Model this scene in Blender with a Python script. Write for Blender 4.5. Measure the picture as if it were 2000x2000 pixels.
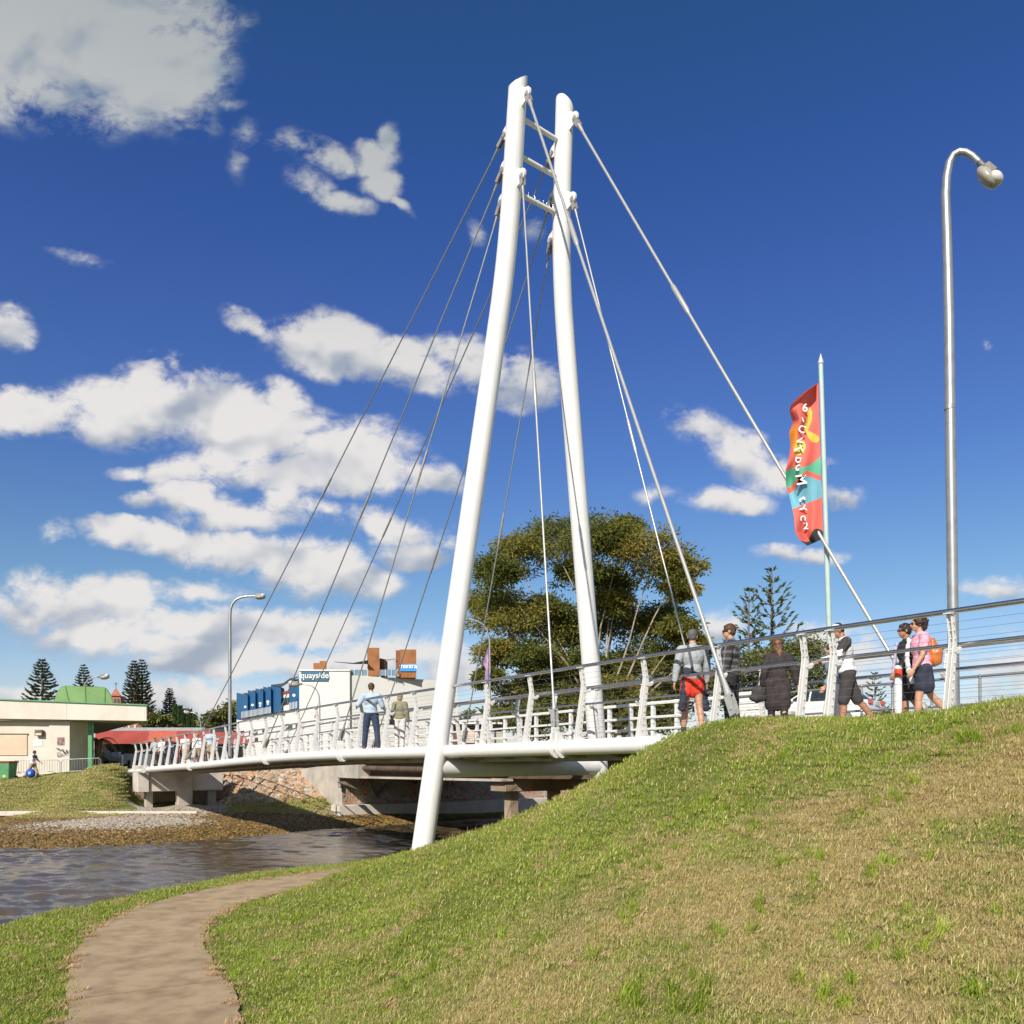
import bpy, bmesh, math, random
import numpy as np
from mathutils import Vector, Matrix, Euler

S = bpy.context.scene
for o in list(bpy.data.objects):
    bpy.data.objects.remove(o)
COL = S.collection
random.seed(7)
rng = np.random.default_rng(11)

# ------------------------------------------------------------------ camera
F, CX, HY = 1600.0, 1000.0, 1480.0          # focal length / centre / horizon of the 2000 px photograph
cam = bpy.data.cameras.new('camera')
cam.sensor_width = 36.0
cam.lens = 36.0 * F / 2000.0
cam.shift_y = (HY - 1000.0) / 2000.0
cam.clip_start = 0.1
cam.clip_end = 9000.0
camo = bpy.data.objects.new('camera', cam)
COL.objects.link(camo)
camo.location = (0, 0, 0)
camo.rotation_euler = (math.radians(90), 0, 0)
S.camera = camo

# ------------------------------------------------------------------ colour management and light
S.view_settings.view_transform = 'Standard'
S.view_settings.look = 'None'
S.view_settings.gamma = 1.0
S.view_settings.use_curve_mapping = False
S.view_settings.exposure = 0.5
try:
    S.cycles.max_bounces = 6
    S.cycles.diffuse_bounces = 3
    S.cycles.transparent_max_bounces = 8
    S.cycles.caustics_reflective = False
    S.cycles.caustics_refractive = False
    S.cycles.use_denoising = True
except Exception:
    pass

SUN_EL = math.radians(35)
SUN_TO = Vector((-0.36 * math.cos(SUN_EL), -0.933 * math.cos(SUN_EL), math.sin(SUN_EL))).normalized()
sl = bpy.data.lights.new('sun', 'SUN')
sl.energy = 4.2
sl.angle = math.radians(0.5)
sl.color = (1.0, 0.93, 0.82)
so = bpy.data.objects.new('sun', sl)
COL.objects.link(so)
so.location = (-20, -20, 30)
so.rotation_euler = SUN_TO.to_track_quat('Z', 'Y').to_euler()

world = bpy.data.worlds.new('World')
S.world = world
world.use_nodes = True
try:
    world.cycles.sampling_method = 'MANUAL'
    world.cycles.sample_map_resolution = 512
except Exception:
    pass


class NT:
    """tiny helper to wire shader nodes"""
    def __init__(self, tree):
        self.t = tree
        self.n = tree.nodes
        self.l = tree.links

    def node(self, typ, **kw):
        nd = self.n.new(typ)
        for k, v in kw.items():
            setattr(nd, k, v)
        return nd

    def put(self, sock, v):
        if v is None:
            return
        if isinstance(v, bpy.types.NodeSocket):
            self.l.new(v, sock)
        else:
            sock.default_value = v

    def math(self, op, a, b=None, c=None, clamp=False):
        nd = self.node('ShaderNodeMath', operation=op, use_clamp=clamp)
        self.put(nd.inputs[0], a)
        self.put(nd.inputs[1], b)
        if c is not None:
            self.put(nd.inputs[2], c)
        return nd.outputs[0]

    def vmath(self, op, a, b=None, scale=None):
        nd = self.node('ShaderNodeVectorMath', operation=op)
        self.put(nd.inputs[0], a)
        if b is not None:
            self.put(nd.inputs[1], b)
        if scale is not None:
            self.put(nd.inputs[3], scale)
        return nd.outputs[1] if op in ('LENGTH', 'DOT_PRODUCT', 'DISTANCE') else nd.outputs[0]

    def maprange(self, v, a, b, c=0.0, d=1.0, interp='SMOOTHSTEP'):
        nd = self.node('ShaderNodeMapRange', interpolation_type=interp)
        nd.clamp = True if interp == 'LINEAR' else nd.clamp
        self.put(nd.inputs[0], v)
        for i, x in enumerate((a, b, c, d)):
            self.put(nd.inputs[1 + i], x)
        return nd.outputs[0]

    def mix(self, f, a, b, blend='MIX'):
        nd = self.node('ShaderNodeMix', data_type='RGBA', blend_type=blend)
        self.put(nd.inputs[0], f)
        ca = nd.inputs[6]
        cb = nd.inputs[7]
        self.put(ca, a if isinstance(a, bpy.types.NodeSocket) else (*a[:3], 1.0))
        self.put(cb, b if isinstance(b, bpy.types.NodeSocket) else (*b[:3], 1.0))
        return nd.outputs[2]

    def noise(self, vec, scale, detail=4.0, rough=0.5, dist=0.0, color=False, lac=2.0):
        nd = self.node('ShaderNodeTexNoise')
        if vec is not None:
            self.put(nd.inputs['Vector'], vec)
        nd.inputs['Scale'].default_value = scale
        nd.inputs['Detail'].default_value = detail
        nd.inputs['Roughness'].default_value = rough
        nd.inputs['Lacunarity'].default_value = lac
        nd.inputs['Distortion'].default_value = dist
        return nd.outputs['Color' if color else 0]

    def xyz(self, v):
        nd = self.node('ShaderNodeSeparateXYZ')
        self.put(nd.inputs[0], v)
        return nd.outputs

    def comb(self, x, y, z):
        nd = self.node('ShaderNodeCombineXYZ')
        for i, v in enumerate((x, y, z)):
            self.put(nd.inputs[i], v)
        return nd.outputs[0]


def build_sky():
    T = NT(world.node_tree)
    T.n.clear()
    out = T.node('ShaderNodeOutputWorld')
    bg = T.node('ShaderNodeBackground')
    T.l.new(bg.outputs[0], out.inputs[0])
    bg.inputs['Strength'].default_value = 0.085
    sky = T.node('ShaderNodeTexSky', sky_type='NISHITA')
    sky.sun_disc = False
    sky.sun_elevation = SUN_EL
    sky.sun_rotation = math.atan2(SUN_TO.x, SUN_TO.y)
    sky.altitude = 10.0
    sky.air_density = 1.0
    sky.dust_density = 0.4
    sky.ozone_density = 2.0
    tc = T.node('ShaderNodeTexCoord')
    dirv = tc.outputs['Generated']
    x, y, z = T.xyz(dirv)
    # deep, slightly polarised blue: more saturation towards the zenith
    rp = T.node('ShaderNodeValToRGB')
    T.put(rp.inputs[0], z)
    stops = [(0.0, (.95, .92, 1.0)), (.09, (.82, .84, .95)), (.195, (.60, .755, .88)), (.33, (.45, .63, .98)), (.47, (.38, .545, 1.0)), (.58, (.29, .505, .96)), (.70, (.25, .525, .81))]
    el = rp.color_ramp.elements
    while len(el) < len(stops):
        el.new(0.5)
    for e, (ps, c) in zip(el, stops):
        e.position = ps
        e.color = (*c, 1)
    tint = rp.outputs[0]
    base = T.mix(1.0, sky.outputs[0], tint, 'MULTIPLY')
    # ---- clouds
    ys = T.math('MAXIMUM', y, 0.05)
    a = T.math('DIVIDE', x, ys)
    b = T.math('DIVIDE', z, ys)
    p = T.comb(a, b, 0.0)
    wn = T.noise(p, 5.0, 5.0, 0.6, color=True)
    warp = T.vmath('SCALE', T.vmath('SUBTRACT', wn, (0.5, 0.5, 0.5)), scale=0.085)
    pw = T.vmath('ADD', p, warp)
    K = 1.035
    blobs = [
        (130, 40, 330, 190, 0, 1.25), (270, 130, 190, 130, -10, 1.1), (90, 175, 210, 100, 15, .75), (330, 215, 110, 70, 20, .5), (455, 30, 40, 50, 0, .3),
        (570, 262, 62, 36, 15, .66), (625, 290, 70, 36, 10, .66), (700, 290, 58, 40, -10, .64), (738, 258, 26, 44, 20, .5), (590, 345, 52, 44, 30, .62), (645, 378, 66, 30, 5, .66), (715, 335, 46, 36, 30, .58), (750, 378, 36, 13, 45, .5), (475, 235, 42, 40, 0, .45), (465, 300, 30, 60, 0, .36), (440, 180, 45, 20, 0, .4),
        (15, 615, 65, 42, 10, .95),
        (480, 612, 90, 32, 28, .75), (620, 645, 130, 66, 5, 1.0), (760, 690, 150, 60, 18, 1.0), (900, 710, 140, 62, 20, 1.0), (1000, 715, 70, 60, 0, .9),
        (80, 765, 170, 52, -3, 1.05), (20, 740, 60, 40, 0, .9), (250, 770, 190, 80, 4, 1.2), (272, 705, 58, 56, 0, 1.0), (325, 690, 50, 30, 45, .5), (400, 770, 150, 80, 10, 1.1), (500, 810, 200, 95, 12, 1.25), (540, 745, 60, 44, 10, 1.0), (440, 740, 60, 36, 0, .9),
        (650, 850, 190, 80, 14, 1.2), (790, 890, 100, 42, 14, .8), (560, 890, 250, 56, 2, 1.1),
        (350, 900, 70, 40, 0, .9), (270, 895, 60, 22, 0, .5), (380, 950, 80, 44, 10, 1.0), (285, 955, 50, 20, 0, .55), (530, 950, 60, 50, -35, .95), (450, 985, 130, 36, 0, .9), (600, 975, 60, 30, 20, .7),
        (250, 1018, 110, 36, 6, 1.05), (400, 1042, 190, 46, 6, 1.1), (600, 1085, 170, 60, 12, 1.1), (720, 1000, 110, 46, 12, .9), (780, 1050, 100, 40, 0, .7), (850, 1020, 45, 40, 0, .5), (115, 1015, 40, 30, 0, .5),
        (80, 1140, 150, 70, 5, .95), (230, 1135, 80, 50, 0, .8), (160, 1195, 170, 42, 5, .9), (380, 1120, 130, 30, 0, .6), (420, 1185, 200, 52, 4, 1.1), (330, 1215, 190, 34, 5, .9),
        (600, 1190, 160, 46, 5, 1.0), (480, 1245, 280, 44, 0, 1.0), (720, 1240, 220, 44, 0, .95), (870, 1270, 100, 50, 0, .75), (40, 1295, 80, 28, 0, .8),
        (430, 1320, 420, 44, 0, .85),
        (1320, 795, 75, 46, 20, .85), (1400, 860, 100, 62, 32, .95), (1470, 890, 70, 48, 0, .8), (1370, 946, 110, 34, 0, .8), (1600, 935, 65, 30, 22, .6),
        (1510, 1045, 100, 24, 0, .85), (1565, 855, 34, 20, 20, .45), (1880, 1125, 90, 32, 0, .8), (1540, 1200, 130, 44, 0, .75), (1370, 1190, 60, 40, 0, .7),
        (1700, 1240, 190, 44, 0, .8), (1900, 1250, 150, 70, 0, .8), (1850, 1340, 260, 44, 0, .8), (1580, 1290, 220, 50, 0, .6), (1200, 1330, 200, 60, 0, .6),
        (895, 425, 28, 34, 0, .42), (1010, 430, 36, 40, 0, .42), (150, 487, 75, 20, 0, .38), (1870, 658, 12, 26, 0, .33), (1130, 985, 22, 22, 0, .4),
        (1230, 930, 60, 20, 0, .35),
    ]
    ph_ = T.vmath('MULTIPLY_ADD', pw, (1, 1, 0))
    T.n[-1].inputs[2].default_value = (0, 0, 1)
    Fm = None
    num = None
    den = None
    for (bx, by, rx, ry, rot, amp) in blobs:
        cx, cy = (bx * K - CX) / F, (HY - by * K) / F
        sx, sy = rx * K / F * 1.17, ry * K / F * 1.13
        ca, sa = math.cos(math.radians(rot)), math.sin(math.radians(rot))
        xx = T.vmath('DOT_PRODUCT', ph_, (ca / sx, -sa / sx, (-ca * cx + sa * cy) / sx))
        yy = T.vmath('DOT_PRODUCT', ph_, (sa / sy, ca / sy, (-sa * cx - ca * cy) / sy))
        r2 = T.math('MULTIPLY_ADD', yy, yy, T.math('MULTIPLY', xx, xx))
        w = T.math('MULTIPLY_ADD', T.math('SQRT', r2), -amp, amp)
        w = T.math('MAXIMUM', w, 0.0)
        Fm = w if Fm is None else T.math('MAXIMUM', Fm, w)
        w2 = T.math('MULTIPLY', w, w)
        num = T.math('MULTIPLY', w2, yy) if num is None else T.math('MULTIPLY_ADD', w2, yy, num)
        den = T.math('ADD', w2, 0.001) if den is None else T.math('ADD', w2, den)
    side = T.math('DIVIDE', num, den)
    front = T.maprange(y, 0.30, 0.45, 0.0, 1.0)
    # the rest of the sky dome: scattered fair-weather cloud
    gen = T.maprange(T.noise(dirv, 2.2, 3.0, 0.5), 0.45, 0.75, 0.0, 0.9)
    gen = T.math('MULTIPLY', gen, T.maprange(z, 0.0, 0.12, 0.0, 1.0))
    Fm = T.math('MULTIPLY', Fm, front)
    # outside the frame
    off = T.math('MAXIMUM', T.maprange(T.math('ABSOLUTE', a), 0.72, 0.95, 0.0, 1.0), T.maprange(b, 1.0, 1.2, 0.0, 1.0))
    off = T.math('MAXIMUM', off, T.math('SUBTRACT', 1.0, front))
    Fm = T.math('MULTIPLY_ADD', gen, off, Fm)
    # billows; finer towards the horizon
    q = T.comb(a, T.math('MULTIPLY', b, 1.35), T.math('MULTIPLY', z, 0.3))
    q = T.mix(front, dirv, q)
    n1 = T.noise(q, 8.5, 14.0, 0.63, 0.3)
    q2 = T.vmath('ADD', q, (-0.010, 0.030, 0.0))
    n2 = T.noise(q2, 7.0, 3.0, 0.5, 0.25)
    n1b = T.noise(q, 7.0, 3.0, 0.5, 0.25)
    n3 = T.noise(q, 34.0, 8.0, 0.66, 0.5)
    n1 = T.math('MULTIPLY_ADD', T.math('SUBTRACT', n3, 0.5), 0.38, n1)
    nf = T.math('MULTIPLY', T.math('SUBTRACT', n1, 0.5), T.maprange(Fm, 0.0, 0.35, 0.0, 2.3))
    D = T.math('MULTIPLY_ADD', Fm, 1.15, nf)
    thick = T.maprange(D, 0.35, 1.1, 0.0, 1.0)
    alpha = T.maprange(D, 0.08, 0.72, 0.0, 1.0)
    rel = T.math('SUBTRACT', n1b, n2)
    lit = T.math('MULTIPLY_ADD', rel, 2.8, 0.60)  # sunlit tops and grey undersides of the clouds are put into their colour
    lit = T.math('MULTIPLY_ADD', side, 0.46, lit)
    lit = T.math('MULTIPLY_ADD', thick, 0.16, lit)
    lit = T.maprange(lit, 0.08, 0.80, 0.0, 1.0)
    # high clouds are dimmer in the photograph than the ones near the horizon
    high = T.maprange(z, 0.35, 0.70, 0.0, 1.0)
    bright = T.mix(high, (0.80, 0.775, 0.755), (0.42, 0.455, 0.46))
    dark = T.mix(high, (0.36, 0.41, 0.50), (0.24, 0.31, 0.38))
    ccol = T.mix(lit, dark, bright)
    ccol = T.vmath('SCALE', ccol, scale=1.0 / 0.085 * 0.73)
    am = T.math('MULTIPLY', alpha, T.mix(high, (0.97,) * 3, (0.92,) * 3))
    # pale haze near the horizon
    hor = T.maprange(z, -0.02, 0.10, 0.55, 0.0)
    colr = T.mix(am, base, ccol)
    colr = T.mix(T.math('MULTIPLY', hor, 0.55), colr, (0.42 / .085 * .73, 0.52 / .085 * .73, 0.66 / .085 * .73))
    T.l.new(colr, bg.inputs[0])


build_sky()


# ------------------------------------------------------------------ helpers
def P(px, py, z):
    """the place seen at photograph pixel (px, py), z metres away"""
    return Vector(((px - CX) / F * z, z, (HY - py) / F * z))


def pm(name, col, rough=0.6, metal=0.0, var=0.12, scale=4.0, bump=0.0, bscale=40.0, spec=None, col2=None, transl=0.0, coat=0.0, streak=0.0):
    """painted / rough / metal procedural material: colour variation, fine relief, optional rain streaks"""
    m = bpy.data.materials.get(name)
    if m:
        return m
    m = bpy.data.materials.new(name)
    m.use_nodes = True
    T = NT(m.node_tree)
    bs = T.n['Principled BSDF']
    geo = T.node('ShaderNodeNewGeometry')
    n = T.noise(geo.outputs['Position'], scale, 5.0, 0.6)
    c2 = col2 if col2 else tuple(max(0.0, c * (1 - 2.2 * var)) for c in col)
    f = T.maprange(n, 0.35, 0.75, 0.0, 1.0)
    c = T.mix(f, col, c2)
    if streak:
        sv = T.vmath('MULTIPLY', geo.outputs['Position'], (7.0, 7.0, 0.5))
        sn = T.maprange(T.noise(sv, 1.0, 4.0, 0.6), 0.5, 0.8, 0.0, streak)
        c = T.mix(sn, c, tuple(x * 0.45 for x in col))
    T.put(bs.inputs['Base Color'], c)
    T.put(bs.inputs['Roughness'], T.maprange(n, 0.2, 0.8, max(0.02, rough - 0.08), min(1, rough + 0.08), 'LINEAR'))
    bs.inputs['Metallic'].default_value = metal
    if spec is not None:
        bs.inputs['Specular IOR Level'].default_value = spec
    if coat:
        bs.inputs['Coat Weight'].default_value = coat
    if bump:
        bn = T.noise(geo.outputs['Position'], bscale, 4.0, 0.6)
        bp = T.node('ShaderNodeBump')
        bp.inputs['Strength'].default_value = min(1.0, bump)
        bp.inputs['Distance'].default_value = 0.02
        T.put(bp.inputs['Height'], bn)
        T.put(bs.inputs['Normal'], bp.outputs[0])
    return m


class MB:
    def __init__(self):
        self.v = []
        self.f = []
        self.m = []
        self.s = []

    def add(self, vs, fs, mi=0, smooth=False):
        k = len(self.v)
        self.v += [tuple(x) for x in vs]
        for f in fs:
            self.f.append(tuple(i + k for i in f))
            self.m.append(mi)
            self.s.append(smooth)
        return self

    def hexa(self, p, mi=0):
        """8 corners: bottom ring 0-3, top ring 4-7"""
        return self.add(p, [(3, 2, 1, 0), (4, 5, 6, 7), (0, 1, 5, 4), (1, 2, 6, 5), (2, 3, 7, 6), (3, 0, 4, 7)], mi)

    def box(self, c, sx, sy, sz, ax=None, ay=None, az=None, mi=0):
        """box centred on c with half extents along axes"""
        c = Vector(c)
        ax = Vector(ax or (1, 0, 0)).normalized() * sx / 2
        ay = Vector(ay or (0, 1, 0)).normalized() * sy / 2
        az = Vector(az or (0, 0, 1)).normalized() * sz / 2
        p = [c - ax - ay - az, c + ax - ay - az, c + ax + ay - az, c - ax + ay - az,
             c - ax - ay + az, c + ax - ay + az, c + ax + ay + az, c - ax + ay + az]
        return self.hexa(p, mi)

    def tube(self, pts, r, n=10, mi=0, caps=True, smooth=True, flat=1.0):
        pts = [Vector(p) for p in pts]
        rs = r if isinstance(r, (list, tuple)) else [r] * len(pts)
        rings = []
        up = None
        for i, p in enumerate(pts):
            if i == 0:
                d = pts[1] - pts[0]
            elif i == len(pts) - 1:
                d = pts[-1] - pts[-2]
            else:
                d = (pts[i + 1] - p).normalized() + (p - pts[i - 1]).normalized()
            if d.length < 1e-9:
                d = Vector((0, 0, 1))
            d.normalize()
            if up is None:
                up = Vector((0, 0, 1)) if abs(d.z) < 0.9 else Vector((0, 1, 0))
            x = d.cross(up)
            if x.length < 1e-6:
                x = d.orthogonal()
            x.normalize()
            y = x.cross(d).normalized()
            up = y
            rings.append([p + (x * math.cos(2 * math.pi * k / n) + y * (flat * math.sin(2 * math.pi * k / n))) * rs[i] for k in range(n)])
        vs = [q for rg in rings for q in rg]
        fs = []
        for i in range(len(pts) - 1):
            for k in range(n):
                a, b = i * n + k, i * n + (k + 1) % n
                fs.append((a, b, b + n, a + n))
        self.add(vs, fs, mi, smooth)
        if caps:
            self.add(rings[0], [tuple(range(n))[::-1]], mi)
            self.add(rings[-1], [tuple(range(n))], mi)
        return self

    def lathe(self, prof, c=(0, 0, 0), n=16, mi=0, axis=None, smooth=True):
        c = Vector(c)
        az = Vector(axis or (0, 0, 1)).normalized()
        ax = az.orthogonal().normalized()
        ay = az.cross(ax)
        vs = []
        for r, h in prof:
            for k in range(n):
                t = 2 * math.pi * k / n
                vs.append(c + az * h + (ax * math.cos(t) + ay * math.sin(t)) * r)
        fs = []
        for i in range(len(prof) - 1):
            for k in range(n):
                a, b = i * n + k, i * n + (k + 1) % n
                fs.append((a, b, b + n, a + n))
        self.add(vs, fs, mi, smooth)
        m = len(prof) - 1
        self.add(vs[:n], [tuple(range(n))[::-1]], mi)
        self.add(vs[m * n:], [tuple(range(n))], mi)
        return self

    def prism(self, poly, ext, mi=0):
        """planar polygon (3D points) extruded by vector ext"""
        poly = [Vector(p) for p in poly]
        ext = Vector(ext)
        n = len(poly)
        vs = poly + [p + ext for p in poly]
        fs = [tuple(range(n))[::-1], tuple(range(n, 2 * n))]
        for i in range(n):
            j = (i + 1) % n
            fs.append((i, j, j + n, i + n))
        return self.add(vs, fs, mi)

    def quad(self, a, b, c, d, mi=0):
        return self.add([a, b, c, d], [(0, 1, 2, 3)], mi)

    def ball(self, c, rx, ry=None, rz=None, n=12, mi=0, rot=None):
        ry = ry or rx
        rz = rz or rx
        vs, fs = [], []
        m = max(6, n // 2 + 2)
        for i in range(m + 1):
            ph = math.pi * i / m
            for k in range(n):
                th = 2 * math.pi * k / n
                q = Vector((rx * math.sin(ph) * math.cos(th), ry * math.sin(ph) * math.sin(th), rz * math.cos(ph)))
                if rot is not None:
                    q = rot @ q
                vs.append(Vector(c) + q)
        for i in range(m):
            for k in range(n):
                a, b = i * n + k, i * n + (k + 1) % n
                fs.append((a, a + n, b + n, b))
        return self.add(vs, fs, mi, True)

    def mesh(self, name, mats):
        me = bpy.data.meshes.new(name)
        me.from_pydata([tuple(v) for v in self.v], [], self.f)
        if not isinstance(mats, (list, tuple)):
            mats = [mats]
        for m in mats:
            me.materials.append(m)
        me.polygons.foreach_set('material_index', self.m)
        me.polygons.foreach_set('use_smooth', self.s)
        me.update()
        return me

    def obj(self, name, mats, parent=None, bevel=0.0, fix=True):
        me = self.mesh(name, mats)
        if fix:
            bm = bmesh.new()
            bm.from_mesh(me)
            bmesh.ops.recalc_face_normals(bm, faces=bm.faces)
            if bevel:
                es = [e for e in bm.edges if len(e.link_faces) == 2 and e.calc_face_angle(0) > 0.6 and not e.smooth is False and not (e.link_faces[0].smooth and e.link_faces[1].smooth)]
                bmesh.ops.bevel(bm, geom=es, offset=bevel, segments=1, affect='EDGES', profile=0.7, clamp_overlap=True)
            bm.to_mesh(me)
            bm.free()
        return link(name, me, parent)


def link(name, me, parent=None, loc=None, rotz=None):
    o = bpy.data.objects.new(name, me)
    COL.objects.link(o)
    if loc is not None:
        o.location = loc
    if rotz is not None:
        o.rotation_euler = (0, 0, rotz)
    if parent is not None:
        o.parent = parent
        if loc is None:
            # meshes are built in world coordinates; keep them there under a parent that sits at its base
            w = Vector((0, 0, 0))
            q = parent
            while q is not None:
                w += q.location
                q = q.parent
            o.location = -w
    return o


def thing(name, label, cat, loc=(0, 0, 0), group=None):
    o = bpy.data.objects.new(name, None)
    o.empty_display_size = 0.3
    COL.objects.link(o)
    o.location = loc
    return tag(o, label, cat, group)


def tag(o, label=None, cat=None, group=None, kind=None):
    if label:
        o['label'] = label
    if cat:
        o['category'] = cat
    if group:
        o['group'] = group
    if kind:
        o['kind'] = kind
    return o


def dup(o, loc, rotz=None, label=None, parent=None, scale=None):
    def cp(src, par):
        c = src.copy()
        COL.objects.link(c)
        c.parent = par
        for ch in src.children:
            cp(ch, c)
        return c
    c = cp(o, parent)
    c.location = loc
    if rotz is not None:
        c.rotation_euler = (0, 0, rotz)
    if scale is not None:
        c.scale = (scale,) * 3
    if label:
        c['label'] = label
    return c


def text_mesh(s, size, ext=0.01, bold=0.0, spacing=1.0):
    cu = bpy.data.curves.new('lettering', 'FONT')
    cu.body = s
    cu.size = size
    cu.extrude = ext
    cu.offset = bold
    cu.align_x = 'CENTER'
    cu.align_y = 'CENTER'
    cu.space_character = spacing
    cu.resolution_u = 3
    o = bpy.data.objects.new('lettering_tmp', cu)
    COL.objects.link(o)
    dg = bpy.context.evaluated_depsgraph_get()
    me = bpy.data.meshes.new_from_object(o.evaluated_get(dg))
    bpy.data.objects.remove(o)
    return me


def text_on(name, s, size, origin, right, up, mat, parent, ext=0.008, bold=0.0, spacing=1.0):
    me = text_mesh(s, size, ext, bold, spacing)
    r = Vector(right).normalized()
    u = Vector(up).normalized()
    n = r.cross(u)
    M = Matrix(((r.x, u.x, n.x, 0), (r.y, u.y, n.y, 0), (r.z, u.z, n.z, 0), (0, 0, 0, 1)))
    M.translation = Vector(origin)
    me.transform(M)
    me.materials.clear()
    me.materials.append(mat)
    return link(name, me, parent)


# ------------------------------------------------------------------ bridge frame of reference
D = Vector((-0.5903, 0.8072, 0.0))      # along the footbridge, away from the camera
Q = Vector((0.8072, 0.5903, 0.0))       # across it, to its far side
B0 = Vector((2.803, 13.59, 0.0))
_pz = [(2600, .42), (2000, .418), (1600, .415), (1250, .385), (1000, .33), (850, .30), (700, .265), (576, .19), (512, .10), (460, 0.0), (414, -.13), (340, -.31), (271, -.56), (250, -.62)]


def t_of(px, w=0.0, extra=0.0):
    """distance along the bridge of the point of its line (offset w) seen at column px"""
    u = (px - CX) / F
    bx, by = B0.x + Q.x * w, B0.y + Q.y * w
    return (bx - u * by) / (u * D.y - D.x)


_T = np.array([t_of(p) for p, _ in _pz])
_E = np.array([e for _, e in _pz])
_ord = np.argsort(_T)
_T, _E = _T[_ord], _E[_ord]
_tt = np.linspace(-12, 46, 600)
_ee = np.interp(_tt, _T, _E)
_k = np.exp(-0.5 * (np.arange(-60, 61) / 18.0) ** 2)
_k /= _k.sum()
_ee = np.convolve(np.pad(_ee, 60, mode='edge'), _k, 'valid')


def deckE(t):
    return float(np.interp(t, _tt, _ee))


def B(t, w=0.0, h=0.0):
    return Vector((B0.x + D.x * t + Q.x * w, B0.y + D.y * t + Q.y * w, deckE(t) + h))


WD = 3.55
WATER = -3.4
PATH = -2.85

# ------------------------------------------------------------------ terrain height
ctrl = []


def cz(px, py, z):
    v = P(px, py, z)
    ctrl.append((v.x, v.y, v.z))


def ce(px, py, E):
    z = E * F / (HY - py)
    cz(px, py, z)


for a in [(620, 2000, 7.6), (826, 2000, 6.3), (1000, 2000, 5.0), (1200, 2000, 4.4), (1400, 2000, 4.0), (1700, 2000, 3.5), (2000, 2000, 3.1),
          (826, 1850, 9.3), (826, 1750, 12.5), (826, 1663, 18.6), (720, 1750, 14.6), (700, 1850, 10.2), (720, 1688, 19.2), (560, 1850, 11.6),
          (560, 1930, 9.6), (1000, 1800, 7.5), (1000, 1700, 10), (1000, 1652, 13), (1000, 1607, 17.0), (910, 1638, 18.0), (1190, 1529, 15.4), (1100, 1570, 16.4), (1240, 1504, 14.8),
          (1190, 1650, 9.5), (1190, 1800, 6.3), (1294, 1474, 14.0), (1345, 1444, 13.2), (1400, 1414, 12.6), (1400, 1600, 8.3), (1400, 1800, 5.5), (1550, 1403, 11.5),
          (1700, 1403, 10.5), (1850, 1392, 9.2), (2000, 1372, 8.2), (2150, 1350, 7.6), (1700, 1600, 6.6), (1700, 1800, 4.7), (2000, 1600, 5.4),
          (2000, 1800, 3.9), (2200, 1600, 4.9), (2300, 2000, 2.8)]:
    cz(*a)
ctrl += [(0, 0, -1.62), (0, 2.5, -1.55), (-1.5, 2, -1.95), (2, 0, -1.1), (5, 0, -.2), (0, -6, -1.5), (-4, -6, -2.7), (8, -5, .4), (9, 3, .5), (12, 6, .5)]
# the path and its verge
path_c = [(-2.7, -6.0), (-2.9, -2.0), (-3.1, 2.0), (-3.3, 5.5), (-3.85, 8.77), (-4.75, 10.6), (-5.68, 12.6), (-6.14, 14.5), (-6.08, 16.3), (-5.40, 18.1), (-4.45, 19.5), (-3.3, 20.9), (-1.8, 22.6), (-.1, 24.4), (2, 27), (6, 30), (12, 34.5)]
for x, y in path_c:
    ctrl.append((x, y, PATH))
for x, y in [(-4.0, 5), (-4.6, 8.2), (-5.9, 10.7), (-6.9, 13), (-7.2, 15), (-7.0, 17.2), (-6.1, 19.3), (-5.0, 21.2), (-3.6, 23), (-1.6, 25)]:
    ctrl.append((x, y, PATH - 0.03))
for x, y in [(-12, -8), (-12, 8), (-10.6, 13), (-9.95, 16.2), (-9.05, 18.7), (-7.75, 21.6), (-6.1, 24.0), (-4.2, 26.2), (-1.5, 28.6), (2, 31.5), (10, 37.5)]:
    ctrl.append((x, y, WATER - 0.06))
for x, y in [(-9.2, 13), (-8.85, 15.7), (-8.05, 18.2), (-6.85, 20.8), (-10.0, 8), (-9.5, 5)]:
    ctrl.append((x, y, -3.0))
# under the bridge ends, the landing and plateau
for t, w, e in [(2, 1.8, -.5), (4, 1.8, -1.3), (6, 1.8, -2.0), (8.5, 1.8, -2.75), (2, 4, -.7), (5, 4.5, -1.9), (8, 5, -2.8), (4, 9, -2.0), (4, 14, -2.2), (8, 12, -2.9), (0, 9, .2),
                (-1, .5, .38), (-1, 3.5, .38), (-3, 1, .38), (-3, 4, .38), (-6, 2, .38), (-6, 6, .38), (-10, 3, .40), (-4, 9, .40), (-8, 14, .45), (-1, 6, .30), (-2, 14, .40)]:
    v = B(t, w)
    ctrl.append((v.x, v.y, e))
for x, y, e in [(25, 15, .4), (25, 30, .4), (18, 40, .2), (30, 50, 0.), (40, 10, .5), (60, 40, 0.), (20, 60, -1.0), (10, 70, -1.), (45, 80, -.5)]:
    ctrl.append((x, y, e))
# river bed
for x, y in [(-16, 16), (-16, 24), (-14, 28), (-10, 32), (-6, 33), (-2, 34.5), (3, 38), (-25, 15), (-40, 10), (-60, 5), (-30, 24), (-60, 20), (12, 45), (-22, 2), (-22, -10), (-60, -15), (25, 55), (-6, 29.5)]:
    ctrl.append((x, y, -4.6))
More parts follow.
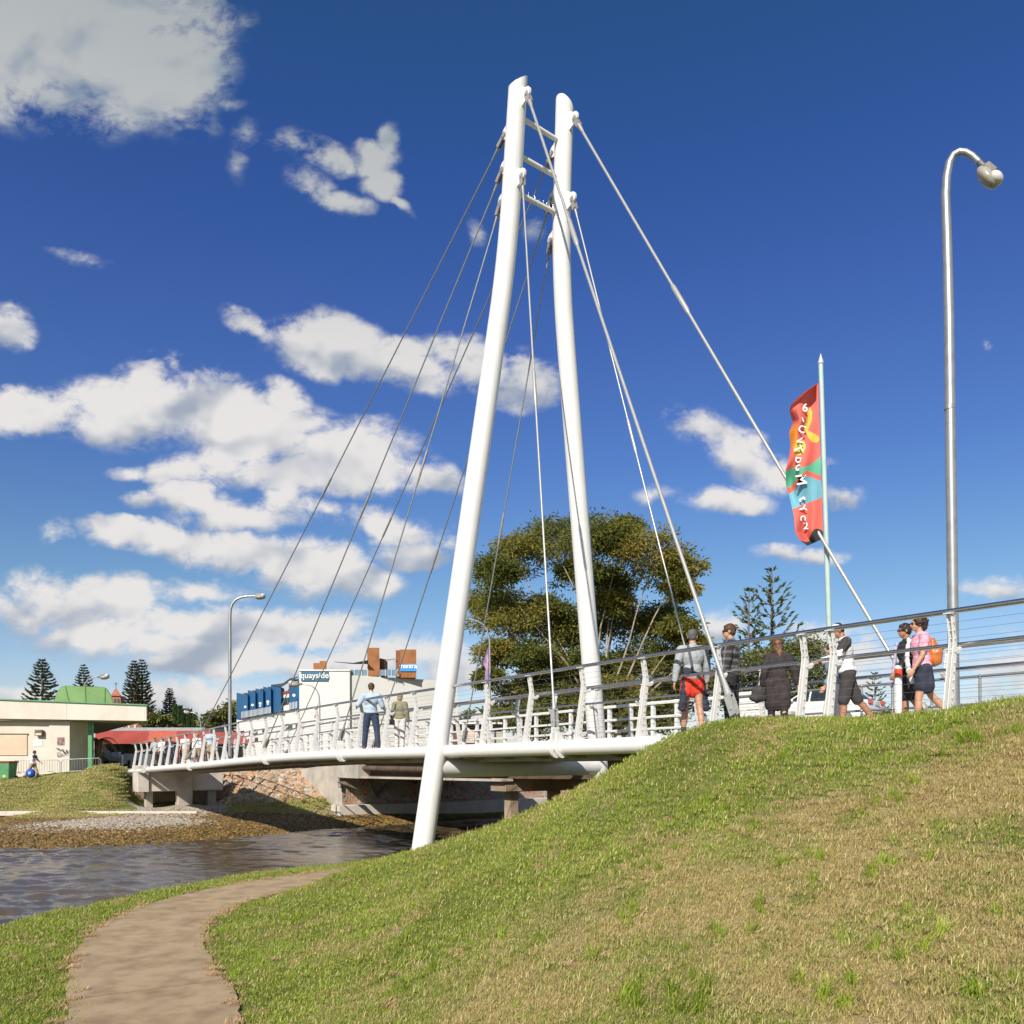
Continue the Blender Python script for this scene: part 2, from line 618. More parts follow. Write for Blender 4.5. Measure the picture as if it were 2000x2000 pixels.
# far bank
for x, y in [(-19.2, 30.6), (-15, 32), (-24, 30), (-11.9, 34.6), (-7.7, 40.0), (-4.5, 43), (2, 47.5), (12, 55), (-40, 29), (-60, 28)]:
    ctrl.append((x, y, WATER))
for px in (-400, -100, 60, 230, 400):
    cz(px, 1591, 42.6)
for px in (-400, 60, 230, 330, 420, 480, 560):
    cz(px, 1586, 44.2)
for a in [(0, 1526, 48.6), (110, 1519, 48.6), (196, 1508, 49.0), (232, 1500, 47.2), (238, 1512, 46.2), (120, 1545, 46.8), (-300, 1528, 49), (230, 1545, 45.6),
          (0, 1521, 52), (-300, 1521, 54), (150, 1510, 54), (240, 1501, 50),
          
          (520, 1545, 46.5), (600, 1568, 44.6), (470, 1500, 51), (560, 1490, 52), (640, 1486, 50), (480, 1540, 48.0)]:
    cz(*a)
for x, y, e in [(-30, 58, -.9), (-20, 58, -.5), (-10, 56, -.2), (0, 62, .0), (-45, 60, -1.2), (-60, 60, -1.2), (-40, 90, -.6), (0, 90, 0.2), (-20, 80, 0.), (-3, 52, -.3), (5, 58, -.2)]:
    ctrl.append((x, y, e))

for w in range(0, 17, 3):
    for d, e in ((-.9, -3.05), (.6, -2.8)):
        v = P(668, 0, 43.6) + Q * w + D * d
        ctrl.append((v.x, v.y, e - .02 * w))
for w in (-.6, .4, 2.0, 3.6, 5.2):
    for d in (-1.2, .3, 1.6):
        v = P(268, 1480, 46.1) + Q * w + D * d
        ctrl.append((v.x, v.y, -2.75 if w > 0 else -2.55))

_C = np.array(ctrl)


def _tps(r2):
    return 0.5 * r2 * np.log(np.maximum(r2, 1e-12))


def _fit():
    n = len(_C)
    X = _C[:, :2] / 10.0
    d2 = ((X[:, None] - X[None]) ** 2).sum(-1)
    A = np.zeros((n + 3, n + 3))
    A[:n, :n] = _tps(d2) + np.eye(n) * 0.0015
    A[:n, n] = 1
    A[:n, n + 1:] = X
    A[n, :n] = 1
    A[n + 1:, :n] = X.T
    rhs = np.zeros(n + 3)
    rhs[:n] = _C[:, 2]
    return np.linalg.solve(A, rhs), X


_W, _X = _fit()


def smooth_line(pts, step=0.4):
    pts = [Vector((p[0], p[1], 0)) for p in pts]
    out = []
    for i in range(len(pts) - 1):
        p0 = pts[max(0, i - 1)]
        p1, p2 = pts[i], pts[i + 1]
        p3 = pts[min(len(pts) - 1, i + 2)]
        k = max(2, int((p2 - p1).length / step))
        for j in range(k):
            t = j / k
            out.append(0.5 * ((2 * p1) + (p2 - p0) * t + (2 * p0 - 5 * p1 + 4 * p2 - p3) * t * t + (3 * p1 - p0 - 3 * p2 + p3) * t ** 3))
    out.append(pts[-1])
    return out


PATHL = smooth_line(path_c, 0.3)
_PL = np.array([(p.x, p.y) for p in PATHL])


def H(x, y, bumps=True):
    """ground height, vectorised"""
    x = np.atleast_1d(np.asarray(x, float))
    y = np.atleast_1d(np.asarray(y, float))
    out = np.zeros(len(x))
    n = len(_X)
    for s in range(0, len(x), 20000):
        xx, yy = x[s:s + 20000] / 10, y[s:s + 20000] / 10
        d2 = (xx[:, None] - _X[None, :, 0]) ** 2 + (yy[:, None] - _X[None, :, 1]) ** 2
        out[s:s + 20000] = _tps(d2) @ _W[:n] + _W[n] + _W[n + 1] * xx + _W[n + 2] * yy
    r = np.hypot(x, y)
    k = np.clip((r - 62) / 25, 0, 1)
    k = k * k * (3 - 2 * k)
    far = np.where(y < -5, -1.5, -0.6)
    out = out * (1 - k) + far * k
    out = np.where((r > 40) & (y < 10), np.clip(out, -4.6, .6), out)
    # the path is level
    near = (r < 45)
    if near.any():
        idx = np.where(near)[0]
        dm = np.full(len(idx), 1e9)
        for s in range(0, len(idx), 20000):
            ii = idx[s:s + 20000]
            dm[s:s + 20000] = np.sqrt(((x[ii, None] - _PL[None, :, 0]) ** 2 + (y[ii, None] - _PL[None, :, 1]) ** 2).min(1))
        q = np.clip((dm - 0.95) / 0.9, 0, 1)
        q = q * q * (3 - 2 * q)
        out[idx] = (PATH - 0.015) * (1 - q) + out[idx] * q
    if bumps:
        hb = (np.sin(x * 2.1 + 1.3 * np.sin(y * 1.7)) * np.cos(y * 2.6 + 0.7 * np.sin(x * 3.1)) * 0.5 + np.sin(x * 5.3 + y * 3.7) * np.sin(y * 6.1 - x * 2.2) * 0.3)
        amp = 0.028 * np.clip((out + 2.7) / 0.5, 0, 1) * (r < 40)
        out += hb * amp
    # deck landing stays below the paving
    u = (x - B0.x) * D.x + (y - B0.y) * D.y
    w = (x - B0.x) * Q.x + (y - B0.y) * Q.y
    inb = (u < 1.2) & (u > -14) & (w > -0.15) & (w < 4.2)
    out = np.where(inb, np.minimum(out, 0.36), out)
    return out


def H1(x, y):
    return float(H([x], [y])[0])


# ------------------------------------------------------------------ ground
def dry_patch(T, pos):
    """0 green .. 1 dry straw: worn patches of the lawn, the largest on the open middle of the slope"""
    st = T.vmath('MULTIPLY', pos, (1.0, 0.8, 1.0))
    n1 = T.noise(st, 0.9, 4, 0.6)
    n2 = T.noise(st, 4.5, 4, 0.65)
    x, y, z = T.xyz(pos)
    dx = T.math('MULTIPLY', T.math('SUBTRACT', x, 2.3), 0.30)
    dy = T.math('MULTIPLY', T.math('SUBTRACT', y, 5.6), 0.40)
    rr = T.math('ADD', T.math('MULTIPLY', dx, dx), T.math('MULTIPLY', dy, dy))
    bl = T.math('MULTIPLY', T.maprange(rr, 0.0, 1.6, 0.16, -0.03), 1.0)
    v = T.math('ADD', T.math('MULTIPLY_ADD', n2, 0.45, n1), bl)
    return T.maprange(v, 0.67, 0.95)


def ground_material():
    m = bpy.data.materials.new('ground_mix')
    m.use_nodes = True
    T = NT(m.node_tree)
    bs = T.n['Principled BSDF']
    geo = T.node('ShaderNodeNewGeometry')
    pos = geo.outputs['Position']
    at = T.node('ShaderNodeAttribute', attribute_name='mask')
    r, g, b = T.node('ShaderNodeSeparateColor').outputs[:3]
    sc = T.n[-1]
    T.l.new(at.outputs['Color'], sc.inputs[0])
    n1 = T.noise(pos, 0.55, 4, 0.6)
    n2 = T.noise(pos, 3.5, 5, 0.65)
    n3 = T.noise(pos, 26.0, 5, 0.7)
    patch = dry_patch(T, pos)
    green = T.mix(n3, (0.10, 0.125, 0.025), (0.20, 0.225, 0.06))
    straw = T.mix(n3, (0.28, 0.20, 0.09), (0.54, 0.43, 0.23))
    grass = T.mix(patch, green, straw)
    # rocky tidal bank
    zc = T.xyz(pos)[2]
    vo = T.node('ShaderNodeTexVoronoi')
    vo.inputs['Scale'].default_value = 3.2
    T.l.new(pos, vo.inputs['Vector'])
    rock = T.mix(n3, (0.18, 0.15, 0.11), (0.34, 0.30, 0.24))
    algae = T.mix(T.noise(pos, 6.0, 5, .7), (0.06, 0.04, 0.012), (0.26, 0.16, 0.045))
    hz_ = T.math('MULTIPLY_ADD', T.math('SUBTRACT', n2, .5), 0.35, zc)
    bank = T.mix(T.maprange(hz_, -3.08, -2.94), algae, rock)
    con = T.mix(n2, (0.46, 0.41, 0.34), (0.36, 0.32, 0.26))
    orange = T.mix(T.noise(pos, 2.4, 4, .6), (0.36, 0.19, 0.09), (0.30, 0.24, 0.15))
    edge = T.math('MULTIPLY_ADD', T.math('SUBTRACT', n2, 0.5), 0.6, 0.0)
    c = T.mix(T.maprange(T.math('ADD', g, edge), 0.42, 0.58), grass, bank)
    c = T.mix(T.maprange(T.math('ADD', b, edge), 0.42, 0.58), c, orange)
    c = T.mix(T.maprange(T.math('ADD', r, T.math('MULTIPLY', edge, .3)), 0.45, 0.55), c, con)
    T.put(bs.inputs['Base Color'], c)
    bs.inputs['Roughness'].default_value = 0.95
    bs.inputs['Specular IOR Level'].default_value = 0.15
    bp = T.node('ShaderNodeBump')
    bp.inputs['Strength'].default_value = 0.8
    bp.inputs['Distance'].default_value = 0.04
    T.put(bp.inputs['Height'], T.math('MULTIPLY_ADD', T.noise(pos, 70.0, 3, .7), 0.4, n3))
    T.put(bs.inputs['Normal'], bp.outputs[0])
    return m


def inpoly(x, y, poly):
    c = np.zeros(len(x), bool)
    n = len(poly)
    for i in range(n):
        x1, y1 = poly[i]
        x2, y2 = poly[(i + 1) % n]
        k = ((y1 > y) != (y2 > y)) & (x < (x2 - x1) * (y - y1) / (y2 - y1 + 1e-12) + x1)
        c ^= k
    return c


def build_ground():
    front = np.radians(np.concatenate([np.arange(-44, 44.01, 0.25), ]))
    rest = np.radians(np.arange(50, 311, 6.0))
    ang = np.concatenate([front, rest])          # measured from +Y, clockwise
    rad = [1.2]
    while rad[-1] < 60:
        rad.append(rad[-1] * 1.018)
    while rad[-1] < 5000:
        rad.append(rad[-1] * 1.12)
    rad = np.array(rad)
    A, R = np.meshgrid(ang, rad)
    X = (R * np.sin(A)).ravel()
    Y = (R * np.cos(A)).ravel()
    Z = H(X, Y)
    na, nr = len(ang), len(rad)
    vs = np.stack([X, Y, Z], 1)
    i, j = np.meshgrid(np.arange(nr - 1), np.arange(na), indexing='ij')
    j2 = (j + 1) % na
    fs = np.stack([i * na + j, i * na + j2, (i + 1) * na + j2, (i + 1) * na + j], -1).reshape(-1, 4)[:, ::-1]
    vs = np.vstack([vs, [[0, 0, -1.62]]])
    fan = [(nr * na + 0, (k + 1) % na, k)[::-1] for k in range(na)]
    me = bpy.data.meshes.new('ground')
    me.from_pydata(vs.tolist(), [], fs.tolist() + fan)
    me.polygons.foreach_set('use_smooth', [True] * len(me.polygons))
    x, y, z = vs[:, 0], vs[:, 1], vs[:, 2]
    col = np.zeros((len(vs), 4), np.float32)
    col[:, 3] = 1
    # far side masks (r concrete, g bank, b orange rock)
    kerb = [(-80, 30), (-19, 27), (-8, 30), (6, 40), (30, 60), (14, 66), (-4.0, 44.4), (-9.5, 43.9), (-20, 43.4), (-21, 41.0), (-80, 41.0)]
    col[:, 1] = inpoly(x, y, kerb)
    near = [(-14, -20), (-9.9, 8), (-9.8, 13), (-9.5, 16.2), (-8.6, 19.0), (-7.3, 21.9), (-5.6, 24.1), (-3.2, 26.2), (4, 31), (20, 44), (-20, 30)]
    col[:, 1] = np.maximum(col[:, 1], inpoly(x, y, near) & (z < -3.08))
    apron = [P(238, 0, 46.3)[:2], P(262, 0, 46.8)[:2], P(440, 0, 49)[:2], P(450, 0, 45.2)[:2], P(440, 0, 44)[:2], P(268, 0, 43.9)[:2], P(262, 0, 45.2)[:2]]
    col[:, 0] = inpoly(x, y, apron)
    rocky = [P(436, 0, 46)[:2], P(440, 0, 54)[:2], P(640, 0, 54)[:2], P(640, 0, 46.2)[:2], P(560, 0, 45.6)[:2], P(520, 0, 46.8)[:2]]
    col[:, 2] = inpoly(x, y, rocky)
    a = me.color_attributes.new('mask', 'FLOAT_COLOR', 'POINT')
    a.data.foreach_set('color', col.ravel())
    me.materials.append(ground_material())
    o = link('ground', me)
    tag(o, 'grassy embankment and river banks around the footbridge', kind='structure')


build_ground()


def build_water():
    m = bpy.data.materials.new('river_water')
    m.use_nodes = True
    T = NT(m.node_tree)
    bs = T.n['Principled BSDF']
    geo = T.node('ShaderNodeNewGeometry')
    pos = geo.outputs['Position']
    n = T.noise(pos, 0.35, 3, 0.5)
    T.put(bs.inputs['Base Color'], T.mix(n, (0.115, 0.080, 0.042), (0.050, 0.042, 0.030)))
    bs.inputs['Roughness'].default_value = 0.06
    bs.inputs['IOR'].default_value = 1.45
    bs.inputs['Specular IOR Level'].default_value = 1.0
    # wind ripples running across the channel
    rp = T.node('ShaderNodeMapping')
    T.l.new(pos, rp.inputs[0])
    rp.inputs['Rotation'].default_value = (0, 0, math.radians(-12))
    rp.inputs['Scale'].default_value = (2.0, 5.0, 1)
    w1 = T.noise(rp.outputs[0], 2.4, 5, 0.62, 0.4)
    w2 = T.noise(rp.outputs[0], 0.7, 3, 0.5, 0.2)
    gust = T.maprange(T.noise(pos, 0.16, 3, 0.5), 0.35, 0.65, 0.45, 1.0)
    h = T.math('MULTIPLY', T.math('MULTIPLY_ADD', w2, 0.9, w1), gust)
    bp = T.node('ShaderNodeBump')
    bp.inputs['Strength'].default_value = 1.0
    bp.inputs['Distance'].default_value = 0.015
    T.put(bp.inputs['Height'], h)
    T.put(bs.inputs['Normal'], bp.outputs[0])
    # real ripples where the river is in view, one flat sheet beyond
    xs = np.arange(-46.0, 10.01, 0.11)
    ys = np.arange(8.0, 47.01, 0.075)
    X, Y = np.meshgrid(xs, ys)
    r = np.random.default_rng(3)
    Z = np.zeros_like(X)
    for i in range(46):
        L = 0.24 * (1.6 / 0.24) ** r.random()
        th = math.radians(r.normal(78, 26))
        k = 2 * math.pi / L
        ph = r.uniform(0, 6.28) + 0.8 * np.sin(X * r.uniform(.15, .5) + Y * r.uniform(.1, .4) + i)
        Z += L * 0.0074 * np.sin(k * (X * math.cos(th) + Y * math.sin(th)) + ph)
    gust = 0.70 + 0.42 * np.sin(X * .21 + 1.5 * np.sin(Y * .13)) * np.sin(Y * .31 + X * .08)
    Z *= gust
    ed = np.minimum.reduce([X - xs[0], xs[-1] - X, Y - ys[0], ys[-1] - Y])
    Z *= np.clip(ed / 1.5, 0, 1)
    ny, nx = X.shape
    V = np.stack([X.ravel(), Y.ravel(), WATER + Z.ravel()], 1)
    jj, ii = np.meshgrid(np.arange(ny - 1), np.arange(nx - 1), indexing='ij')
    a = (jj * nx + ii).ravel()
    Fq = np.stack([a, a + 1, a + nx + 1, a + nx], 1)
    me = bpy.data.meshes.new('water')
    n0 = len(V)
    x0, x1, y0, y1 = xs[0], xs[-1], ys[0], ys[-1]
    out = [(-400, -200), (200, -200), (200, 100), (-400, 100)]
    inn = [0, nx - 1, ny * nx - 1, (ny - 1) * nx]
    ov = [(q[0], q[1], WATER) for q in out]
    of = [[n0 + k, n0 + (k + 1) % 4, inn[(k + 1) % 4], inn[k]] for k in range(4)]
    me.from_pydata(V.tolist() + ov, [], Fq.tolist() + of)
    me.polygons.foreach_set('use_smooth', [True] * len(me.polygons))
    me.materials.append(m)
    tag(link('water', me), 'rippled brown river water under the footbridge', kind='structure')


build_water()


def build_path():
    con = pm('path_concrete', (0.45, 0.335, 0.205), 0.9, var=0.13, scale=2.6, bump=0.6, bscale=120, col2=(0.28, 0.20, 0.12), spec=0.2)
    dirt = pm('path_joint_dirt', (0.12, 0.09, 0.05), 0.95, var=0.2, scale=20)
    L = PATHL
    root = None
    half = 0.88
    cum = [0.0]
    for i in range(1, len(L)):
        cum.append(cum[-1] + (L[i] - L[i - 1]).length)

    def at(s):
        s = max(0, min(cum[-1] - 1e-4, s))
        i = int(np.searchsorted(cum, s, side='right')) - 1
        i = min(i, len(L) - 2)
        f = (s - cum[i]) / (cum[i + 1] - cum[i])
        p = L[i].lerp(L[i + 1], f)
        d = (L[min(i + 2, len(L) - 1)] - L[max(i - 1, 0)]).normalized()
        return p, Vector((-d.y, d.x, 0))

    def ribbon(s0, s1, hw, z0, z1, jit=0.0, seed=0):
        r = random.Random(seed)
        mb = MB()
        n = max(2, int((s1 - s0) / 0.12))
        vs = []
        for i in range(n + 1):
            p, nn = at(s0 + (s1 - s0) * i / n)
            jl = r.uniform(-jit, jit)
            jr = r.uniform(-jit, jit)
            for w, z in ((hw + jl, z0), (hw + jl, z1), (-hw + jr, z1), (-hw + jr, z0)):
                vs.append(p + nn * w + Vector((0, 0, z)))
        fs = []
        for i in range(n):
            for k in range(3):
                a = i * 4 + k
                fs.append((a, a + 1, a + 5, a + 4))
        fs.append((0, 1, 2, 3))
        fs.append((n * 4 + 3, n * 4 + 2, n * 4 + 1, n * 4))
        mb.add(vs, fs)
        return mb
    root = tag(ribbon(0.5, cum[-1] - 0.5, half - 0.02, PATH - 0.03, PATH + 0.004).obj('path', dirt), 'curving reddish brown concrete footpath beside the river', kind='structure')
    # expansion joint seen near the lower edge of the picture
    s_joint = min(range(len(L)), key=lambda i: abs(L[i].y - 9.95))
    s0 = cum[s_joint] % 3.3
    s = s0 - 3.3
    k = 0
    while s < cum[-1] - 1:
        a, b = max(0.5, s + 0.04), min(cum[-1] - 0.5, s + 3.3 - 0.04)
        if b - a > 0.5:
            ribbon(a, b, half, PATH - 0.02, PATH + 0.022, 0.022, k).obj('slab', con, root)
        s += 3.3
        k += 1


build_path()


# ------------------------------------------------------------------ materials of the structures
M_white = pm('white_paint', (0.74, 0.73, 0.705), 0.38, var=0.03, scale=1.2, bump=0.08, bscale=30, streak=0.22, coat=0.2)
M_post = pm('white_post_paint', (0.76, 0.75, 0.72), 0.45, var=0.05, scale=6, streak=0.18)
M_steel = pm('stainless_steel', (0.62, 0.60, 0.57), 0.24, metal=1.0, var=0.10, scale=8)
M_cable = pm('galvanised_cable', (0.36, 0.38, 0.37), 0.45, metal=0.7, var=0.12, scale=12)
M_cable2 = pm('bright_stay_cable', (0.46, 0.46, 0.43), 0.4, metal=0.35, var=0.08, scale=12)
M_galv = pm('galvanised_steel', (0.40, 0.41, 0.40), 0.42, metal=0.65, var=0.12, scale=5, streak=0.2)
M_fork = pm('grey_fork', (0.40, 0.38, 0.35), 0.5, metal=0.4, var=0.15, scale=15)
M_deck = pm('deck_concrete', (0.36, 0.29, 0.22), 0.85, var=0.15, scale=3, bump=0.3)
M_soffit = pm('deck_soffit', (0.42, 0.40, 0.36), 0.8, var=0.12, scale=2)
M_conc = pm('concrete', (0.50, 0.45, 0.38), 0.88, var=0.16, scale=1.1, bump=0.3, bscale=30, streak=0.35)
M_concw = pm('pale_concrete', (0.60, 0.55, 0.48), 0.88, var=0.10, scale=1.4, bump=0.25, bscale=30, streak=0.22)
M_concd = pm('stained_concrete', (0.40, 0.30, 0.21), 0.9, var=0.2, scale=0.9, bump=0.4, bscale=24, streak=0.55)
M_rust = pm('rusty_girder', (0.14, 0.09, 0.06), 0.8, var=0.25, scale=2.2, bump=0.4, streak=0.4)
M_dark = pm('dark_metal', (0.05, 0.05, 0.055), 0.5, var=0.2, scale=6)
M_tower_sh = M_white


# ------------------------------------------------------------------ footbridge
NB = [P(992, 497, 20.41), P(855, 1450, 19.6)]
FB = [P(1094, 522, 21.40), P(1166, 1450, 22.6)]
NT_ = P(1012, 160, 20.3)
FT_ = P(1103, 206, 21.25)


def leg_axis(k, b, top):
    d = (b - k).normalized()
    low = k + d * ((k.z + 2.75) / -d.z)
    u = (top - k).normalized()
    pts = [low, k + d * 3.5, k + d * 1.2]
    # bend
    for s in (0.6, 0.2):
        pts.append(k + d * s + (u - d) * 0.0)
    a, c2 = k + d * 1.2, k + u * 1.2
    pts = [low, k + d * 6, k + d * 2.2]
    for i in range(1, 7):
        t = i / 7
        pts.append((k + d * 1.8).lerp(k, t).lerp(k.lerp(k + u * 1.8, t), t))
    pts += [k + u * 2.2, top]
    return pts


def leg_at(pts, E):
    for i in range(len(pts) - 1):
        a, b = pts[i], pts[i + 1]
        if a.z <= E <= b.z:
            return a.lerp(b, (E - a.z) / (b.z - a.z))
    return pts[-1]


NL = leg_axis(NB[0], NB[1], NT_)
FL = leg_axis(FB[0], FB[1], FT_)

bridge = thing('footbridge', 'white cable stayed footbridge with leaning twin leg pylon over the river', 'footbridge', B(7.8, 1.8, -2.5))


def make_leg(pts, r0, r1, outward):
    mb = MB()
    n = len(pts)
    rs = [r0 + (r1 - r0) * max(0, (p.z - 0) / 17) for p in pts]
    mb.tube(pts, rs, 40)
    k = 40
    # slanting cut at the head
    base = (n - 1) * k
    c = pts[-1]
    for i in range(len(mb.v)):
        q = Vector(mb.v[i])
        if (q - c).length < r0 * 1.2:
            q.z += -0.75 * (q - c).dot(outward)
            mb.v[i] = tuple(q)
    return mb.obj('pylon_leg', M_white, bridge)


make_leg(NL, 0.258, 0.240, -Q)
make_leg(FL, 0.258, 0.232, Q)

# tie beam under the deck
mb = MB()
tb0, tb1 = leg_at(NL, -0.24), leg_at(FL, -0.24)
mb.tube([tb0, tb1], 0.235, 36)
mb.obj('tie_beam', M_white, bridge)
for f in (0.09, 0.17, 0.80, 0.9):
    c = tb0.lerp(tb1, f)
    MB().box(c + Vector((0, 0, 0.27)), 0.34, 0.30, 0.12, D, Q).obj('bearing_seat', M_white, bridge)
for E in (15.95, 15.03, 14.12):
    a, b = leg_at(NL, E), leg_at(FL, E)
    mb = MB()
    mb.tube([a, b], 0.058, 16)
    cb = mb.obj('cross_bar', M_white, bridge)
    if E < 14.5:
        r_ = random.Random(3)
        for i in range(9):
            c = a.lerp(b, 0.26 + 0.55 * i / 8)
            MB().tube([c, c + Vector((r_.uniform(-.03, .03), 0, r_.uniform(.08, .2)))], 0.005, 4).obj('bird_spike', M_steel, cb)
        bpy.data.objects[cb.name]['label'] = 'lowest cross bar with thin bird spikes'


def lug(name, c, d_out, parent, sz=0.22, th=0.05):
    """rounded plate welded to the leg, holding a pinned fork"""
    mb = MB()
    d = Vector(d_out).normalized()
    up = Vector((0, 0, 1))
    poly = []
    for k in range(9):
        t = math.radians(-90 + 180 * k / 8)
        poly.append(c + d * (0.10 + math.cos(t) * sz * 0.6) + up * (math.sin(t) * sz * 0.6))
    poly += [c - d * 0.25 + up * sz * 1.6, c - d * 0.25 - up * sz * 0.9]
    side = d.cross(up).normalized()
    mb.prism([p - side * th / 2 for p in poly], side * th)
    return mb.obj(name, M_white, parent)


def stay(leg, E, along, bot, r, mat, turn, label=None):
    """one stay: cable with a coupler, a fork at each end, pinned between two lugs"""
    sgn = 1 if along > 0 else -1
    top = leg_at(leg, E) + D * sgn * 0.30
    lug('lug', top - Vector((0, 0, 0.0)), D * sgn, bridge, 0.26, 0.05)
    top = top + D * sgn * 0.12
    v = (bot - top)
    L = v.length
    v.normalize()
    a = top + v * 0.10
    b = bot - v * 0.16
    mb = MB()
    f0, f1 = turn, turn + 1.0 / L
    sag = min(0.06, L * 0.0025)

    def pt(f):
        return a.lerp(b, f) - Vector((0, 0, sag * 4 * f * (1 - f)))
    mb.tube([pt(i / 24) for i in range(25)], r, 10)
    c = mb.obj('stay_cable', mat, bridge)
    if label:
        c['label'] = label
    mb = MB()
    p0, p1, p2, p3 = pt(f0), pt(f0 + 0.12 / L * 1.0), pt(f1 - 0.12 / L), pt(f1)
    mb.tube([p0, p1, p2, p3], [r * 1.05, r * 1.75, r * 1.75, r * 1.05], 12)
    mb.obj('coupler', M_fork if mat is M_cable else mat, c)
    s = v.cross(Vector((0, 0, 1)))
    s = (s.normalized() if s.length > 1e-3 else Q)
    for e, dirn in ((a, 1), (b, -1)):
        mb = MB()
        w = v * dirn
        mb.tube([e + w * 0.55, e + w * 0.30, e + w * 0.22], [r * 1.05, r * 1.7, r * 2.1], 12)
        nrm = w.cross(Q).normalized()
        for k in (-1, 1):
            mb.box(e + w * 0.07 + Q * k * 0.045, 0.36, 0.09 + r, 0.022, w, nrm, Q)
        mb.tube([e - Q * 0.075, e + Q * 0.075], 0.022, 10)
        mb.obj('fork', M_fork if dirn == 1 or mat is M_cable else M_cable2, c)
    return c


def deck_lug(t, w, side):
    """collar round the edge tube that takes the foot of a stay"""
    mb = MB()
    c = B(t, w, -0.15)
    up = Vector((0, 0, 1))
    o = Q * side
    poly = [c + o * 0.05 + up * 0.20, c + o * 0.12 + up * 0.30, c + o * 0.19 + up * 0.28]
    for k in range(9):
        a = math.radians(10 - 130 * k / 8)
        poly.append(c + o * (0.06 + 0.15 * math.cos(a)) + up * (-0.02 + 0.19 * math.sin(a)))
    poly += [c - o * 0.06 - up * 0.18]
    for k in (-1, 1):
        mb.prism([p + D * (0.085 * k - 0.025) for p in poly], D * 0.05)
    mb.tube([c + o * 0.08 - D * 0.12, c + o * 0.08 + D * 0.12], 0.10, 20)
    mb.obj('deck_lug', M_white, bridge)
    return c + o * 0.15 + up * 0.36


NEARL = [(NL, 15.75, 1, 374, .019, M_cable, .40), (NL, 14.90, 1, 524, .019, M_cable, .47), (NL, 14.08, 1, 672, .019, M_cable, .42)]
for lg, E, s, px, r, mt, tn in NEARL:
    stay(lg, E, s, deck_lug(t_of(px), 0.0, -1), r, mt, tn)
for lg, E, s, px, r, mt, tn in [(NL, 14.25, -1, 1096, .022, M_cable2, .40), (NL, 16.2, -1, 1450, .032, M_cable2, .28)]:
    stay(lg, E, s, deck_lug(t_of(px), 0.0, -1), r, mt, tn, 'thick bright backstay' if r > .03 else None)
for lg, E, s, px, r, mt, tn in [(FL, 16.0, 1, 553, .019, M_cable, .46), (FL, 14.8, 1, 726, .019, M_cable, .55), (FL, 13.75, 1, 903, .019, M_cable, .50),
                                (FL, 14.35, -1, 1377, .020, M_cable2, .45), (FL, 16.35, -1, 1815, .032, M_cable2, .36)]:
    stay(lg, E, s, deck_lug(t_of(px, WD + .1), WD, 1), r, mt, tn, 'thick bright backstay' if r > .03 else None)

T_END = t_of(290)
T_FAR = t_of(254)


def along(w, h, t0, t1, step=1.0):
    n = max(2, int(abs(t1 - t0) / step))
    return [B(t0 + (t1 - t0) * i / n, w, h) for i in range(n + 1)]


for w in (0.0, WD):
    mb = MB()
    mb.tube(along(w, -0.155, 0.0, T_END), 0.150, 28)
    mb.obj('edge_tube', M_white, bridge)
mb = MB()
mb.tube(along(0.0, -0.20, T_END + 1.2, T_FAR), 0.12, 20)
mb.obj('edge_tube', M_white, bridge)
# deck plate
mb = MB()
n = 60
vs = []
for i in range(n + 1):
    t = 0.0 + (T_FAR + 0.5) * i / n
    for w, h in ((0.12, -0.10), (0.12, -0.02), (WD - 0.12, -0.02), (WD - 0.12, -0.10)):
        vs.append(B(t, w, h))
fs = []
for i in range(n):
    for k in range(4):
        a, b = i * 4 + k, i * 4 + (k + 1) % 4
        fs.append((a, b, b + 4, a + 4))
fs += [(0, 1, 2, 3), (n * 4 + 3, n * 4 + 2, n * 4 + 1, n * 4)]
mb.add(vs, fs)
mb.obj('deck', M_deck, bridge)
rib_me = None
t = 0.9
while t < T_END:
    if rib_me is None:
        mb = MB()
        mb.prism([(-.05, -.10, -.10), (-.05, -WD + .10, -.10), (-.05, -WD + .10, -.26), (-.05, -WD + .6, -.36), (-.05, -.6, -.36), (-.05, -.10, -.26)], (0.1, 0, 0))
        rib_me = mb.mesh('deck_rib', [M_soffit])
    link('deck_rib', rib_me, bridge, B(t) - bridge.location, math.atan2(D.y, D.x))
    t += 1.24
for w in (0.9, WD - 0.9):
    mb = MB()
    pts = along(w, -0.27, 0.2, T_END, 1.0)
    for a, b in zip(pts[:-1], pts[1:]):
        mb.box((a + b) / 2, (b - a).length, 0.12, 0.28, b - a, Q)
    mb.obj('deck_beam', M_soffit, bridge)

# railing posts: twin bent plates with an arm that carries the inner handrail
WIRES = [(0.10, 0.025), (0.21, 0.045), (0.32, 0.06), (0.43, 0.08), (0.54, 0.095), (0.65, 0.115), (0.76, 0.13), (0.90, 0.145), (1.06, 0.14), (1.16, 0.12), (1.26, 0.105)]


def post_profile():
    return [(-0.075, -0.10), (0.075, -0.10), (0.215, 0.98), (0.20, 1.08), (0.135, 1.37), (0.065, 1.37), (0.125, 1.06), (0.118, 0.98)]


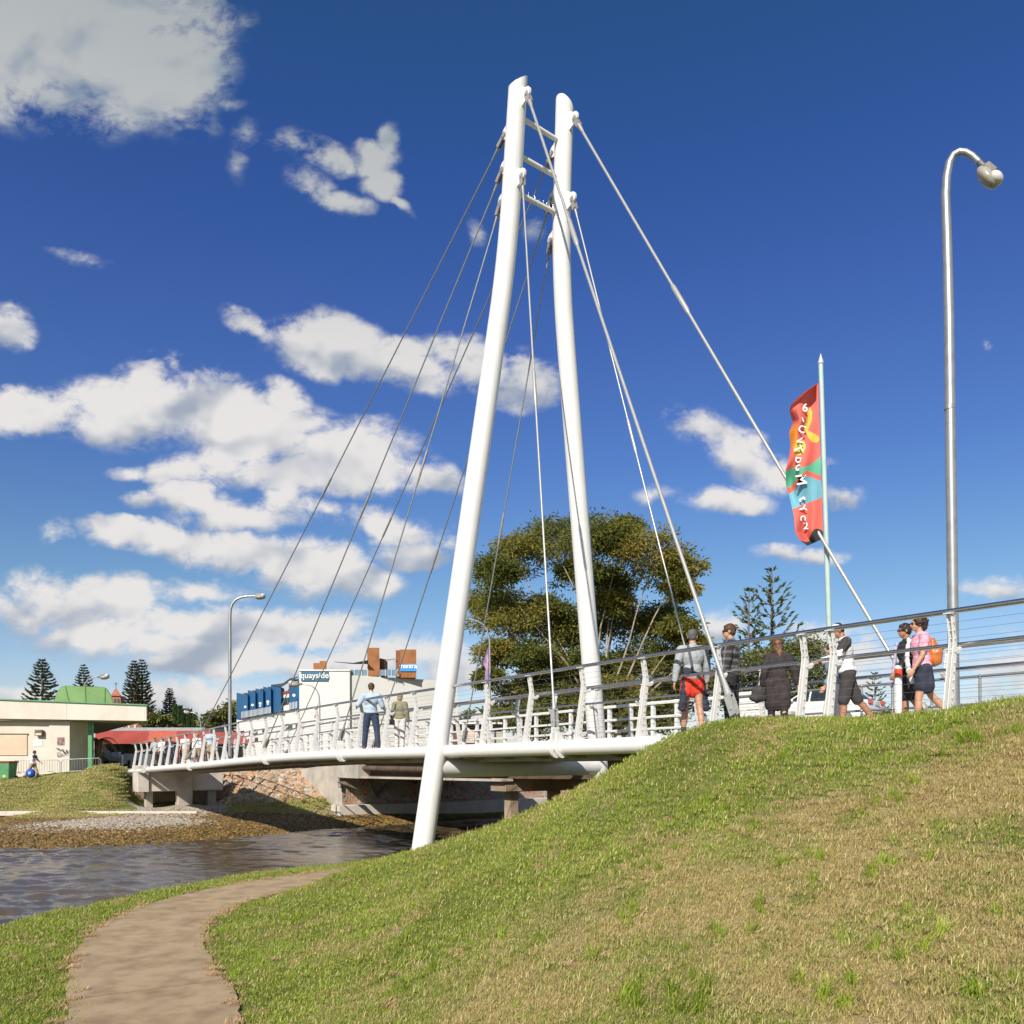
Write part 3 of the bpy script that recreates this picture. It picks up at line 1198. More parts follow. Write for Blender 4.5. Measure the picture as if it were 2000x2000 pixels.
mb = MB()
for x0 in (-0.030, 0.020):
    mb.prism([(x0, -w, h) for w, h in post_profile()], (0.012, 0, 0))
for h, w in WIRES:
    mb.tube([(-0.052, -w - .01, h), (0.052, -w - .01, h)], 0.009, 6)
mb.prism([(-.05, -.02, 1.362), (.05, -.02, 1.362), (.05, -.16, 1.362), (-.05, -.16, 1.362)], (0, 0, 0.012))
bm = bmesh.new()
post_me = mb.mesh('railing_post', [M_post])
bm.from_mesh(post_me)
bmesh.ops.recalc_face_normals(bm, faces=bm.faces)
bm.to_mesh(post_me)
bm.free()
mb = MB()
mb.prism([(-0.028, -w, h) for w, h in ((0.15, 0.93), (0.23, 0.885), (0.30, 0.90), (0.345, 0.955), (0.325, 0.975), (0.28, 0.945), (0.20, 0.965))], (0.056, 0, 0))
mb.tube([(0, -0.335, 0.955), (0, -0.345, 0.99)], 0.012, 6)
arm_me = mb.mesh('rail_arm', [M_post])
TH = math.atan2(D.y, D.x)


def put_post(t, far, parent):
    loc = B(t, WD if far else 0.0)
    o = link('railing_post', post_me, parent, loc - parent.location, TH + (math.pi if far else 0))
    link('rail_arm', arm_me, o, Vector((0, 0, 0)))
    return o


post_px = [1559, 1391.5, 1248, 1127, 1026, 941, 868, 802, 748, 697, 650.5, 611, 576, 543.6, 511.8, 484, 459, 434.5, 412, 392, 374, 356, 340, 325, 310.6, 296, 282, 271, 260]
post_t = [t_of(p) for p in post_px]
for t in post_t:
    for far in (0, 1):
        put_post(t, far, bridge)


def rails(parent, t0, t1):
    for far in (0, 1):
        def W(w):
            return WD - w if far else w
        for nm, w, h, r, mt in (('top_rail', 0.10, 1.40, 0.034, M_steel), ('handrail', 0.345, 1.01, 0.026, M_steel)):
            mb = MB()
            mb.tube(along(W(w), h, t0, t1, 0.8), r, 12)
            mb.obj(nm, mt, parent)
        for h, w in WIRES:
            mb = MB()
            mb.tube(along(W(w), h, t0 + 0.1, t1 - 0.1, 1.6), 0.0022, 4, caps=False)
            mb.obj('railing_wire', M_steel, parent)


T_J = (t_of(1559) + t_of(1615)) / 2
rails(bridge, T_J + .004, T_FAR)

landing = tag(MB().hexa([B(0, -.12, -.28), B(-14, -.12, -.28), B(-14, WD + .12, -.28), B(0, WD + .12, -.28),
                         B(0, -.12, 0), B(-14, -.12, 0), B(-14, WD + .12, 0), B(0, WD + .12, 0)]).obj('landing', M_concw, bevel=0.01),
              'pale concrete landing slab at the near end of the footbridge', kind='structure')

ar = thing('approach_railing', 'white post and steel wire railing beside the path, right of the footbridge', 'railing', B(-4.3, 0))
for px in (1615, 1848, 2140):
    for far in (0, 1):
        put_post(t_of(px), far, ar)
rails(ar, T_J - .004, -8.5)

# far pier of the footbridge: a concrete cap on dark columns
pr = thing('bridge_pier', 'pale concrete pier block carrying the far end of the footbridge', 'bridge pier', P(350, 1575, 47))
a0 = P(268, 1480, 46.1)
a0.z = 0


def slab(name, base, w0, w1, d0, d1, z0, z1, mat, parent, ax=Q, ay=D, bevel=0.02):
    """block between offsets w along ax and d along ay from a base point"""
    b = Vector((base.x, base.y, 0))
    p = []
    for z in (z0, z1):
        for w, d in ((w0, d0), (w1, d0), (w1, d1), (w0, d1)):
            p.append(b + ax * w + ay * d + Vector((0, 0, z)))
    return MB().hexa(p).obj(name, mat, parent, bevel=bevel)


slab('pile_cap', a0, 0.62, 4.75, 0.0, 1.1, -1.92, -0.66, M_concw, pr)
slab('end_block', a0, 0.0, 0.60, -0.12, 1.2, -1.94, -0.44, M_concw, pr)
slab('column', a0, 2.15, 2.95, -0.22, 0.45, -3.1, -0.72, M_conc, pr)
slab('column', a0, 0.55, 0.95, 0.5, 0.9, -3.1, -1.9, M_conc, pr)
slab('column', a0, 4.0, 4.5, 0.5, 0.9, -3.1, -1.9, M_conc, pr)
slab('back_wall', a0, 0.3, 5.2, 1.9, 2.2, -3.2, -0.9, M_concd, pr)

# ------------------------------------------------------------------ road bridge beside it
KR = 0.044


def R_(px, py=None, w=0.0, d=0.0, E=None):
    """point on the near edge line of the road bridge seen at column px"""
    z = F / (KR * (px + 170))
    v = Vector(((px - CX) / F * z, z, 0)) + Q * w + D * d
    if py is not None:
        v.z = (HY - py) / F * z
    if E is not None:
        v.z = E
    return v


RT0 = R_(1200)
rb = thing('road_bridge', 'low concrete road bridge with white rail fence behind the footbridge', 'road bridge', R_(985, E=-3))


def Rt(px):
    z = F / (KR * (px + 170))
    return (z - RT0.y) / D.y


def RB(t, w, e):
    v = RT0 + D * t + Q * w
    v.z = e
    return v


def redge(t):
    return float(np.interp(t, [Rt(1900), Rt(1300), Rt(958), Rt(640), Rt(480)], [.62, .60, .45, .30, .10]))


def strip(name, w0, w1, h0, h1, t0, t1, mat, parent, n=16):
    mb = MB()
    vs = []
    for i in range(n + 1):
        t = t0 + (t1 - t0) * i / n
        e = redge(t)
        for w, h in ((w0, h0), (w0, h1), (w1, h1), (w1, h0)):
            vs.append(RB(t, w, e + h))
    fs = []
    for i in range(n):
        for k in range(4):
            a, b = i * 4 + k, i * 4 + (k + 1) % 4
            fs.append((a, b, b + 4, a + 4))
    fs += [(0, 1, 2, 3), (n * 4 + 3, n * 4 + 2, n * 4 + 1, n * 4)]
    mb.add(vs, fs)
    return mb.obj(name, mat, parent)


tA, tZ = Rt(1500), Rt(700)
tabut = Rt(703)
M_road = pm('asphalt', (0.06, 0.06, 0.06), 0.9, var=0.2, scale=6, bump=0.3)
strip('deck_slab', -0.1, 9.0, -0.55, -0.06, tA, tabut + 3.0, M_concd, rb)
strip('kerb', -0.15, 0.25, -0.56, 0.02, tA, Rt(560), M_concw, rb)
for w in (0.35, 1.6, 3.2, 5.0, 6.8):
    strip('girder', w, w + 0.22, -1.22, -0.551, Rt(1260), tabut + (2.0 if w > 1 else 0), M_rust, rb)
    strip('girder_flange', w - 0.1, w + 0.32, -1.27, -1.221, Rt(1260), tabut, M_rust, rb)
pipe = MB()
pipe.tube([RB(tabut - (tabut - Rt(985)) * i / 12, -0.02, redge(tabut) - 0.86) for i in range(13)], 0.13, 12)
pipe.obj('service_pipe', M_rust, rb)
strip('cable_tray', -0.22, 0.3, -1.37, -1.28, Rt(990), tabut, M_conc, rb)
# pier with crosshead
pz = R_(985)
pcz = MB()
b0 = R_(972)
hd = thing('crosshead', 'tmp', 'tmp')
bpy.data.objects.remove(hd)
slab('crosshead', b0, 0.0, 8.5, -0.5, 0.5, -1.32, -0.80, M_concd, rb, bevel=0.03)
for w in (0.45, 2.6, 5.0, 7.4):
    slab('pier_column', b0, w, w + 0.42, -0.2, 0.2, -3.6, -1.32, M_concd, rb)
# white fence along the near edge: three rails, posts about a metre apart
fpost = None
t = Rt(1420)
tend = Rt(520)
step = 0.98
k = 0
while t < tend:
    e = redge(t)
    if fpost is None:
        m_ = MB()
        m_.box((0, 0, 0.56), 0.11, 0.11, 1.12)
        m_.box((0, 0, 1.135), 0.12, 0.12, 0.03)
        fpost = m_.mesh('fence_post', [M_post])
        m_ = MB()
        m_.prism([(-.07, -.02, 0), (-.07, .16, 0), (-.07, .10, .22), (-.07, 0.0, .25)], (0.14, 0, 0))
        fstub = m_.mesh('kerb_stub', [M_post])
    link('fence_post', fpost, rb, RB(t, 0.12, e) - rb.location, TH)
    if Rt(940) > t:
        link('kerb_stub', fstub, rb, RB(t + 0.5, 2.0, e) - rb.location, TH)
    t += step
    k += 1
for h, hh in ((1.05, 0.09), (0.63, 0.07), (0.27, 0.07)):
    strip('fence_rail', 0.03, 0.085, h, h + hh, Rt(1420) - 0.1, tend, M_post, rb, 24)
# solid white end panels at the near end of the fence
for i in range(7):
    strip('end_board', -0.05, 0.02, 0.02 + 0.17 * i, 0.17 + 0.17 * i, Rt(1500), Rt(1432), M_post, rb, 1)
slab('end_pier', R_(1515), 0, 0.3, -0.45, 0.0, 0.3, 1.22, M_concw, rb)

# abutment, wing wall and footing on the far bank
ab = thing('abutment', 'graffiti covered concrete abutment wall on the far bank beside the rocky slope', 'abutment', R_(703, E=-3))


def graffiti_material():
    m = bpy.data.materials.new('graffiti_concrete')
    m.use_nodes = True
    T = NT(m.node_tree)
    bs = T.n['Principled BSDF']
    geo = T.node('ShaderNodeNewGeometry')
    pos = geo.outputs['Position']
    n = T.noise(pos, 1.3, 5, .65)
    base = T.mix(n, (0.46, 0.36, 0.25), (0.30, 0.22, 0.15))
    tags = [((0.62, 0.05, 0.04), 1.0, 0.57), ((0.05, 0.30, 0.42), 1.3, 0.58), ((0.55, 0.55, 0.50), 1.9, 0.58), ((0.12, 0.25, 0.10), 1.5, 0.60), ((0.03, 0.03, 0.04), 2.2, 0.62)]
    c = base
    gm = T.maprange(T.noise(pos, 0.35, 2, .5), 0.30, 0.45)
    for i, (col, s, th) in enumerate(tags):
        off = T.vmath('ADD', pos, (i * 13.7, i * 5.1, i * 3.3))
        d = T.noise(off, s * 1.6, 2, .4, 2.2)
        k = T.maprange(T.math('ABSOLUTE', T.math('SUBTRACT', d, th - .02)), 0.022, 0.038, 1.0, 0.0)
        kk = T.maprange(T.noise(off, 0.8, 1, .5), 0.42, 0.56)
        c = T.mix(T.math('MULTIPLY', T.math('MULTIPLY', k, kk), gm), c, col)
    T.put(bs.inputs['Base Color'], c)
    bs.inputs['Roughness'].default_value = 0.85
    return m


M_graf = graffiti_material()
aw = P(668, 0, 43.6)
slab('wall_face', aw, 0.0, 16.0, 0.0, 0.6, -2.50, 0.0, M_graf, ab)
slab('footing', aw, -0.5, 16.0, -0.75, 0.3, -3.5, -2.50, M_concw, ab)
slab('girder_shelf', R_(703), -0.4, 0.8, -0.55, 2.0, -1.05, -0.2, M_conc, ab)
# wing wall in front of the camera
w0, w1, w2 = P(588, 0, 47.5), P(667, 0, 43.6), R_(703)
for (a, b, za, zb, ha, hb, nm) in ((w0, w1, -2.9, -2.9, -0.65, -0.30, 'wing_wall'),):
    a = Vector((a.x, a.y, 0))
    b = Vector((b.x, b.y, 0))
    dd = (b - a).normalized()
    nn = Vector((-dd.y, dd.x, 0))
    p = []
    for off in (0.0, 0.35):
        p.append([a + nn * off + Vector((0, 0, za)), b + nn * off + Vector((0, 0, zb)), b + nn * off + Vector((0, 0, hb)), a + nn * off + Vector((0, 0, ha))])
    q = p[0]
    r = p[1]
    MB().hexa([q[0], q[1], r[1], r[0], q[3], q[2], r[2], r[3]]).obj(nm, M_conc, ab, bevel=0.02)
dp = MB()
c = P(664, 1497, 43.35)
dp.tube([Vector((c.x, c.y, -0.3)), Vector((c.x, c.y, -1.6))], 0.09, 8)
dp.obj('drain_pipe', M_galv, ab)
dp = MB()
g0, g1 = P(660, 1529, 42.0), P(704, 1545, 41.0)
dp.prism([g0, P(676, 1528, 42.0), g1, P(690, 1540, 41.5)], (0.0, -0.25, 0.06))
dp.obj('chute_flap', M_rust, ab)
# painted tags on the sunlit part
Mblue = pm('tag_blue', (0.10, 0.42, 0.52), 0.7, var=.2)
Mblk = pm('tag_black', (0.03, 0.03, 0.035), 0.7, var=.2)
wd = Q


def scribble(name, c, rx, rz, right, out, mat, parent, n=26, seed=1, r=0.018):
    rr = random.Random(seed)
    mb = MB()
    pts = []
    for i in range(n):
        f = i / (n - 1)
        pts.append(Vector(c) + Vector(right) * ((f - .5) * 2 * rx * 0.8 + rr.uniform(-.35, .35) * rx) + Vector((0, 0, rr.uniform(-1, 1) * rz)) + Vector(out) * 0.012)
    s = []
    for i in range(len(pts) - 1):
        s += [pts[i].lerp(pts[i + 1], k / 3) for k in range(3)]
    sm = [s[0]] + [(s[i - 1] + s[i] + s[i + 1]) / 3 for i in range(1, len(s) - 1)] + [s[-1]]
    mb.tube(sm, r, 5, flat=0.4)
    return mb.obj(name, mat, parent)


out = -D
v0 = Vector((aw.x, aw.y, 0))
scribble('spray_tag', v0 + Q * .75 + Vector((0, 0, -0.78)), .30, .22, wd, out, Mblk, ab, 16, 4, .025)
scribble('spray_tag', v0 + Q * .55 + Vector((0, 0, -1.85)), .22, .16, wd, out, Mblk, ab, 9, 5, .02)
mb = MB()
for o in (0.0, .12):
    mb.tube([v0 + Q * (1.45 + o) - D * .02 + Vector((0, 0, -1.25)), v0 + Q * 2.0 - D * .02 + Vector((0, 0, -2.15 + o)), v0 + Q * (2.7 - o) - D * .02 + Vector((0, 0, -1.45))], .055, 6, flat=.3)
mb.obj('spray_tag', Mblue, ab)
for i, (w_, z_, rx_, rz_, mt) in enumerate([(3.6, -1.0, .5, .25, Mblue), (5.2, -1.9, .5, .2, Mblue), (4.4, -1.2, .4, .3, pm('tag_red', (.42, .05, .04), .7)), (6.8, -1.3, .5, .3, pm('tag_pale', (.5, .5, .45), .7)), (8.2, -1.2, .5, .3, bpy.data.materials['tag_red'])]):
    scribble('spray_tag', v0 + Q * w_ + Vector((0, 0, z_)), rx_, rz_, wd, out, mt, ab, 20, 30 + i, .035)


# ------------------------------------------------------------------ vegetation
def leaf_material(name, c1, c2, c3=None, tr=0.25):
    m = bpy.data.materials.new(name)
    m.use_nodes = True
    T = NT(m.node_tree)
    bs = T.n['Principled BSDF']
    at = T.node('ShaderNodeAttribute', attribute_name='tint')
    f = at.outputs['Fac']
    c = T.mix(T.maprange(f, 0.0, 0.6, 0.0, 1.0, 'LINEAR'), c1, c2)
    c = T.mix(T.maprange(f, 0.6, 1.0, 0.0, 1.0, 'LINEAR'), c, c3 or c2)
    T.put(bs.inputs['Base Color'], c)
    bs.inputs['Roughness'].default_value = 0.55
    bs.inputs['Specular IOR Level'].default_value = 0.25
    tl = T.node('ShaderNodeBsdfTranslucent')
    T.put(tl.inputs[0], c)
    mx = T.node('ShaderNodeMixShader')
    mx.inputs[0].default_value = tr
    T.l.new(bs.outputs[0], mx.inputs[1])
    T.l.new(tl.outputs[0], mx.inputs[2])
    T.l.new(mx.outputs[0], T.n['Material Output'].inputs[0])
    return m


def leaf_mesh(name, pos, nrm_dir, length, width, tint, mat, parent):
    """one small quad per leaf (kite shaped), vectorised"""
    n = len(pos)
    d = nrm_dir / np.linalg.norm(nrm_dir, axis=1, keepdims=True)
    r = rng.normal(size=(n, 3))
    s = np.cross(d, r)
    s /= np.linalg.norm(s, axis=1, keepdims=True)
    L = (length * rng.uniform(0.7, 1.3, n))[:, None]
    Wd_ = (width * rng.uniform(0.7, 1.3, n))[:, None]
    v = np.empty((n, 4, 3))
    v[:, 0] = pos
    v[:, 1] = pos + d * L * 0.45 + s * Wd_ * 0.5
    v[:, 2] = pos + d * L
    v[:, 3] = pos + d * L * 0.45 - s * Wd_ * 0.5
    me = bpy.data.meshes.new(name)
    me.vertices.add(n * 4)
    me.vertices.foreach_set('co', v.ravel())
    me.loops.add(n * 4)
    me.loops.foreach_set('vertex_index', np.arange(n * 4, dtype=np.int32))
    me.polygons.add(n)
    me.polygons.foreach_set('loop_start', np.arange(0, n * 4, 4, dtype=np.int32))
    me.polygons.foreach_set('loop_total', np.full(n, 4, dtype=np.int32))
    me.update()
    a = me.attributes.new('tint', 'FLOAT', 'POINT')
    a.data.foreach_set('value', np.repeat(np.clip(tint, 0, 1), 4).astype(np.float32))
    me.materials.append(mat)
    return link(name, me, parent)


M_bark = pm('pale_bark', (0.42, 0.34, 0.26), 0.9, var=0.22, scale=2.5, bump=0.4)
M_barkd = pm('brown_bark', (0.20, 0.14, 0.09), 0.9, var=0.2, scale=3, bump=0.4)
L_euc = leaf_material('gum_leaves', (0.10, 0.125, 0.028), (0.22, 0.225, 0.045), (0.42, 0.31, 0.075), 0.5)
L_bush = leaf_material('bush_leaves', (0.06, 0.08, 0.02), (0.16, 0.17, 0.04), (0.26, 0.22, 0.06))
L_pine = leaf_material('pine_needles', (0.045, 0.065, 0.035), (0.10, 0.12, 0.055), (0.17, 0.15, 0.07), 0.2)
L_young = leaf_material('young_pine_needles', (0.07, 0.115, 0.05), (0.13, 0.18, 0.075), (0.20, 0.20, 0.09), 0.3)
L_cyp = leaf_material('cypress_leaves', (0.025, 0.055, 0.02), (0.06, 0.10, 0.03), (0.09, 0.12, 0.04), 0.1)


def crown_tree(name, label, base, blobs, trunk_r, clumps, leaves, lsize, mat, bark, group=None, cl_r=0.16, limb=True, droop=0.35):
    """base point, blobs = [(centre, radius)] the crown's lobes; each lobe is a cloud of small leaf clumps round its own twigs"""
    root = thing(name, label, 'tree', base, group)
    mb = MB()
    b = Vector(base)
    cs = [Vector(c) for c, _ in blobs]
    mid = sum(cs, Vector()) / len(cs)
    zlo = min(c.z - r for (c, r) in blobs)
    hub = Vector((b.x * .6 + mid.x * .4, b.y, max(b.z + 0.5, zlo + (mid.z - zlo) * 0.25)))
    mb.tube([b - Vector((0, 0, .3)), b.lerp(hub, .5) + Vector((rng.uniform(-.2, .2), 0, 0)), hub], [trunk_r * 1.25, trunk_r, trunk_r * .8], 10)
    P_, Dn, Tn = [], [], []
    for (c, r) in blobs:
        c = Vector(c)
        r1 = trunk_r * 0.45
        k1 = hub.lerp(c, .5) + Vector((rng.uniform(-1, 1), rng.uniform(-1, 1), rng.uniform(-.2, .9))) * r * .8
        if limb:
            st = hub.lerp(b, rng.uniform(0, .3))
            ce_ = c - Vector((0, 0, r * .25))
            pl = [(st * (1 - q) ** 2 + k1 * 2 * q * (1 - q) + ce_ * q * q) + Vector((math.sin(q * 7 + c.x), math.cos(q * 6 + c.z), math.sin(q * 9 + c.x * 2))) * r * .09 * math.sin(q * 3.14) for q in [i / 7 for i in range(8)]]
            mb.tube(pl, [r1 * (1 - .78 * i / 7) for i in range(8)], 7)
        nb = rng.uniform(0.25, 0.7)
        for k in range(clumps):
            u = rng.normal(size=3)
            u /= np.linalg.norm(u)
            u[2] = abs(u[2]) * 1.0 if rng.random() < .55 else u[2]
            rr = r * rng.uniform(0.45, 1.08)
            cc = np.array(c) + u * rr * np.array([1, 1, .78])
            if limb and k % 2 == 0:
                a = c + (Vector(cc) - c) * -0.15 - Vector((0, 0, r * .2))
                m_ = a.lerp(Vector(cc), .5) + Vector((0, 0, -r * .06))
                mb.tube([a, m_, Vector(cc)], [r1 * .22, r1 * .16, r1 * .06], 4, caps=False)
            n = int(leaves * rng.uniform(.6, 1.4))
            q = rng.normal(size=(n, 3)) * (r * cl_r) * np.array([1.15, 1.15, .62])
            P_.append(cc + q)
            dd = q + rng.normal(size=(n, 3)) * r * .12
            dd[:, 2] -= droop * r * .25
            Dn.append(dd)
            Tn.append(np.clip(nb + rng.uniform(-.25, .25) + rng.normal(size=n) * .12, 0, 1))
    mb.obj('trunk', bark, root, fix=False)
    P_ = np.vstack(P_)
    leaf_mesh('crown', P_, np.vstack(Dn), lsize, lsize * .36, np.concatenate(Tn), mat, root)
    return root


ez = 62.0
eb = [(960, 1120, 44), (1005, 1082, 56), (1075, 1052, 62), (1150, 1070, 70), (1215, 1050, 46), (1232, 1030, 30), (1285, 1090, 64), (1335, 1112, 42), (1345, 1152, 34),
      (950, 1178, 50), (985, 1222, 66), (1055, 1195, 54), (1090, 1250, 62), (955, 1275, 38), (938, 1322, 24), (1240, 1225, 62), (1308, 1222, 56), (1190, 1140, 46), (1120, 1120, 40),
      (1290, 1300, 62), (1345, 1290, 46), (1378, 1262, 26), (1160, 1320, 56), (1070, 1330, 58), (1005, 1360, 44), (1235, 1370, 58), (1110, 1390, 60), (1320, 1360, 60), (1180, 1405, 60), (1030, 1410, 46), (1380, 1330, 34), (960, 1400, 30), (1270, 1420, 60), (1150, 1225, 44), (1200, 1180, 40), (1030, 1290, 44), (1220, 1300, 44), (1340, 1230, 36), (1120, 1310, 46), (1190, 1350, 44), (1275, 1385, 40), (1085, 1365, 40), (1150, 1290, 34)]
blobs = [(P(1158 + (x - 1158) * .93, y + 4, ez + rng.uniform(-4.5, 4.5)), r * .98 * ez / F) for x, y, r in eb]
crown_tree('eucalyptus_tree', 'large spreading eucalyptus tree with olive crown behind the bridge pylon', P(1185, 1482, ez), blobs, 0.27, 46, 96, 0.31, L_euc, M_bark, cl_r=.17)


def blob_px(lst, z, sp=2.0):
    return [(P(x, y, z + rng.uniform(-sp, sp)), r * z / F) for x, y, r in lst]


crown_tree('bushy_tree', 'rounded green tree behind the two young pines at right', P(1480, 1470, 46), blob_px([(1500, 1290, 34), (1460, 1300, 36), (1540, 1275, 40), (1580, 1270, 36), (1600, 1300, 34), (1420, 1320, 34), (1380, 1345, 36), (1530, 1320, 44), (1470, 1345, 40), (1570, 1335, 40), (1420, 1370, 34), (1610, 1335, 26)], 46, 1.5), .25, 26, 40, .24, L_bush, M_barkd, cl_r=.2)
crown_tree('garden_tree', 'small olive tree beside the brick church roof', P(305, 1455, 98), blob_px([(288, 1412, 15), (303, 1404, 17), (320, 1412, 16), (334, 1420, 12), (300, 1424, 16), (318, 1430, 12)], 98), .3, 16, 24, .55, L_bush, M_bark, cl_r=.2)
crown_tree('garden_tree', 'dark leafy tree just left of the blue building', P(440, 1455, 96), blob_px([(410, 1412, 18), (428, 1402, 20), (446, 1392, 18), (458, 1380, 14), (440, 1420, 22), (405, 1430, 14), (455, 1405, 16), (420, 1434, 18)], 96), .3, 16, 26, .55, L_bush, M_barkd, cl_r=.2)
crown_tree('shrub', 'low green shrub beyond the end of the road bridge', P(925, 1470, 56), blob_px([(905, 1410, 12), (925, 1402, 16), (950, 1395, 18), (975, 1398, 14)], 56, 1.), .12, 12, 26, .3, L_bush, M_barkd, cl_r=.22)
crown_tree('shrub', 'dark low hedge bush beside the galvanised pipe fence', P(1722, 1420, 24), blob_px([(1700, 1402, 12), (1722, 1398, 16), (1745, 1402, 14)], 24, .3), .05, 14, 30, .10, L_bush, M_barkd, cl_r=.22)


def norfolk(name, label, px, ptop, pbase, z, wpx, tiers, per, mat, group, up=0.28, dens=26, lw=0.16, narrow=0.0, skip=0.0):
    base = P(px, pbase, z)
    top = P(px, ptop, z)
    h = top.z - base.z
    R = wpx * z / F / 2
    root = thing(name, label, 'tree', base, group)
    skipthin = name == 'young_pine'
    mb = MB()
    lean = Vector((rng.uniform(-.01, .01) * h, 0, 0))
    mb.tube([base, base.lerp(top, .5) + lean, top], [h * .022 * (0.6 if skipthin else 1), h * .014 * (0.6 if skipthin else 1), h * .003], 8)
    Ps, Ds, Ts = [], [], []
    for k in range(tiers):
        f = 0.06 + 0.93 * (k / (tiers - 1)) ** 0.92
        c = base.lerp(top, f)
        rad = R * ((1 - f) ** (0.72 + narrow) * 1.12 + .03) * rng.uniform(.82, 1.12)
        ph0 = rng.uniform(0, 6.28)
        for j in range(per):
            if rng.random() < skip:
                continue
            th = ph0 + 2 * math.pi * j / per + rng.uniform(-.15, .15)
            rl = rad * rng.uniform(.8, 1.12)
            dv = np.array([math.cos(th), math.sin(th), 0])
            rise = up * rng.uniform(.6, 1.3)
            pts = []
            for s in range(6):
                q = s / 5
                pts.append(np.array(c) + dv * rl * q + np.array([0, 0, rl * (rise * q - .18 * math.sin(math.pi * q))]))
            mb.tube([Vector(p) for p in pts], [h * .0035, h * .003, h * .0025, h * .002, h * .0015, h * .0008], 4, caps=False)
            n = max(6, int(dens * rl / R))
            q = rng.uniform(.15, 1.0, n)
            ii = np.clip((q * 5).astype(int), 0, 4)
            pa = np.array(pts)[ii]
            pb = np.array(pts)[ii + 1]
            pp = pa + (pb - pa) * (q * 5 - ii)[:, None]
            side = np.cross(dv, [0, 0, 1])
            sg = np.where(rng.random(n) < .5, -1, 1)[:, None]
            dd = dv * rng.uniform(.6, 1.0, n)[:, None] + side * sg * rng.uniform(.05, .55, n)[:, None] + np.array([0, 0, 1]) * rng.uniform(.1, .8, n)[:, None]
            Ps.append(pp)
            Ds.append(dd)
            Ts.append(np.clip(rng.normal(.4, .22, n), 0, 1))
    mb.obj('trunk', M_barkd, root, fix=False)
    Lf = R * lw
    leaf_mesh('crown', np.vstack(Ps), np.vstack(Ds), Lf, Lf * .32, np.concatenate(Ts), mat, root)
    return root


GP = 'tall pines on the skyline'
norfolk('norfolk_pine', 'ragged dark pine behind the kiosk roof, leftmost tree on the skyline', 82, 1290, 1390, 130, 62, 17, 7, L_pine, GP, up=.15, dens=60, lw=.22, skip=.15)
norfolk('norfolk_pine', 'small hazy pine directly above the green cupola roof', 163, 1300, 1380, 170, 46, 15, 7, L_pine, GP, up=.18, dens=60, lw=.22)
norfolk('norfolk_pine', 'broad twin crowned pine beside the church spire', 262, 1292, 1425, 112, 62, 22, 8, L_pine, GP, up=.30, dens=64, lw=.18)
norfolk('norfolk_pine', 'companion pine grown into the right side of the broad pine', 277, 1290, 1425, 113, 58, 22, 8, L_pine, GP, up=.30, dens=64, lw=.18)
norfolk('norfolk_pine', 'slim conical pine left of the cypress row', 331, 1346, 1440, 118, 38, 22, 8, L_pine, GP, up=.22, dens=60, lw=.26)
G2 = 'young open branched pines at right'
norfolk('young_pine', 'shorter young pine with open tiers, left one of the pair', 1463, 1152, 1400, 50, 112, 11, 5, L_young, G2, up=.8, dens=42, lw=.17)
norfolk('young_pine', 'taller young pine with open tiers, right one of the pair', 1508, 1112, 1400, 52, 150, 12, 5, L_young, G2, up=.85, dens=46, lw=.15)
norfolk('young_pine', 'tiny distant young pine beside the striped bollard', 1708, 1316, 1425, 40, 62, 10, 5, L_young, G2, up=.5, dens=34, lw=.22)


def cypress(px, ptop, pbase, z, wpx, label):
    base, top = P(px, pbase, z), P(px, ptop, z)
    h = top.z - base.z
    R = wpx * z / F / 2
    root = thing('cypress_tree', label, 'tree', base, 'row of slim cypresses on the far hill')
    mb = MB()
    mb.tube([base, top - Vector((0, 0, h * .1))], [R * .3, R * .05], 6)
    mb.obj('trunk', M_barkd, root, fix=False)
    n = 1400
    f = rng.uniform(0.02, 1, n)
    th = rng.uniform(0, 6.28, n)
    rr = R * np.sqrt(np.clip(1 - f, 0, 1)) * rng.uniform(.5, 1.0, n)
    pos = np.array(base) + np.stack([rr * np.cos(th), rr * np.sin(th), f * h], 1)
    dr = np.stack([np.cos(th) * .5, np.sin(th) * .5, np.ones(n)], 1)
    leaf_mesh('crown', pos, dr, .55, .2, rng.uniform(0, 1, n), L_cyp, root)


for px, pt, w, lb in [(342, 1382, 8.5, 'cypress nearest the slim pine, leftmost of the row'), (351.5, 1384, 7, 'thin cypress, second from the slim pine'), (360, 1391, 7, 'cypress in the middle of the row of five'),
                      (370.5, 1391, 7, 'cypress beside the small white street lamp'), (381, 1399, 6.5, 'shortest cypress at the right end of the row')]:
    cypress(px, pt, 1440, 105, w, lb)

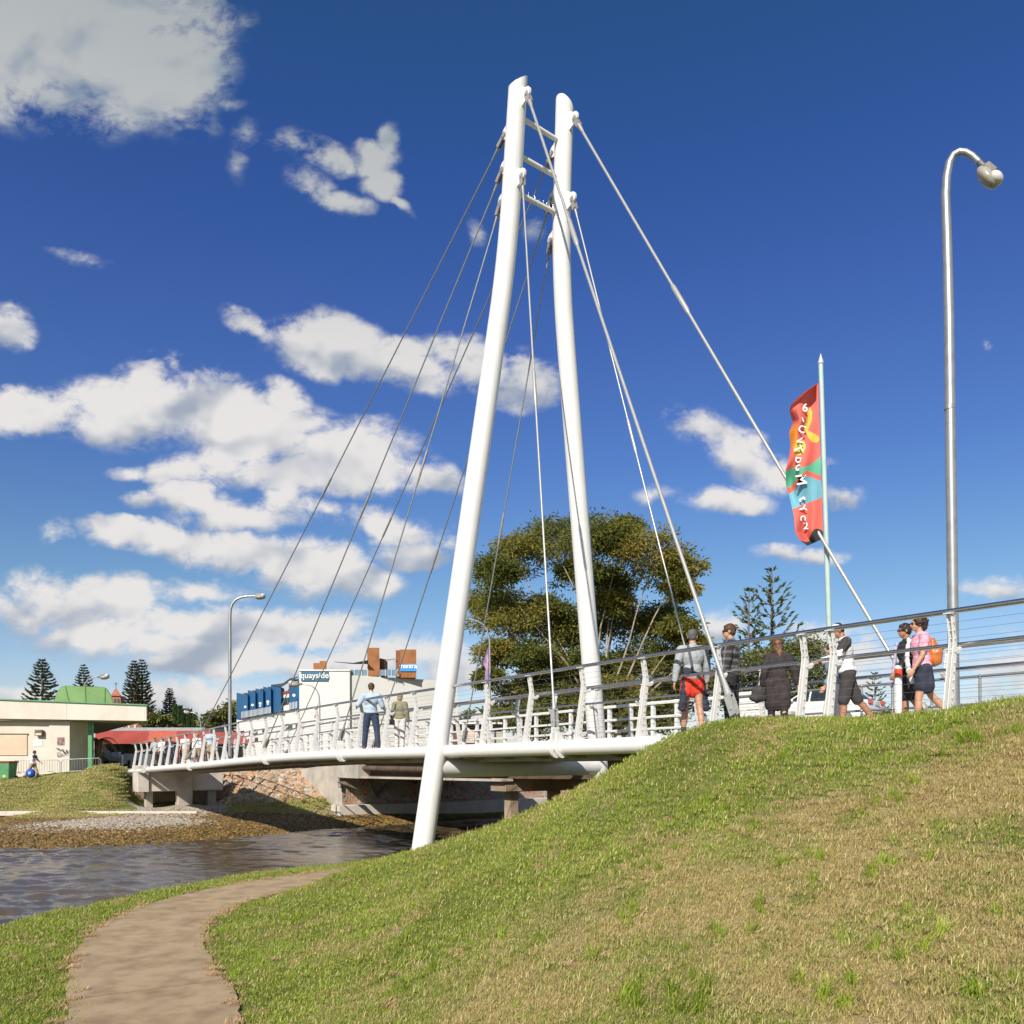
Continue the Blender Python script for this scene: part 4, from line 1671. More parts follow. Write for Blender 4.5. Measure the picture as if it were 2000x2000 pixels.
# palm beside the kiosk canopy
pb_ = P(190, 1500, 56)
palm = thing('palm_tree', 'small palm with arching fronds beside the kiosk canopy', 'palm tree', pb_)
mb = MB()
hd_ = P(193, 1446, 56)
mb.tube([pb_, pb_.lerp(hd_, .5), hd_], [.26, .22, .26], 10)
mb.obj('trunk', M_barkd, palm)
for k in range(17):
    th = 2 * math.pi * k / 17 + rng.uniform(-.1, .1)
    L = rng.uniform(1.4, 2.0)
    mb = MB()
    pts = []
    rise = rng.uniform(.15, .75)
    for s in range(8):
        q = s / 7
        pts.append(hd_ + Vector((math.cos(th), math.sin(th), 0)) * L * q * (1 - .12 * q) + Vector((0, 0, L * (rise * q - 1.1 * q * q))))
    mb.tube(pts, [.03, .028, .025, .02, .018, .015, .01, .005], 4)
    sd = Vector((-math.sin(th), math.cos(th), 0))
    for s in range(1, 28):
        q = s / 28
        i = int(q * 7)
        p = pts[i].lerp(pts[min(7, i + 1)], q * 7 - i)
        dv = (pts[min(7, i + 1)] - pts[i]).normalized()
        for g in (-1, 1):
            l = .34 * math.sin(math.pi * min(1, q * .8 + .15))
            mb.add([p, p + dv * .03, p + sd * g * l * .8 + dv * l * .5 - Vector((0, 0, l * .45))], [(0, 1, 2)])
    mb.obj('frond', pm('palm_frond', (0.13, 0.13, 0.04), .6, var=.3, scale=2, col2=(.22, .16, .06)), palm, fix=False)

# ------------------------------------------------------------------ kiosk on the left
M_cream = pm('cream_render', (0.62, 0.56, 0.475), 0.85, var=0.06, scale=.8, bump=0.1, streak=.12)
M_creamp = pm('peach_shutter', (0.66, 0.50, 0.36), 0.7, var=0.05, scale=1)
M_green = pm('green_paint', (0.10, 0.30, 0.14), 0.5, var=.12, scale=3)
M_greenroof = pm('green_canvas_roof', (0.16, 0.30, 0.10), 0.7, var=.12, scale=.8, bump=.1)
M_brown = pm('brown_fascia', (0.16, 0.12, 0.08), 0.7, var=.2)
M_glassd = pm('dark_glass', (0.03, 0.04, 0.045), 0.08, var=.2, spec=.6)
M_sof = pm('soffit_lining', (0.50, 0.44, 0.36), .8, var=.08)
ki = thing('kiosk', 'low cream riverside kiosk with deep overhanging fascia and green cupola roof', 'kiosk building', P(120, 1517, 53))


def vface(name, x0, x1, yt0, yt1, yb0, yb1, z0, z1, th, mat, parent, bevel=0.0):
    """upright slab whose front face spans photo columns x0..x1, at depths z0..z1"""
    a, b = P(x0, 0, z0), P(x1, 0, z1)
    d = Vector((b.x - a.x, b.y - a.y, 0)).normalized()
    n = Vector((-d.y, d.x, 0)) * th
    q = [P(x0, yb0, z0), P(x1, yb1, z1), P(x1, yb1, z1) + n, P(x0, yb0, z0) + n,
         P(x0, yt0, z0), P(x1, yt1, z1), P(x1, yt1, z1) + n, P(x0, yt0, z0) + n]
    return MB().hexa(q).obj(name, mat, parent, bevel=bevel)


# fascia: three panels
for x0, x1 in ((-260, -40), (-39.6, 130), (130.4, 286)):
    def yt(x):
        return 1366 + (x - 0) * 0.0395

    def yb(x):
        return 1403.5 + x * 0.0155
    vface('fascia_panel', x0, x1, yt(x0), yt(x1), yb(x0), yb(x1), 52, 52, .12, M_cream, ki)
vface('fascia_cap', -262, 288, 1354.5, 1375.8, 1357, 1378.2, 51.9, 51.9, .3, M_green, ki)
# roof / soffit slab
f0, f1 = P(-260, 1403, 52.1), P(285.5, 1407, 52.1)
zz = f1.z
g0, g1 = Vector((-90, 80, zz)), Vector((-40.5, 80, zz))
sof = MB()
z2 = 3.35
sof.hexa([Vector((f0.x, 52.13, zz)), Vector((f1.x, 52.13, zz)), g1, g0, Vector((f0.x, 52.13, z2)), Vector((f1.x, 52.13, z2)), Vector((g1.x, 80, z2)), Vector((g0.x, 80, z2))])
sof.obj('canopy', M_sof, ki)
vface('side_fascia', 286, 190, 1377, 1413, 1408, 1433, 52.05, 80, .12, M_cream, ki)
for i, (x, d) in enumerate([(-24.6, 55), (-25.4, 57.5), (-26, 60)]):
    MB().lathe([(.12, 0), (.12, -.05), (.06, -.06)], (x, d, zz - .001), 12).obj('downlight', M_galv, ki)
# walls
wallx = P(136, 0, 52.6).x
MB().hexa([Vector((-70, 52.6, -1.6)), Vector((wallx, 52.6, -1.6)), Vector((wallx, 54.9, -1.6)), Vector((-70, 54.9, -1.6)),
           Vector((-70, 52.6, zz - .02)), Vector((wallx, 52.6, zz - .02)), Vector((wallx, 54.9, zz - .02)), Vector((-70, 54.9, zz - .02))]).obj('wall', M_cream, ki)
vface('wall_panel', 96, 135.8, 1408, 1408.5, 1518, 1518, 52.5, 52.5, .1, M_cream, ki)
vface('roller_shutter', -90, 53, 1434, 1434, 1474, 1474, 52.55, 52.55, .1, M_creamp, ki)
for i in range(9):
    y = 1436 + i * 4.4
    vface('shutter_slat', -90, 52.4, y, y, y + 3.7, y + 3.7, 52.53, 52.53, .03, M_creamp, ki)
vface('shutter_head', -92, 54, 1432.6, 1432.6, 1434.2, 1434.2, 52.5, 52.5, .1, M_brown, ki)
vface('wall_vent', 67.5, 82, 1425.5, 1425.5, 1437, 1437, 52.32, 52.32, .2, M_brown, ki)
vface('vent_cowl', 69, 80.5, 1432, 1432, 1436, 1436, 52.27, 52.27, .06, M_cream, ki)
vface('poster', 111.5, 125, 1440, 1440, 1455, 1455, 52.46, 52.46, .02, pm('poster_print', (0.08, 0.10, 0.11), .6, var=.2, scale=6, col2=(.6, .25, .2)), ki)
bpy.data.objects[-1] if False else None
vface('notice', 66, 83, 1445, 1445, 1457, 1457, 52.57, 52.57, .02, pm('paper', (0.75, 0.72, 0.72), .7, var=.03), ki)
for i, (sx, sy, sr) in enumerate([(117, 1464, .34), (122, 1471, .36), (129, 1468, .2), (116, 1475, .25)]):
    scribble('spray_tag', P(sx, sy, 52.43), sr, .14, (1, 0, 0), (0, -1, 0), Mblk, ki, 14, 20 + i, .016)
vface('door', 150, 165.5, 1440, 1440, 1515, 1514, 54.1, 55.0, .05, pm('grey_door', (.3, .26, .22), .6), ki)
pxg = P(177.5, 1484, 53.4)
MB().box((pxg.x, 53.4, (zz - 1.2) / 2), .26, .26, zz + 1.2).obj('green_post', M_green, ki, bevel=.01)
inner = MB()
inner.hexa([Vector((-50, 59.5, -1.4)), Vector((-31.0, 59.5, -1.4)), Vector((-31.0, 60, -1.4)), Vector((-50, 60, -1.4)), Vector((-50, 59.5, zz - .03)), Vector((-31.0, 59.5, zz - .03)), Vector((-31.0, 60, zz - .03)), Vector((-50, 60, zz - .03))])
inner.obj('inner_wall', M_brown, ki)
# green cupola
cup = MB()
prof = [(108, 1374), (113, 1355), (120, 1343), (127, 1340), (203, 1343), (209, 1347), (216, 1358), (221, 1378)]
front = [P(x, y, 56.5) for x, y in prof]
mid_ = [P(x, y, 58.2) for x, y in [(104, 1376), (110, 1354), (119, 1341.5), (127, 1339), (203, 1342), (210, 1346), (217, 1358), (222, 1379)]]
back = [P(x, y, 60.0) for x, y in prof]
n = len(prof)
vs = front + mid_ + back
fs = [(0, 1, 2, 3, 4, 5, 6, 7)[::-1], tuple(range(2 * n, 3 * n))]
for r in (0, 1):
    for i in range(n - 1):
        fs.append((r * n + i, r * n + i + 1, (r + 1) * n + i + 1, (r + 1) * n + i))
    fs.append((r * n + n - 1, r * n, (r + 1) * n, (r + 1) * n + n - 1))
cup.add(vs, fs)
cup.obj('cupola_roof', M_greenroof, ki)
for x, y in ((127, 1340), (166, 1341.5), (205, 1343)):
    mb = MB()
    a = P(x, y, 56.45)
    mb.tube([P(x + (7 if x < 150 else (0 if x < 190 else -2)), 1373, 56.4), a], .018, 5)
    mb.obj('roof_seam', M_greenroof, ki)

# crowd barriers in front of the kiosk
GB = 'crowd barriers by the kiosk'


def barrier(x0, x1, zb, label):
    a, b = P(x0, 0, zb), P(x1, 0, zb + .3)
    za, zb2 = P(x0, 1512 if x0 < 60 else 1511, zb).z, P(x1, 1507.5 if x1 > 150 else 1511, zb + .3).z
    a.z, b.z = za, zb2
    root = thing('crowd_barrier', label, 'barrier', a, GB)
    up = Vector((0, 0, 1))
    h = .84
    d = (b - a).normalized()
    mb = MB()
    mb.tube([a, a + up * (h - .12), a + up * h + d * .12, b + up * h - d * .12, b + up * (h - .12), b], .022, 8)
    mb.obj('frame', M_galv, root)
    mb = MB()
    mb.tube([a + up * .12, b + up * .12], .016, 6)
    mb.obj('bottom_rail', M_galv, root)
    n = int((b - a).length / .145)
    for i in range(1, n):
        p = a.lerp(b, i / n)
        MB().tube([p + up * .12, p + up * h], .010, 5).obj('bar', M_galv, root)
    for f in (.12, .88):
        p = a.lerp(b, f)
        nn = Vector((-d.y, d.x, 0))
        MB().tube([p + nn * .3, p + up * .1, p - nn * .3], .016, 5).obj('foot', M_galv, root)


barrier(26, 117, 49.6, 'galvanised crowd barrier standing next to the wheelie bin')
barrier(120, 197, 49.2, 'galvanised crowd barrier at the top of the grass bank, right end')
# wheelie bin
wb = thing('wheelie_bin', 'dark green wheelie bin with a red brown lid by the kiosk', 'bin', P(12, 1523, 49))
a = P(12, 1521, 49)
for nm, pr_, mt in (('bin_body', (.36, .44, 0.0, .95), M_green), ('lid', (.47, .50, .95, 1.06), pm('red_lid', (.33, .07, .04), .5))):
    r0, r1, h0, h1 = pr_
    q = []
    for r, h in ((r0, h0), (r1, h1)):
        q += [a + Vector((-r, -r, h)), a + Vector((r, -r, h)), a + Vector((r, r, h)), a + Vector((-r, r, h))]
    MB().hexa(q).obj(nm, mt, wb, bevel=.02)
for s in (-1, 1):
    MB().tube([a + Vector((.36 * s, .38, .1)), a + Vector((.42 * s, .38, .1))], .1, 12).obj('wheel', M_dark, wb)
MB().box(a + Vector((.12, -.385, .16)), .16, .01, .14).obj('sticker', pm('yellow_sticker', (.8, .6, .05), .5), wb)

# ------------------------------------------------------------------ church, awning shops, caravan stall
M_brick = pm('red_brick', (0.34, 0.16, 0.10), .85, var=.2, scale=2.5, bump=.3, bscale=12)
M_tile = pm('terracotta_roof', (0.36, 0.13, 0.08), .8, var=.2, scale=2.2)
M_awn = pm('red_awning', (0.40, 0.07, 0.05), .7, var=.12, scale=.6)
M_awn2 = pm('orange_awning', (0.55, 0.13, 0.07), .7, var=.12, scale=.6)
M_shop = pm('shopfront_dark', (0.05, 0.045, 0.04), .3, var=.3, scale=1.2, col2=(.16, .12, .09))
ch = thing('church', 'red brick church with small square bell tower, tiled spire and cross', 'church', P(250, 1490, 106))


def block(name, x0, x1, y0, y1, z, dep, mat, parent, skew=0.0, bevel=0.0):
    """box: front face spans x0..x1, y0 (top)..y1 at depth z; dep metres deep"""
    q = [P(x0, y1, z), P(x1, y1, z), P(x1, y1, z), P(x0, y1, z), P(x0, y0, z), P(x1, y0, z), P(x1, y0, z), P(x0, y0, z)]
    for i in (2, 3, 6, 7):
        q[i] = q[i] + Vector((skew, dep, 0))
    return MB().hexa(q).obj(name, mat, parent, bevel=bevel)


block('bell_tower', 218, 235.5, 1359, 1480, 106, 1.2, M_brick, ch)
ap = P(226.5, 1343, 106.6)
q = [P(215.5, 1359, 105.8), P(237.5, 1359, 105.8), P(237.5, 1359, 107.5), P(215.5, 1359, 107.5)]
MB().add(q + [ap], [(0, 1, 4), (1, 2, 4), (2, 3, 4), (3, 0, 4), (3, 2, 1, 0)]).obj('spire', M_tile, ch)
for x in (224.5, 231):
    mb = MB()
    c = P(x, 1370, 105.95)
    mb.prism([c + Vector((-.14, 0, -.3)), c + Vector((.14, 0, -.3)), c + Vector((.14, 0, .25)), c + Vector((0, 0, .42)), c + Vector((-.14, 0, .25))], (0, .06, 0))
    mb.obj('belfry_arch', M_dark, ch)
MB().tube([ap, ap + Vector((0, 0, .72))], .04, 5).obj('cross_upright', M_dark, ch)
MB().tube([ap + Vector((-.24, 0, .48)), ap + Vector((.24, 0, .48))], .04, 5).obj('cross_arm', M_dark, ch)
block('nave_wall', 226, 276, 1404, 1490, 105, 10, M_brick, ch)
block('gable_wall', 276.4, 293, 1400, 1490, 104, 8, pm('light_brick', (.42, .24, .16), .85, var=.2, scale=3), ch)
for x in (281, 236, 250, 262):
    block('window', x, x + 3, 1408 if x > 280 else 1416, 1421, 103.9 if x > 280 else 104.9, .1, pm('pale_frame', (.7, .62, .5), .6), ch)
q = [P(224, 1404, 104.5), P(277, 1404, 104.5), P(277, 1396, 110), P(224, 1396, 110)]
MB().prism(q, (0, 0, .2)).obj('roof', M_tile, ch)

sh = thing('shop_row', 'row of low shops under long red and orange awnings', 'shop building', P(330, 1490, 86))
block('shopfront', 186, 520, 1448, 1492, 86, 6, M_shop, sh)


def awning(x0, x1, yt_, ym, mat, z=84):
    a, b = P(x0, yt_, z + 2.4), P(x1, yt_, z + 2.4)
    c, d = P(x1, ym, z), P(x0, ym, z)
    e, f = c - Vector((0, 0, .35)), d - Vector((0, 0, .35))
    mb = MB()
    mb.prism([a, b, c, d], (0, .0, -.06))
    mb.hexa([f, e, e + Vector((0, .05, 0)), f + Vector((0, .05, 0)), d + Vector((0, -.01, 0)), c + Vector((0, -.01, 0)), c + Vector((0, .05, 0)), d + Vector((0, .05, 0))])
    mb.obj('awning', mat, sh)


awning(186, 289.6, 1427, 1446, M_awn)
awning(290, 345, 1427, 1443, M_awn2)
awning(345.4, 420, 1427, 1443, M_awn)
awning(420.4, 520, 1430, 1446, M_awn)
block('roof', 190, 400, 1421, 1428, 87, 6, pm('grey_roof', (.35, .35, .37), .6), sh)
for x in (200, 214, 236, 258, 279, 300):
    block('window', x, x + 9, 1456, 1476, 85.9, .08, M_glassd, sh)
block('hill_house_wall', 303, 342, 1425, 1440, 97, 6, M_cream, sh)
q = [P(300, 1426, 96.5), P(345, 1426, 96.5), P(335, 1414, 99.5), P(322, 1414, 99.5)]
MB().add(q + [P(300, 1426, 102.5), P(345, 1426, 102.5)], [(0, 1, 2, 3), (3, 2, 5, 4), (0, 3, 4), (1, 5, 2), (0, 4, 5, 1)]).obj('hill_house_roof', M_tile, sh)
cv = thing('market_trailer', 'white food trailer with raised awning flap beyond the barriers', 'trailer', P(225, 1503, 64))
block('trailer_body', 186, 238, 1474, 1500, 64, 2.2, M_post, cv, bevel=.05)
block('window', 204, 211, 1486, 1496, 63.95, .04, M_dark, cv)
block('window', 217, 230, 1487, 1497, 63.95, .04, M_dark, cv)
q = [P(195, 1471, 64), P(237, 1470, 64), P(234, 1482, 62), P(217, 1486, 62)]
MB().prism(q, (0, 0, .06)).obj('awning_flap', M_white, cv)
for x in (196, 232):
    c = P(x, 1500, 64.4)
    MB().tube([c + Vector((0, -.5, 0)), c + Vector((0, -.3, 0))], .3, 12).obj('wheel', M_dark, cv)
cv2 = thing('white_van', 'white van parked behind the left end of the footbridge railing', 'van', P(255, 1500, 60))
block('van_body', 240, 275, 1472, 1499, 60, 2.0, M_post, cv2, bevel=.08)
for x in (249, 258, 267):
    block('window', x, x + 5, 1485, 1494, 59.95, .05, M_dark, cv2)
for x in (247, 268):
    c = P(x, 1500, 60)
    MB().tube([c + Vector((0, -.03, 0)), c + Vector((0, .2, 0))], .3, 12).obj('wheel', M_dark, cv2)

# ------------------------------------------------------------------ quayside apartments
M_blue = pm('cobalt_render', (0.02, 0.12, 0.27), .6, var=.08, scale=.5)
M_grey = pm('pale_grey_cladding', (0.64, 0.63, 0.60), .75, var=.04, scale=.4, streak=.08)
M_white2 = pm('white_render', (0.78, 0.76, 0.73), .75, var=.04, scale=.4, streak=.08)
M_corten = pm('brown_cladding', (0.30, 0.115, 0.035), .75, var=.15, scale=1.2)
M_sail = pm('dark_shade_sail', (0.05, 0.06, 0.06), .8)
M_navy = pm('sign_teal', (0.02, 0.13, 0.21), .5)
M_sky = pm('sign_blue', (0.01, 0.30, 0.75), .5)
M_glassp = pm('balustrade_glass', (0.18, 0.25, 0.32), .1, var=.1, spec=.6)
ap_ = thing('apartment_building', 'white and blue riverside apartment block with brown roof towers and signs', 'apartment building', P(690, 1490, 66))
block('side_wall', 584.5, 683, 1309.8, 1485, 66, 8, M_grey, ap_)
block('recess', 683.3, 688, 1318, 1485, 66.8, 6, pm('recess_grey', (.12, .15, .18), .6), ap_)
vface('end_wall', 688.3, 893, 1319, 1331, 1485, 1485, 66, 69, 6, M_grey, ap_)
# horizontal cladding courses on the end wall
for i in range(9):
    y = 1398 + i * 8.5
    vface('cladding_board', 690, 892, y, y + .7, y + 7.6, y + 8.1, 65.96, 68.96, .03, M_grey, ap_)
block('parapet', 583.5, 684, 1307.8, 1310, 65.9, 8, M_white2, ap_)
block('roof_tower', 612, 624, 1295, 1309, 68, 3, M_corten, ap_, skew=-.7)
block('roof_tower', 624.2, 638, 1291, 1309, 68, 3, M_corten, ap_, skew=-.7)
block('roof_tower', 719, 741, 1265, 1320, 68.5, 3, M_corten, ap_, skew=-.6)
block('roof_tower', 741.2, 750, 1287, 1320, 70.5, 2, M_corten, ap_)
rt = block('roof_tower', 781, 813, 1268.5, 1323.5, 67.0, 3, M_corten, ap_, skew=-.55)
block('tower_return', 773, 780.9, 1270, 1323.5, 67.3, 2.5, pm('brown_shaded_return', (0.22, 0.085, 0.03), .8, var=.1), ap_)  # darker brown: the shade on this side of the tower is in its colour
sg = block('sign_board', 781.5, 813.2, 1297, 1311, 66.9, .08, M_sky, ap_)
c = P(797, 1301, 66.86)
text_on('lettering', 'mantra', .56, c, (1, 0, 0), (0, 0, 1), M_white, ap_, .01, .012, .9)
block('sign_board', 588, 641, 1311, 1330, 65.9, .08, M_navy, ap_)
c = P(614.5, 1319.5, 65.86)
text_on('lettering', 'quayside', .66, c, (1, 0, 0), (0, 0, 1), M_white, ap_, .01, .01)
mb = MB()
ps = [P(652, 1293, 69), P(690, 1295.5, 68), P(719, 1290, 67.5), P(719, 1297, 68.5), P(690, 1297, 69)]
mb.prism(ps, (0, 0, .04))
mb.obj('shade_sail', M_sail, ap_)
mb = MB()
mb.prism([P(741, 1286, 68), P(758, 1290, 67.5), P(773, 1287.5, 67), P(760, 1289, 70), P(745, 1290, 70)], (0, 0, .04))
mb.obj('shade_sail', M_sail, ap_)
for x0, x1 in ((684, 692), (692.5, 706), (706.5, 718), (742, 753), (753.5, 765), (765.5, 777)):
    block('glass_panel', x0, x1, 1308, 1319.5, 66.6, .03, M_glassp, ap_)
    block('balustrade_post', x1 - .2, x1 + .6, 1307, 1321, 66.5, .05, M_white2, ap_)
# blue saw tooth facade receding to the left
KB = [(585, 70.0), (462, 88.0)]


def fb(x, y, off=0.0):
    """point on the receding facade plane at column x"""
    u = (x - CX) / F
    a, b = P(585, 0, 70.0), P(462, 0, 88.0)
    dx, dy = b.x - a.x, b.y - a.y
    s = (a.x - u * a.y) / (u * dy - dx)
    z = a.y + dy * s - off
    return P(x, y, z)


def fquad(name, x0, x1, yt0, yt1, yb0, yb1, mat, off=0.0, th=.3, parent=None):
    a, b, c, d = fb(x0, yb0, off), fb(x1, yb1, off), fb(x1, yt1, off), fb(x0, yt0, off)
    e = Vector((.5, th, 0)).normalized() * th
    MB().hexa([a, b, b + e, a + e, d, c, c + e, d + e]).obj(name, mat, parent or ap_)


def ytop(x):
    return 1353 + (x - 462) * (-0.2276)


def ybot(x):
    return 1405 + (x - 462) * (-0.18)


fquad('podium_wall', 462, 584.4, ybot(462), ybot(584.4), 1487, 1487, M_white2, 0.0, 1.0)
edges = [462, 484, 499, 514, 529, 549]
for i in range(5):
    x0, x1 = edges[i], edges[i + 1]
    a, b = fb(x0, ytop(x0), .2), fb(x1 - .3, ytop(x0) + 5, 1.6)
    a2, b2 = fb(x0, ybot(x0), .2), fb(x1 - .3, ybot(x1), 1.6)
    e = Vector((.1, .5, 0))
    MB().hexa([a2, b2, b2 + e, a2 + e, a, b, b + e, a + e]).obj('blue_fin', M_blue, ap_)
    mb = MB()
    p0 = fb(x0 + (x1 - x0) * .55, ytop(x0) + .5, 1.0)
    p1 = fb(x1 + .5, ytop(x0) + 1.0, .2)
    p2 = fb(x1 - .2, ytop(x0) + 8, 1.7)
    mb.prism([p0, p1, p2], (0, -.05, .02))
    mb.obj('shade_sail', M_sail, ap_)
for x, y in ((479, 1380.5), (493, 1377), (508, 1374), (523, 1370.5), (574, 1358)):
    c = fb(x, y, 1.75)
    MB().lathe([(.13, 0), (.13, .04)], c, 14, axis=(0.3, -1, 0)).obj('round_window', M_white2, ap_)
for x, y in ((508, 1379), (523, 1375)):
    c = fb(x, y, 1.75)
    MB().lathe([(.09, 0), (.09, .04)], c, 12, axis=(0.3, -1, 0)).obj('round_window', M_white2, ap_)
fquad('blue_wall', 529, 549, 1337.5, 1345, ybot(529), ybot(549), M_blue, .3, .3)
fquad('white_bay', 549, 564, 1353, 1351, ybot(549), ybot(564), M_white2, .6, .3)
fquad('red_trim', 549.5, 563.6, 1352, 1348, 1356, 1352.5, M_awn, .9, .2)
fquad('window', 552, 557, 1363.5, 1363, 1378, 1377, M_glassd, .75, .1)
fquad('window', 558, 563, 1363, 1362, 1376.5, 1375.5, M_glassd, .75, .1)
fquad('blue_wall', 564, 584.2, 1328.5, 1326, ybot(564), ybot(584.2), M_blue, .5, .4)
mb = MB()
mb.prism([fb(530, 1338, .8), fb(552, 1336, .5), fb(566, 1326, .6), fb(584, 1322, .6), fb(566, 1332, 1.6), fb(550, 1342, 2.0)], (0, 0, .04))
mb.obj('shade_sail', M_sail, ap_)
for i in range(24):
    x = 472 + i * 2.45
    MB().tube([fb(x, ybot(x) - 0.5, 2.1), fb(x, ybot(x) - 13, 2.1)], .035, 4).obj('balustrade_bar', M_white2, ap_)
for i in range(6):
    x = 565 + i * 2.9
    MB().tube([fb(x, ybot(x) - 0.5, 1.6), fb(x, ybot(x) - 14, 1.6)], .035, 4).obj('balustrade_bar', M_white2, ap_)
for x0, x1, y0, y1 in [(466, 477, 1428, 1437), (486, 492, 1427, 1436), (494, 503, 1425, 1435), (512, 520, 1423, 1431), (466, 476, 1443, 1452), (484, 493, 1443, 1452), (497, 504, 1441, 1449), (558, 571, 1414, 1425), (577, 584, 1413, 1422)]:
    fquad('window', x0, x1, y0, y0 - .6, y1, y1 - .6, M_glassd, .04, .1)
    fquad('sill', x0 - .6, x1 + .6, y1 + .1, y1 - .5, y1 + 1.1, y1 + .5, M_white2, .12, .15)
fquad('banner_sign', 631, 643, 1429, 1429, 1440, 1440, M_sky, -0.0, .1) if False else None

# small timber cafe seen under the white fence
cf = thing('cafe_hut', 'low brown timber hut with cream gable behind the white fence', 'hut', P(935, 1470, 52))
block('roof', 878, 981, 1411, 1414, 51, 4, M_white2, cf)
block('wall', 882, 978, 1414, 1470, 51.6, 3, pm('brown_timber', (.15, .07, .04), .7, var=.2, scale=1.5), cf)
mb = MB()
mb.prism([P(896, 1452, 50.5), P(896, 1432, 50.5), P(911, 1419, 50.5), P(928, 1432, 50.5), P(928, 1452, 50.5)], (0, .1, 0))
mb.obj('gable', pm('cream_boards', (.62, .50, .40), .8, var=.08), cf)
for i in range(4):
    block('board', 897, 927, 1434 + i * 4.4, 1437.6 + i * 4.4, 50.45, .04, pm('cream_boards', (.62, .5, .4), .8), cf)
block('window', 958, 972, 1427, 1436, 51.5, .06, M_glassd, cf)
block('pale_wall', 962, 984, 1429, 1470, 50.8, .3, pm('pale_olive_wall', (.42, .42, .34), .8), cf)

# back of a diamond road sign
sn = thing('road_sign', 'grey back of a diamond shaped road sign on a post beside the fence', 'road sign', P(934, 1462, 44))
c = P(934, 1402, 44)
mb = MB()
r = .42
mb.prism([c + Vector((-r, 0, 0)), c + Vector((0, 0, -r)), c + Vector((r, 0, 0)), c + Vector((0, 0, r))], (0, .01, 0))
mb.obj('sign_plate', pm('sign_back', (.5, .5, .48), .5, metal=.3), sn)
MB().tube([c + Vector((0, .05, r)), c + Vector((0, .05, -1.9))], .03, 8).obj('post', M_galv, sn)

# ------------------------------------------------------------------ street lamps
GL = 'galvanised street lamps'
M_lens = pm('lamp_lens', (0.36, 0.33, 0.28), .3, var=.15, scale=9, spec=.5)


def lamp(label, pole, head, r0, r1, scale=1.0, name='street_lamp', group=GL, zb=None):
    """pole: list of 3D points bottom to end of the arm; head: centre of the lantern; direction of the arm from its last points"""
    root = thing(name, label, 'street lamp', pole[0], group)
    n = len(pole)
    mb = MB()
    rs = [r0 + (r1 - r0) * i / (n - 1) for i in range(n)]
    mb.tube(pole, rs, 18)
    mb.obj('pole', M_galv, root)
    d = (pole[-1] - pole[-2]).normalized()
    s = scale
    e = pole[-1]
    side = d.cross(Vector((0, 0, 1))).normalized()
    upv = side.cross(d).normalized()
    mb = MB()
    mb.tube([e - d * .14 * s, e + d * .08 * s], .05 * s, 12)
    mb.hexa([e + d * .02 * s - side * .09 * s + upv * .0 * s, e + d * .30 * s - side * .11 * s + upv * .0 * s, e + d * .30 * s + side * .11 * s + upv * .0 * s, e + d * .02 * s + side * .09 * s + upv * .0 * s,
             e + d * .04 * s - side * .07 * s + upv * .10 * s, e + d * .28 * s - side * .09 * s + upv * .11 * s, e + d * .28 * s + side * .09 * s + upv * .11 * s, e + d * .04 * s + side * .07 * s + upv * .10 * s])
    hd = mb.obj('lamp_housing', pm('lamp_housing_grey', (.16, .15, .14), .5, metal=.3), root, bevel=.01 * s)
    mb = MB()
    R3 = Matrix((d, side, upv)).transposed()
    mb.ball(e + d * .22 * s - upv * .07 * s, .26 * s, .19 * s, .115 * s, 20, rot=R3)
    mb.obj('lens', M_lens, hd)
    mb = MB()
    mb.ball(e + d * .36 * s + upv * .01 * s, .13 * s, .15 * s, .10 * s, 16, rot=R3)
    mb.obj('visor', pm('lamp_visor_white', (.62, .60, .58), .4), hd)
    return root


# tall lamp on the right
lz = 14.8
pts = [P(1865, 1460, lz), P(1864, 1390, lz), P(1857, 900, lz), P(1853.5, 620, lz)]
pts += [P(1850, 470, lz), P(1847, 380, lz), P(1849, 345, lz), P(1854, 318, lz), P(1863, 302, lz - .05), P(1874, 296, lz - .1), P(1886, 297, lz - .15), P(1899, 304, lz - .2), P(1912, 316, lz - .25), P(1921, 325, lz - .3)]
lamp('tall galvanised street lamp with curved arm beside the near railing at right', pts, None, .098, .044, 1.0)
MB().tube([P(1865.5, 1415, lz), P(1864.6, 1375, lz)], .125, 18).obj('sleeve', M_galv, bpy.data.objects['street_lamp'])
MB().tube([P(1855, 800, lz), P(1854.9, 792, lz)], .094, 18).obj('collar', M_galv, bpy.data.objects['street_lamp'])
lz = 47.5
pts = [P(449, 1480, lz), P(449, 1300, lz), P(449, 1205, lz), P(450, 1190, lz), P(454, 1179, lz), P(461, 1171, lz), P(471, 1166.5, lz), P(484, 1164.5, lz), P(499, 1164, lz)]
lamp('tall grey street lamp behind the far half of the footbridge', pts, None, .10, .06, 1.2)
lz = 88
pts = [P(164, 1400, lz), P(164, 1345, lz), P(166, 1335, lz), P(173, 1327, lz), P(184, 1323, lz), P(196, 1321.5, lz)]
lamp('distant lamp head showing above the green cupola', pts, None, .10, .06, 2.0)
lz = 57
pts = [P(624.5, 1485, lz), P(624.5, 1375, lz), P(623, 1358, lz), P(618, 1347, lz), P(609, 1340, lz), P(597, 1337, lz), P(584, 1335.5, lz)]
lamp('slim pale street lamp in front of the white apartment wall', pts, None, .05, .035, 1.5)
lz = 50
pts = [P(957, 1480, lz), P(957, 1300, lz), P(956, 1250, lz), P(952, 1232, lz), P(944, 1220, lz), P(930, 1212, lz), P(916, 1209, lz)]
lamp('dark thin street lamp left of the eucalyptus tree', pts, None, .06, .04, .8)
lz = 92
pts = [P(392, 1460, lz), P(392, 1412, lz), P(389, 1401, lz), P(384, 1395, lz), P(377, 1392, lz), P(370, 1391, lz)]
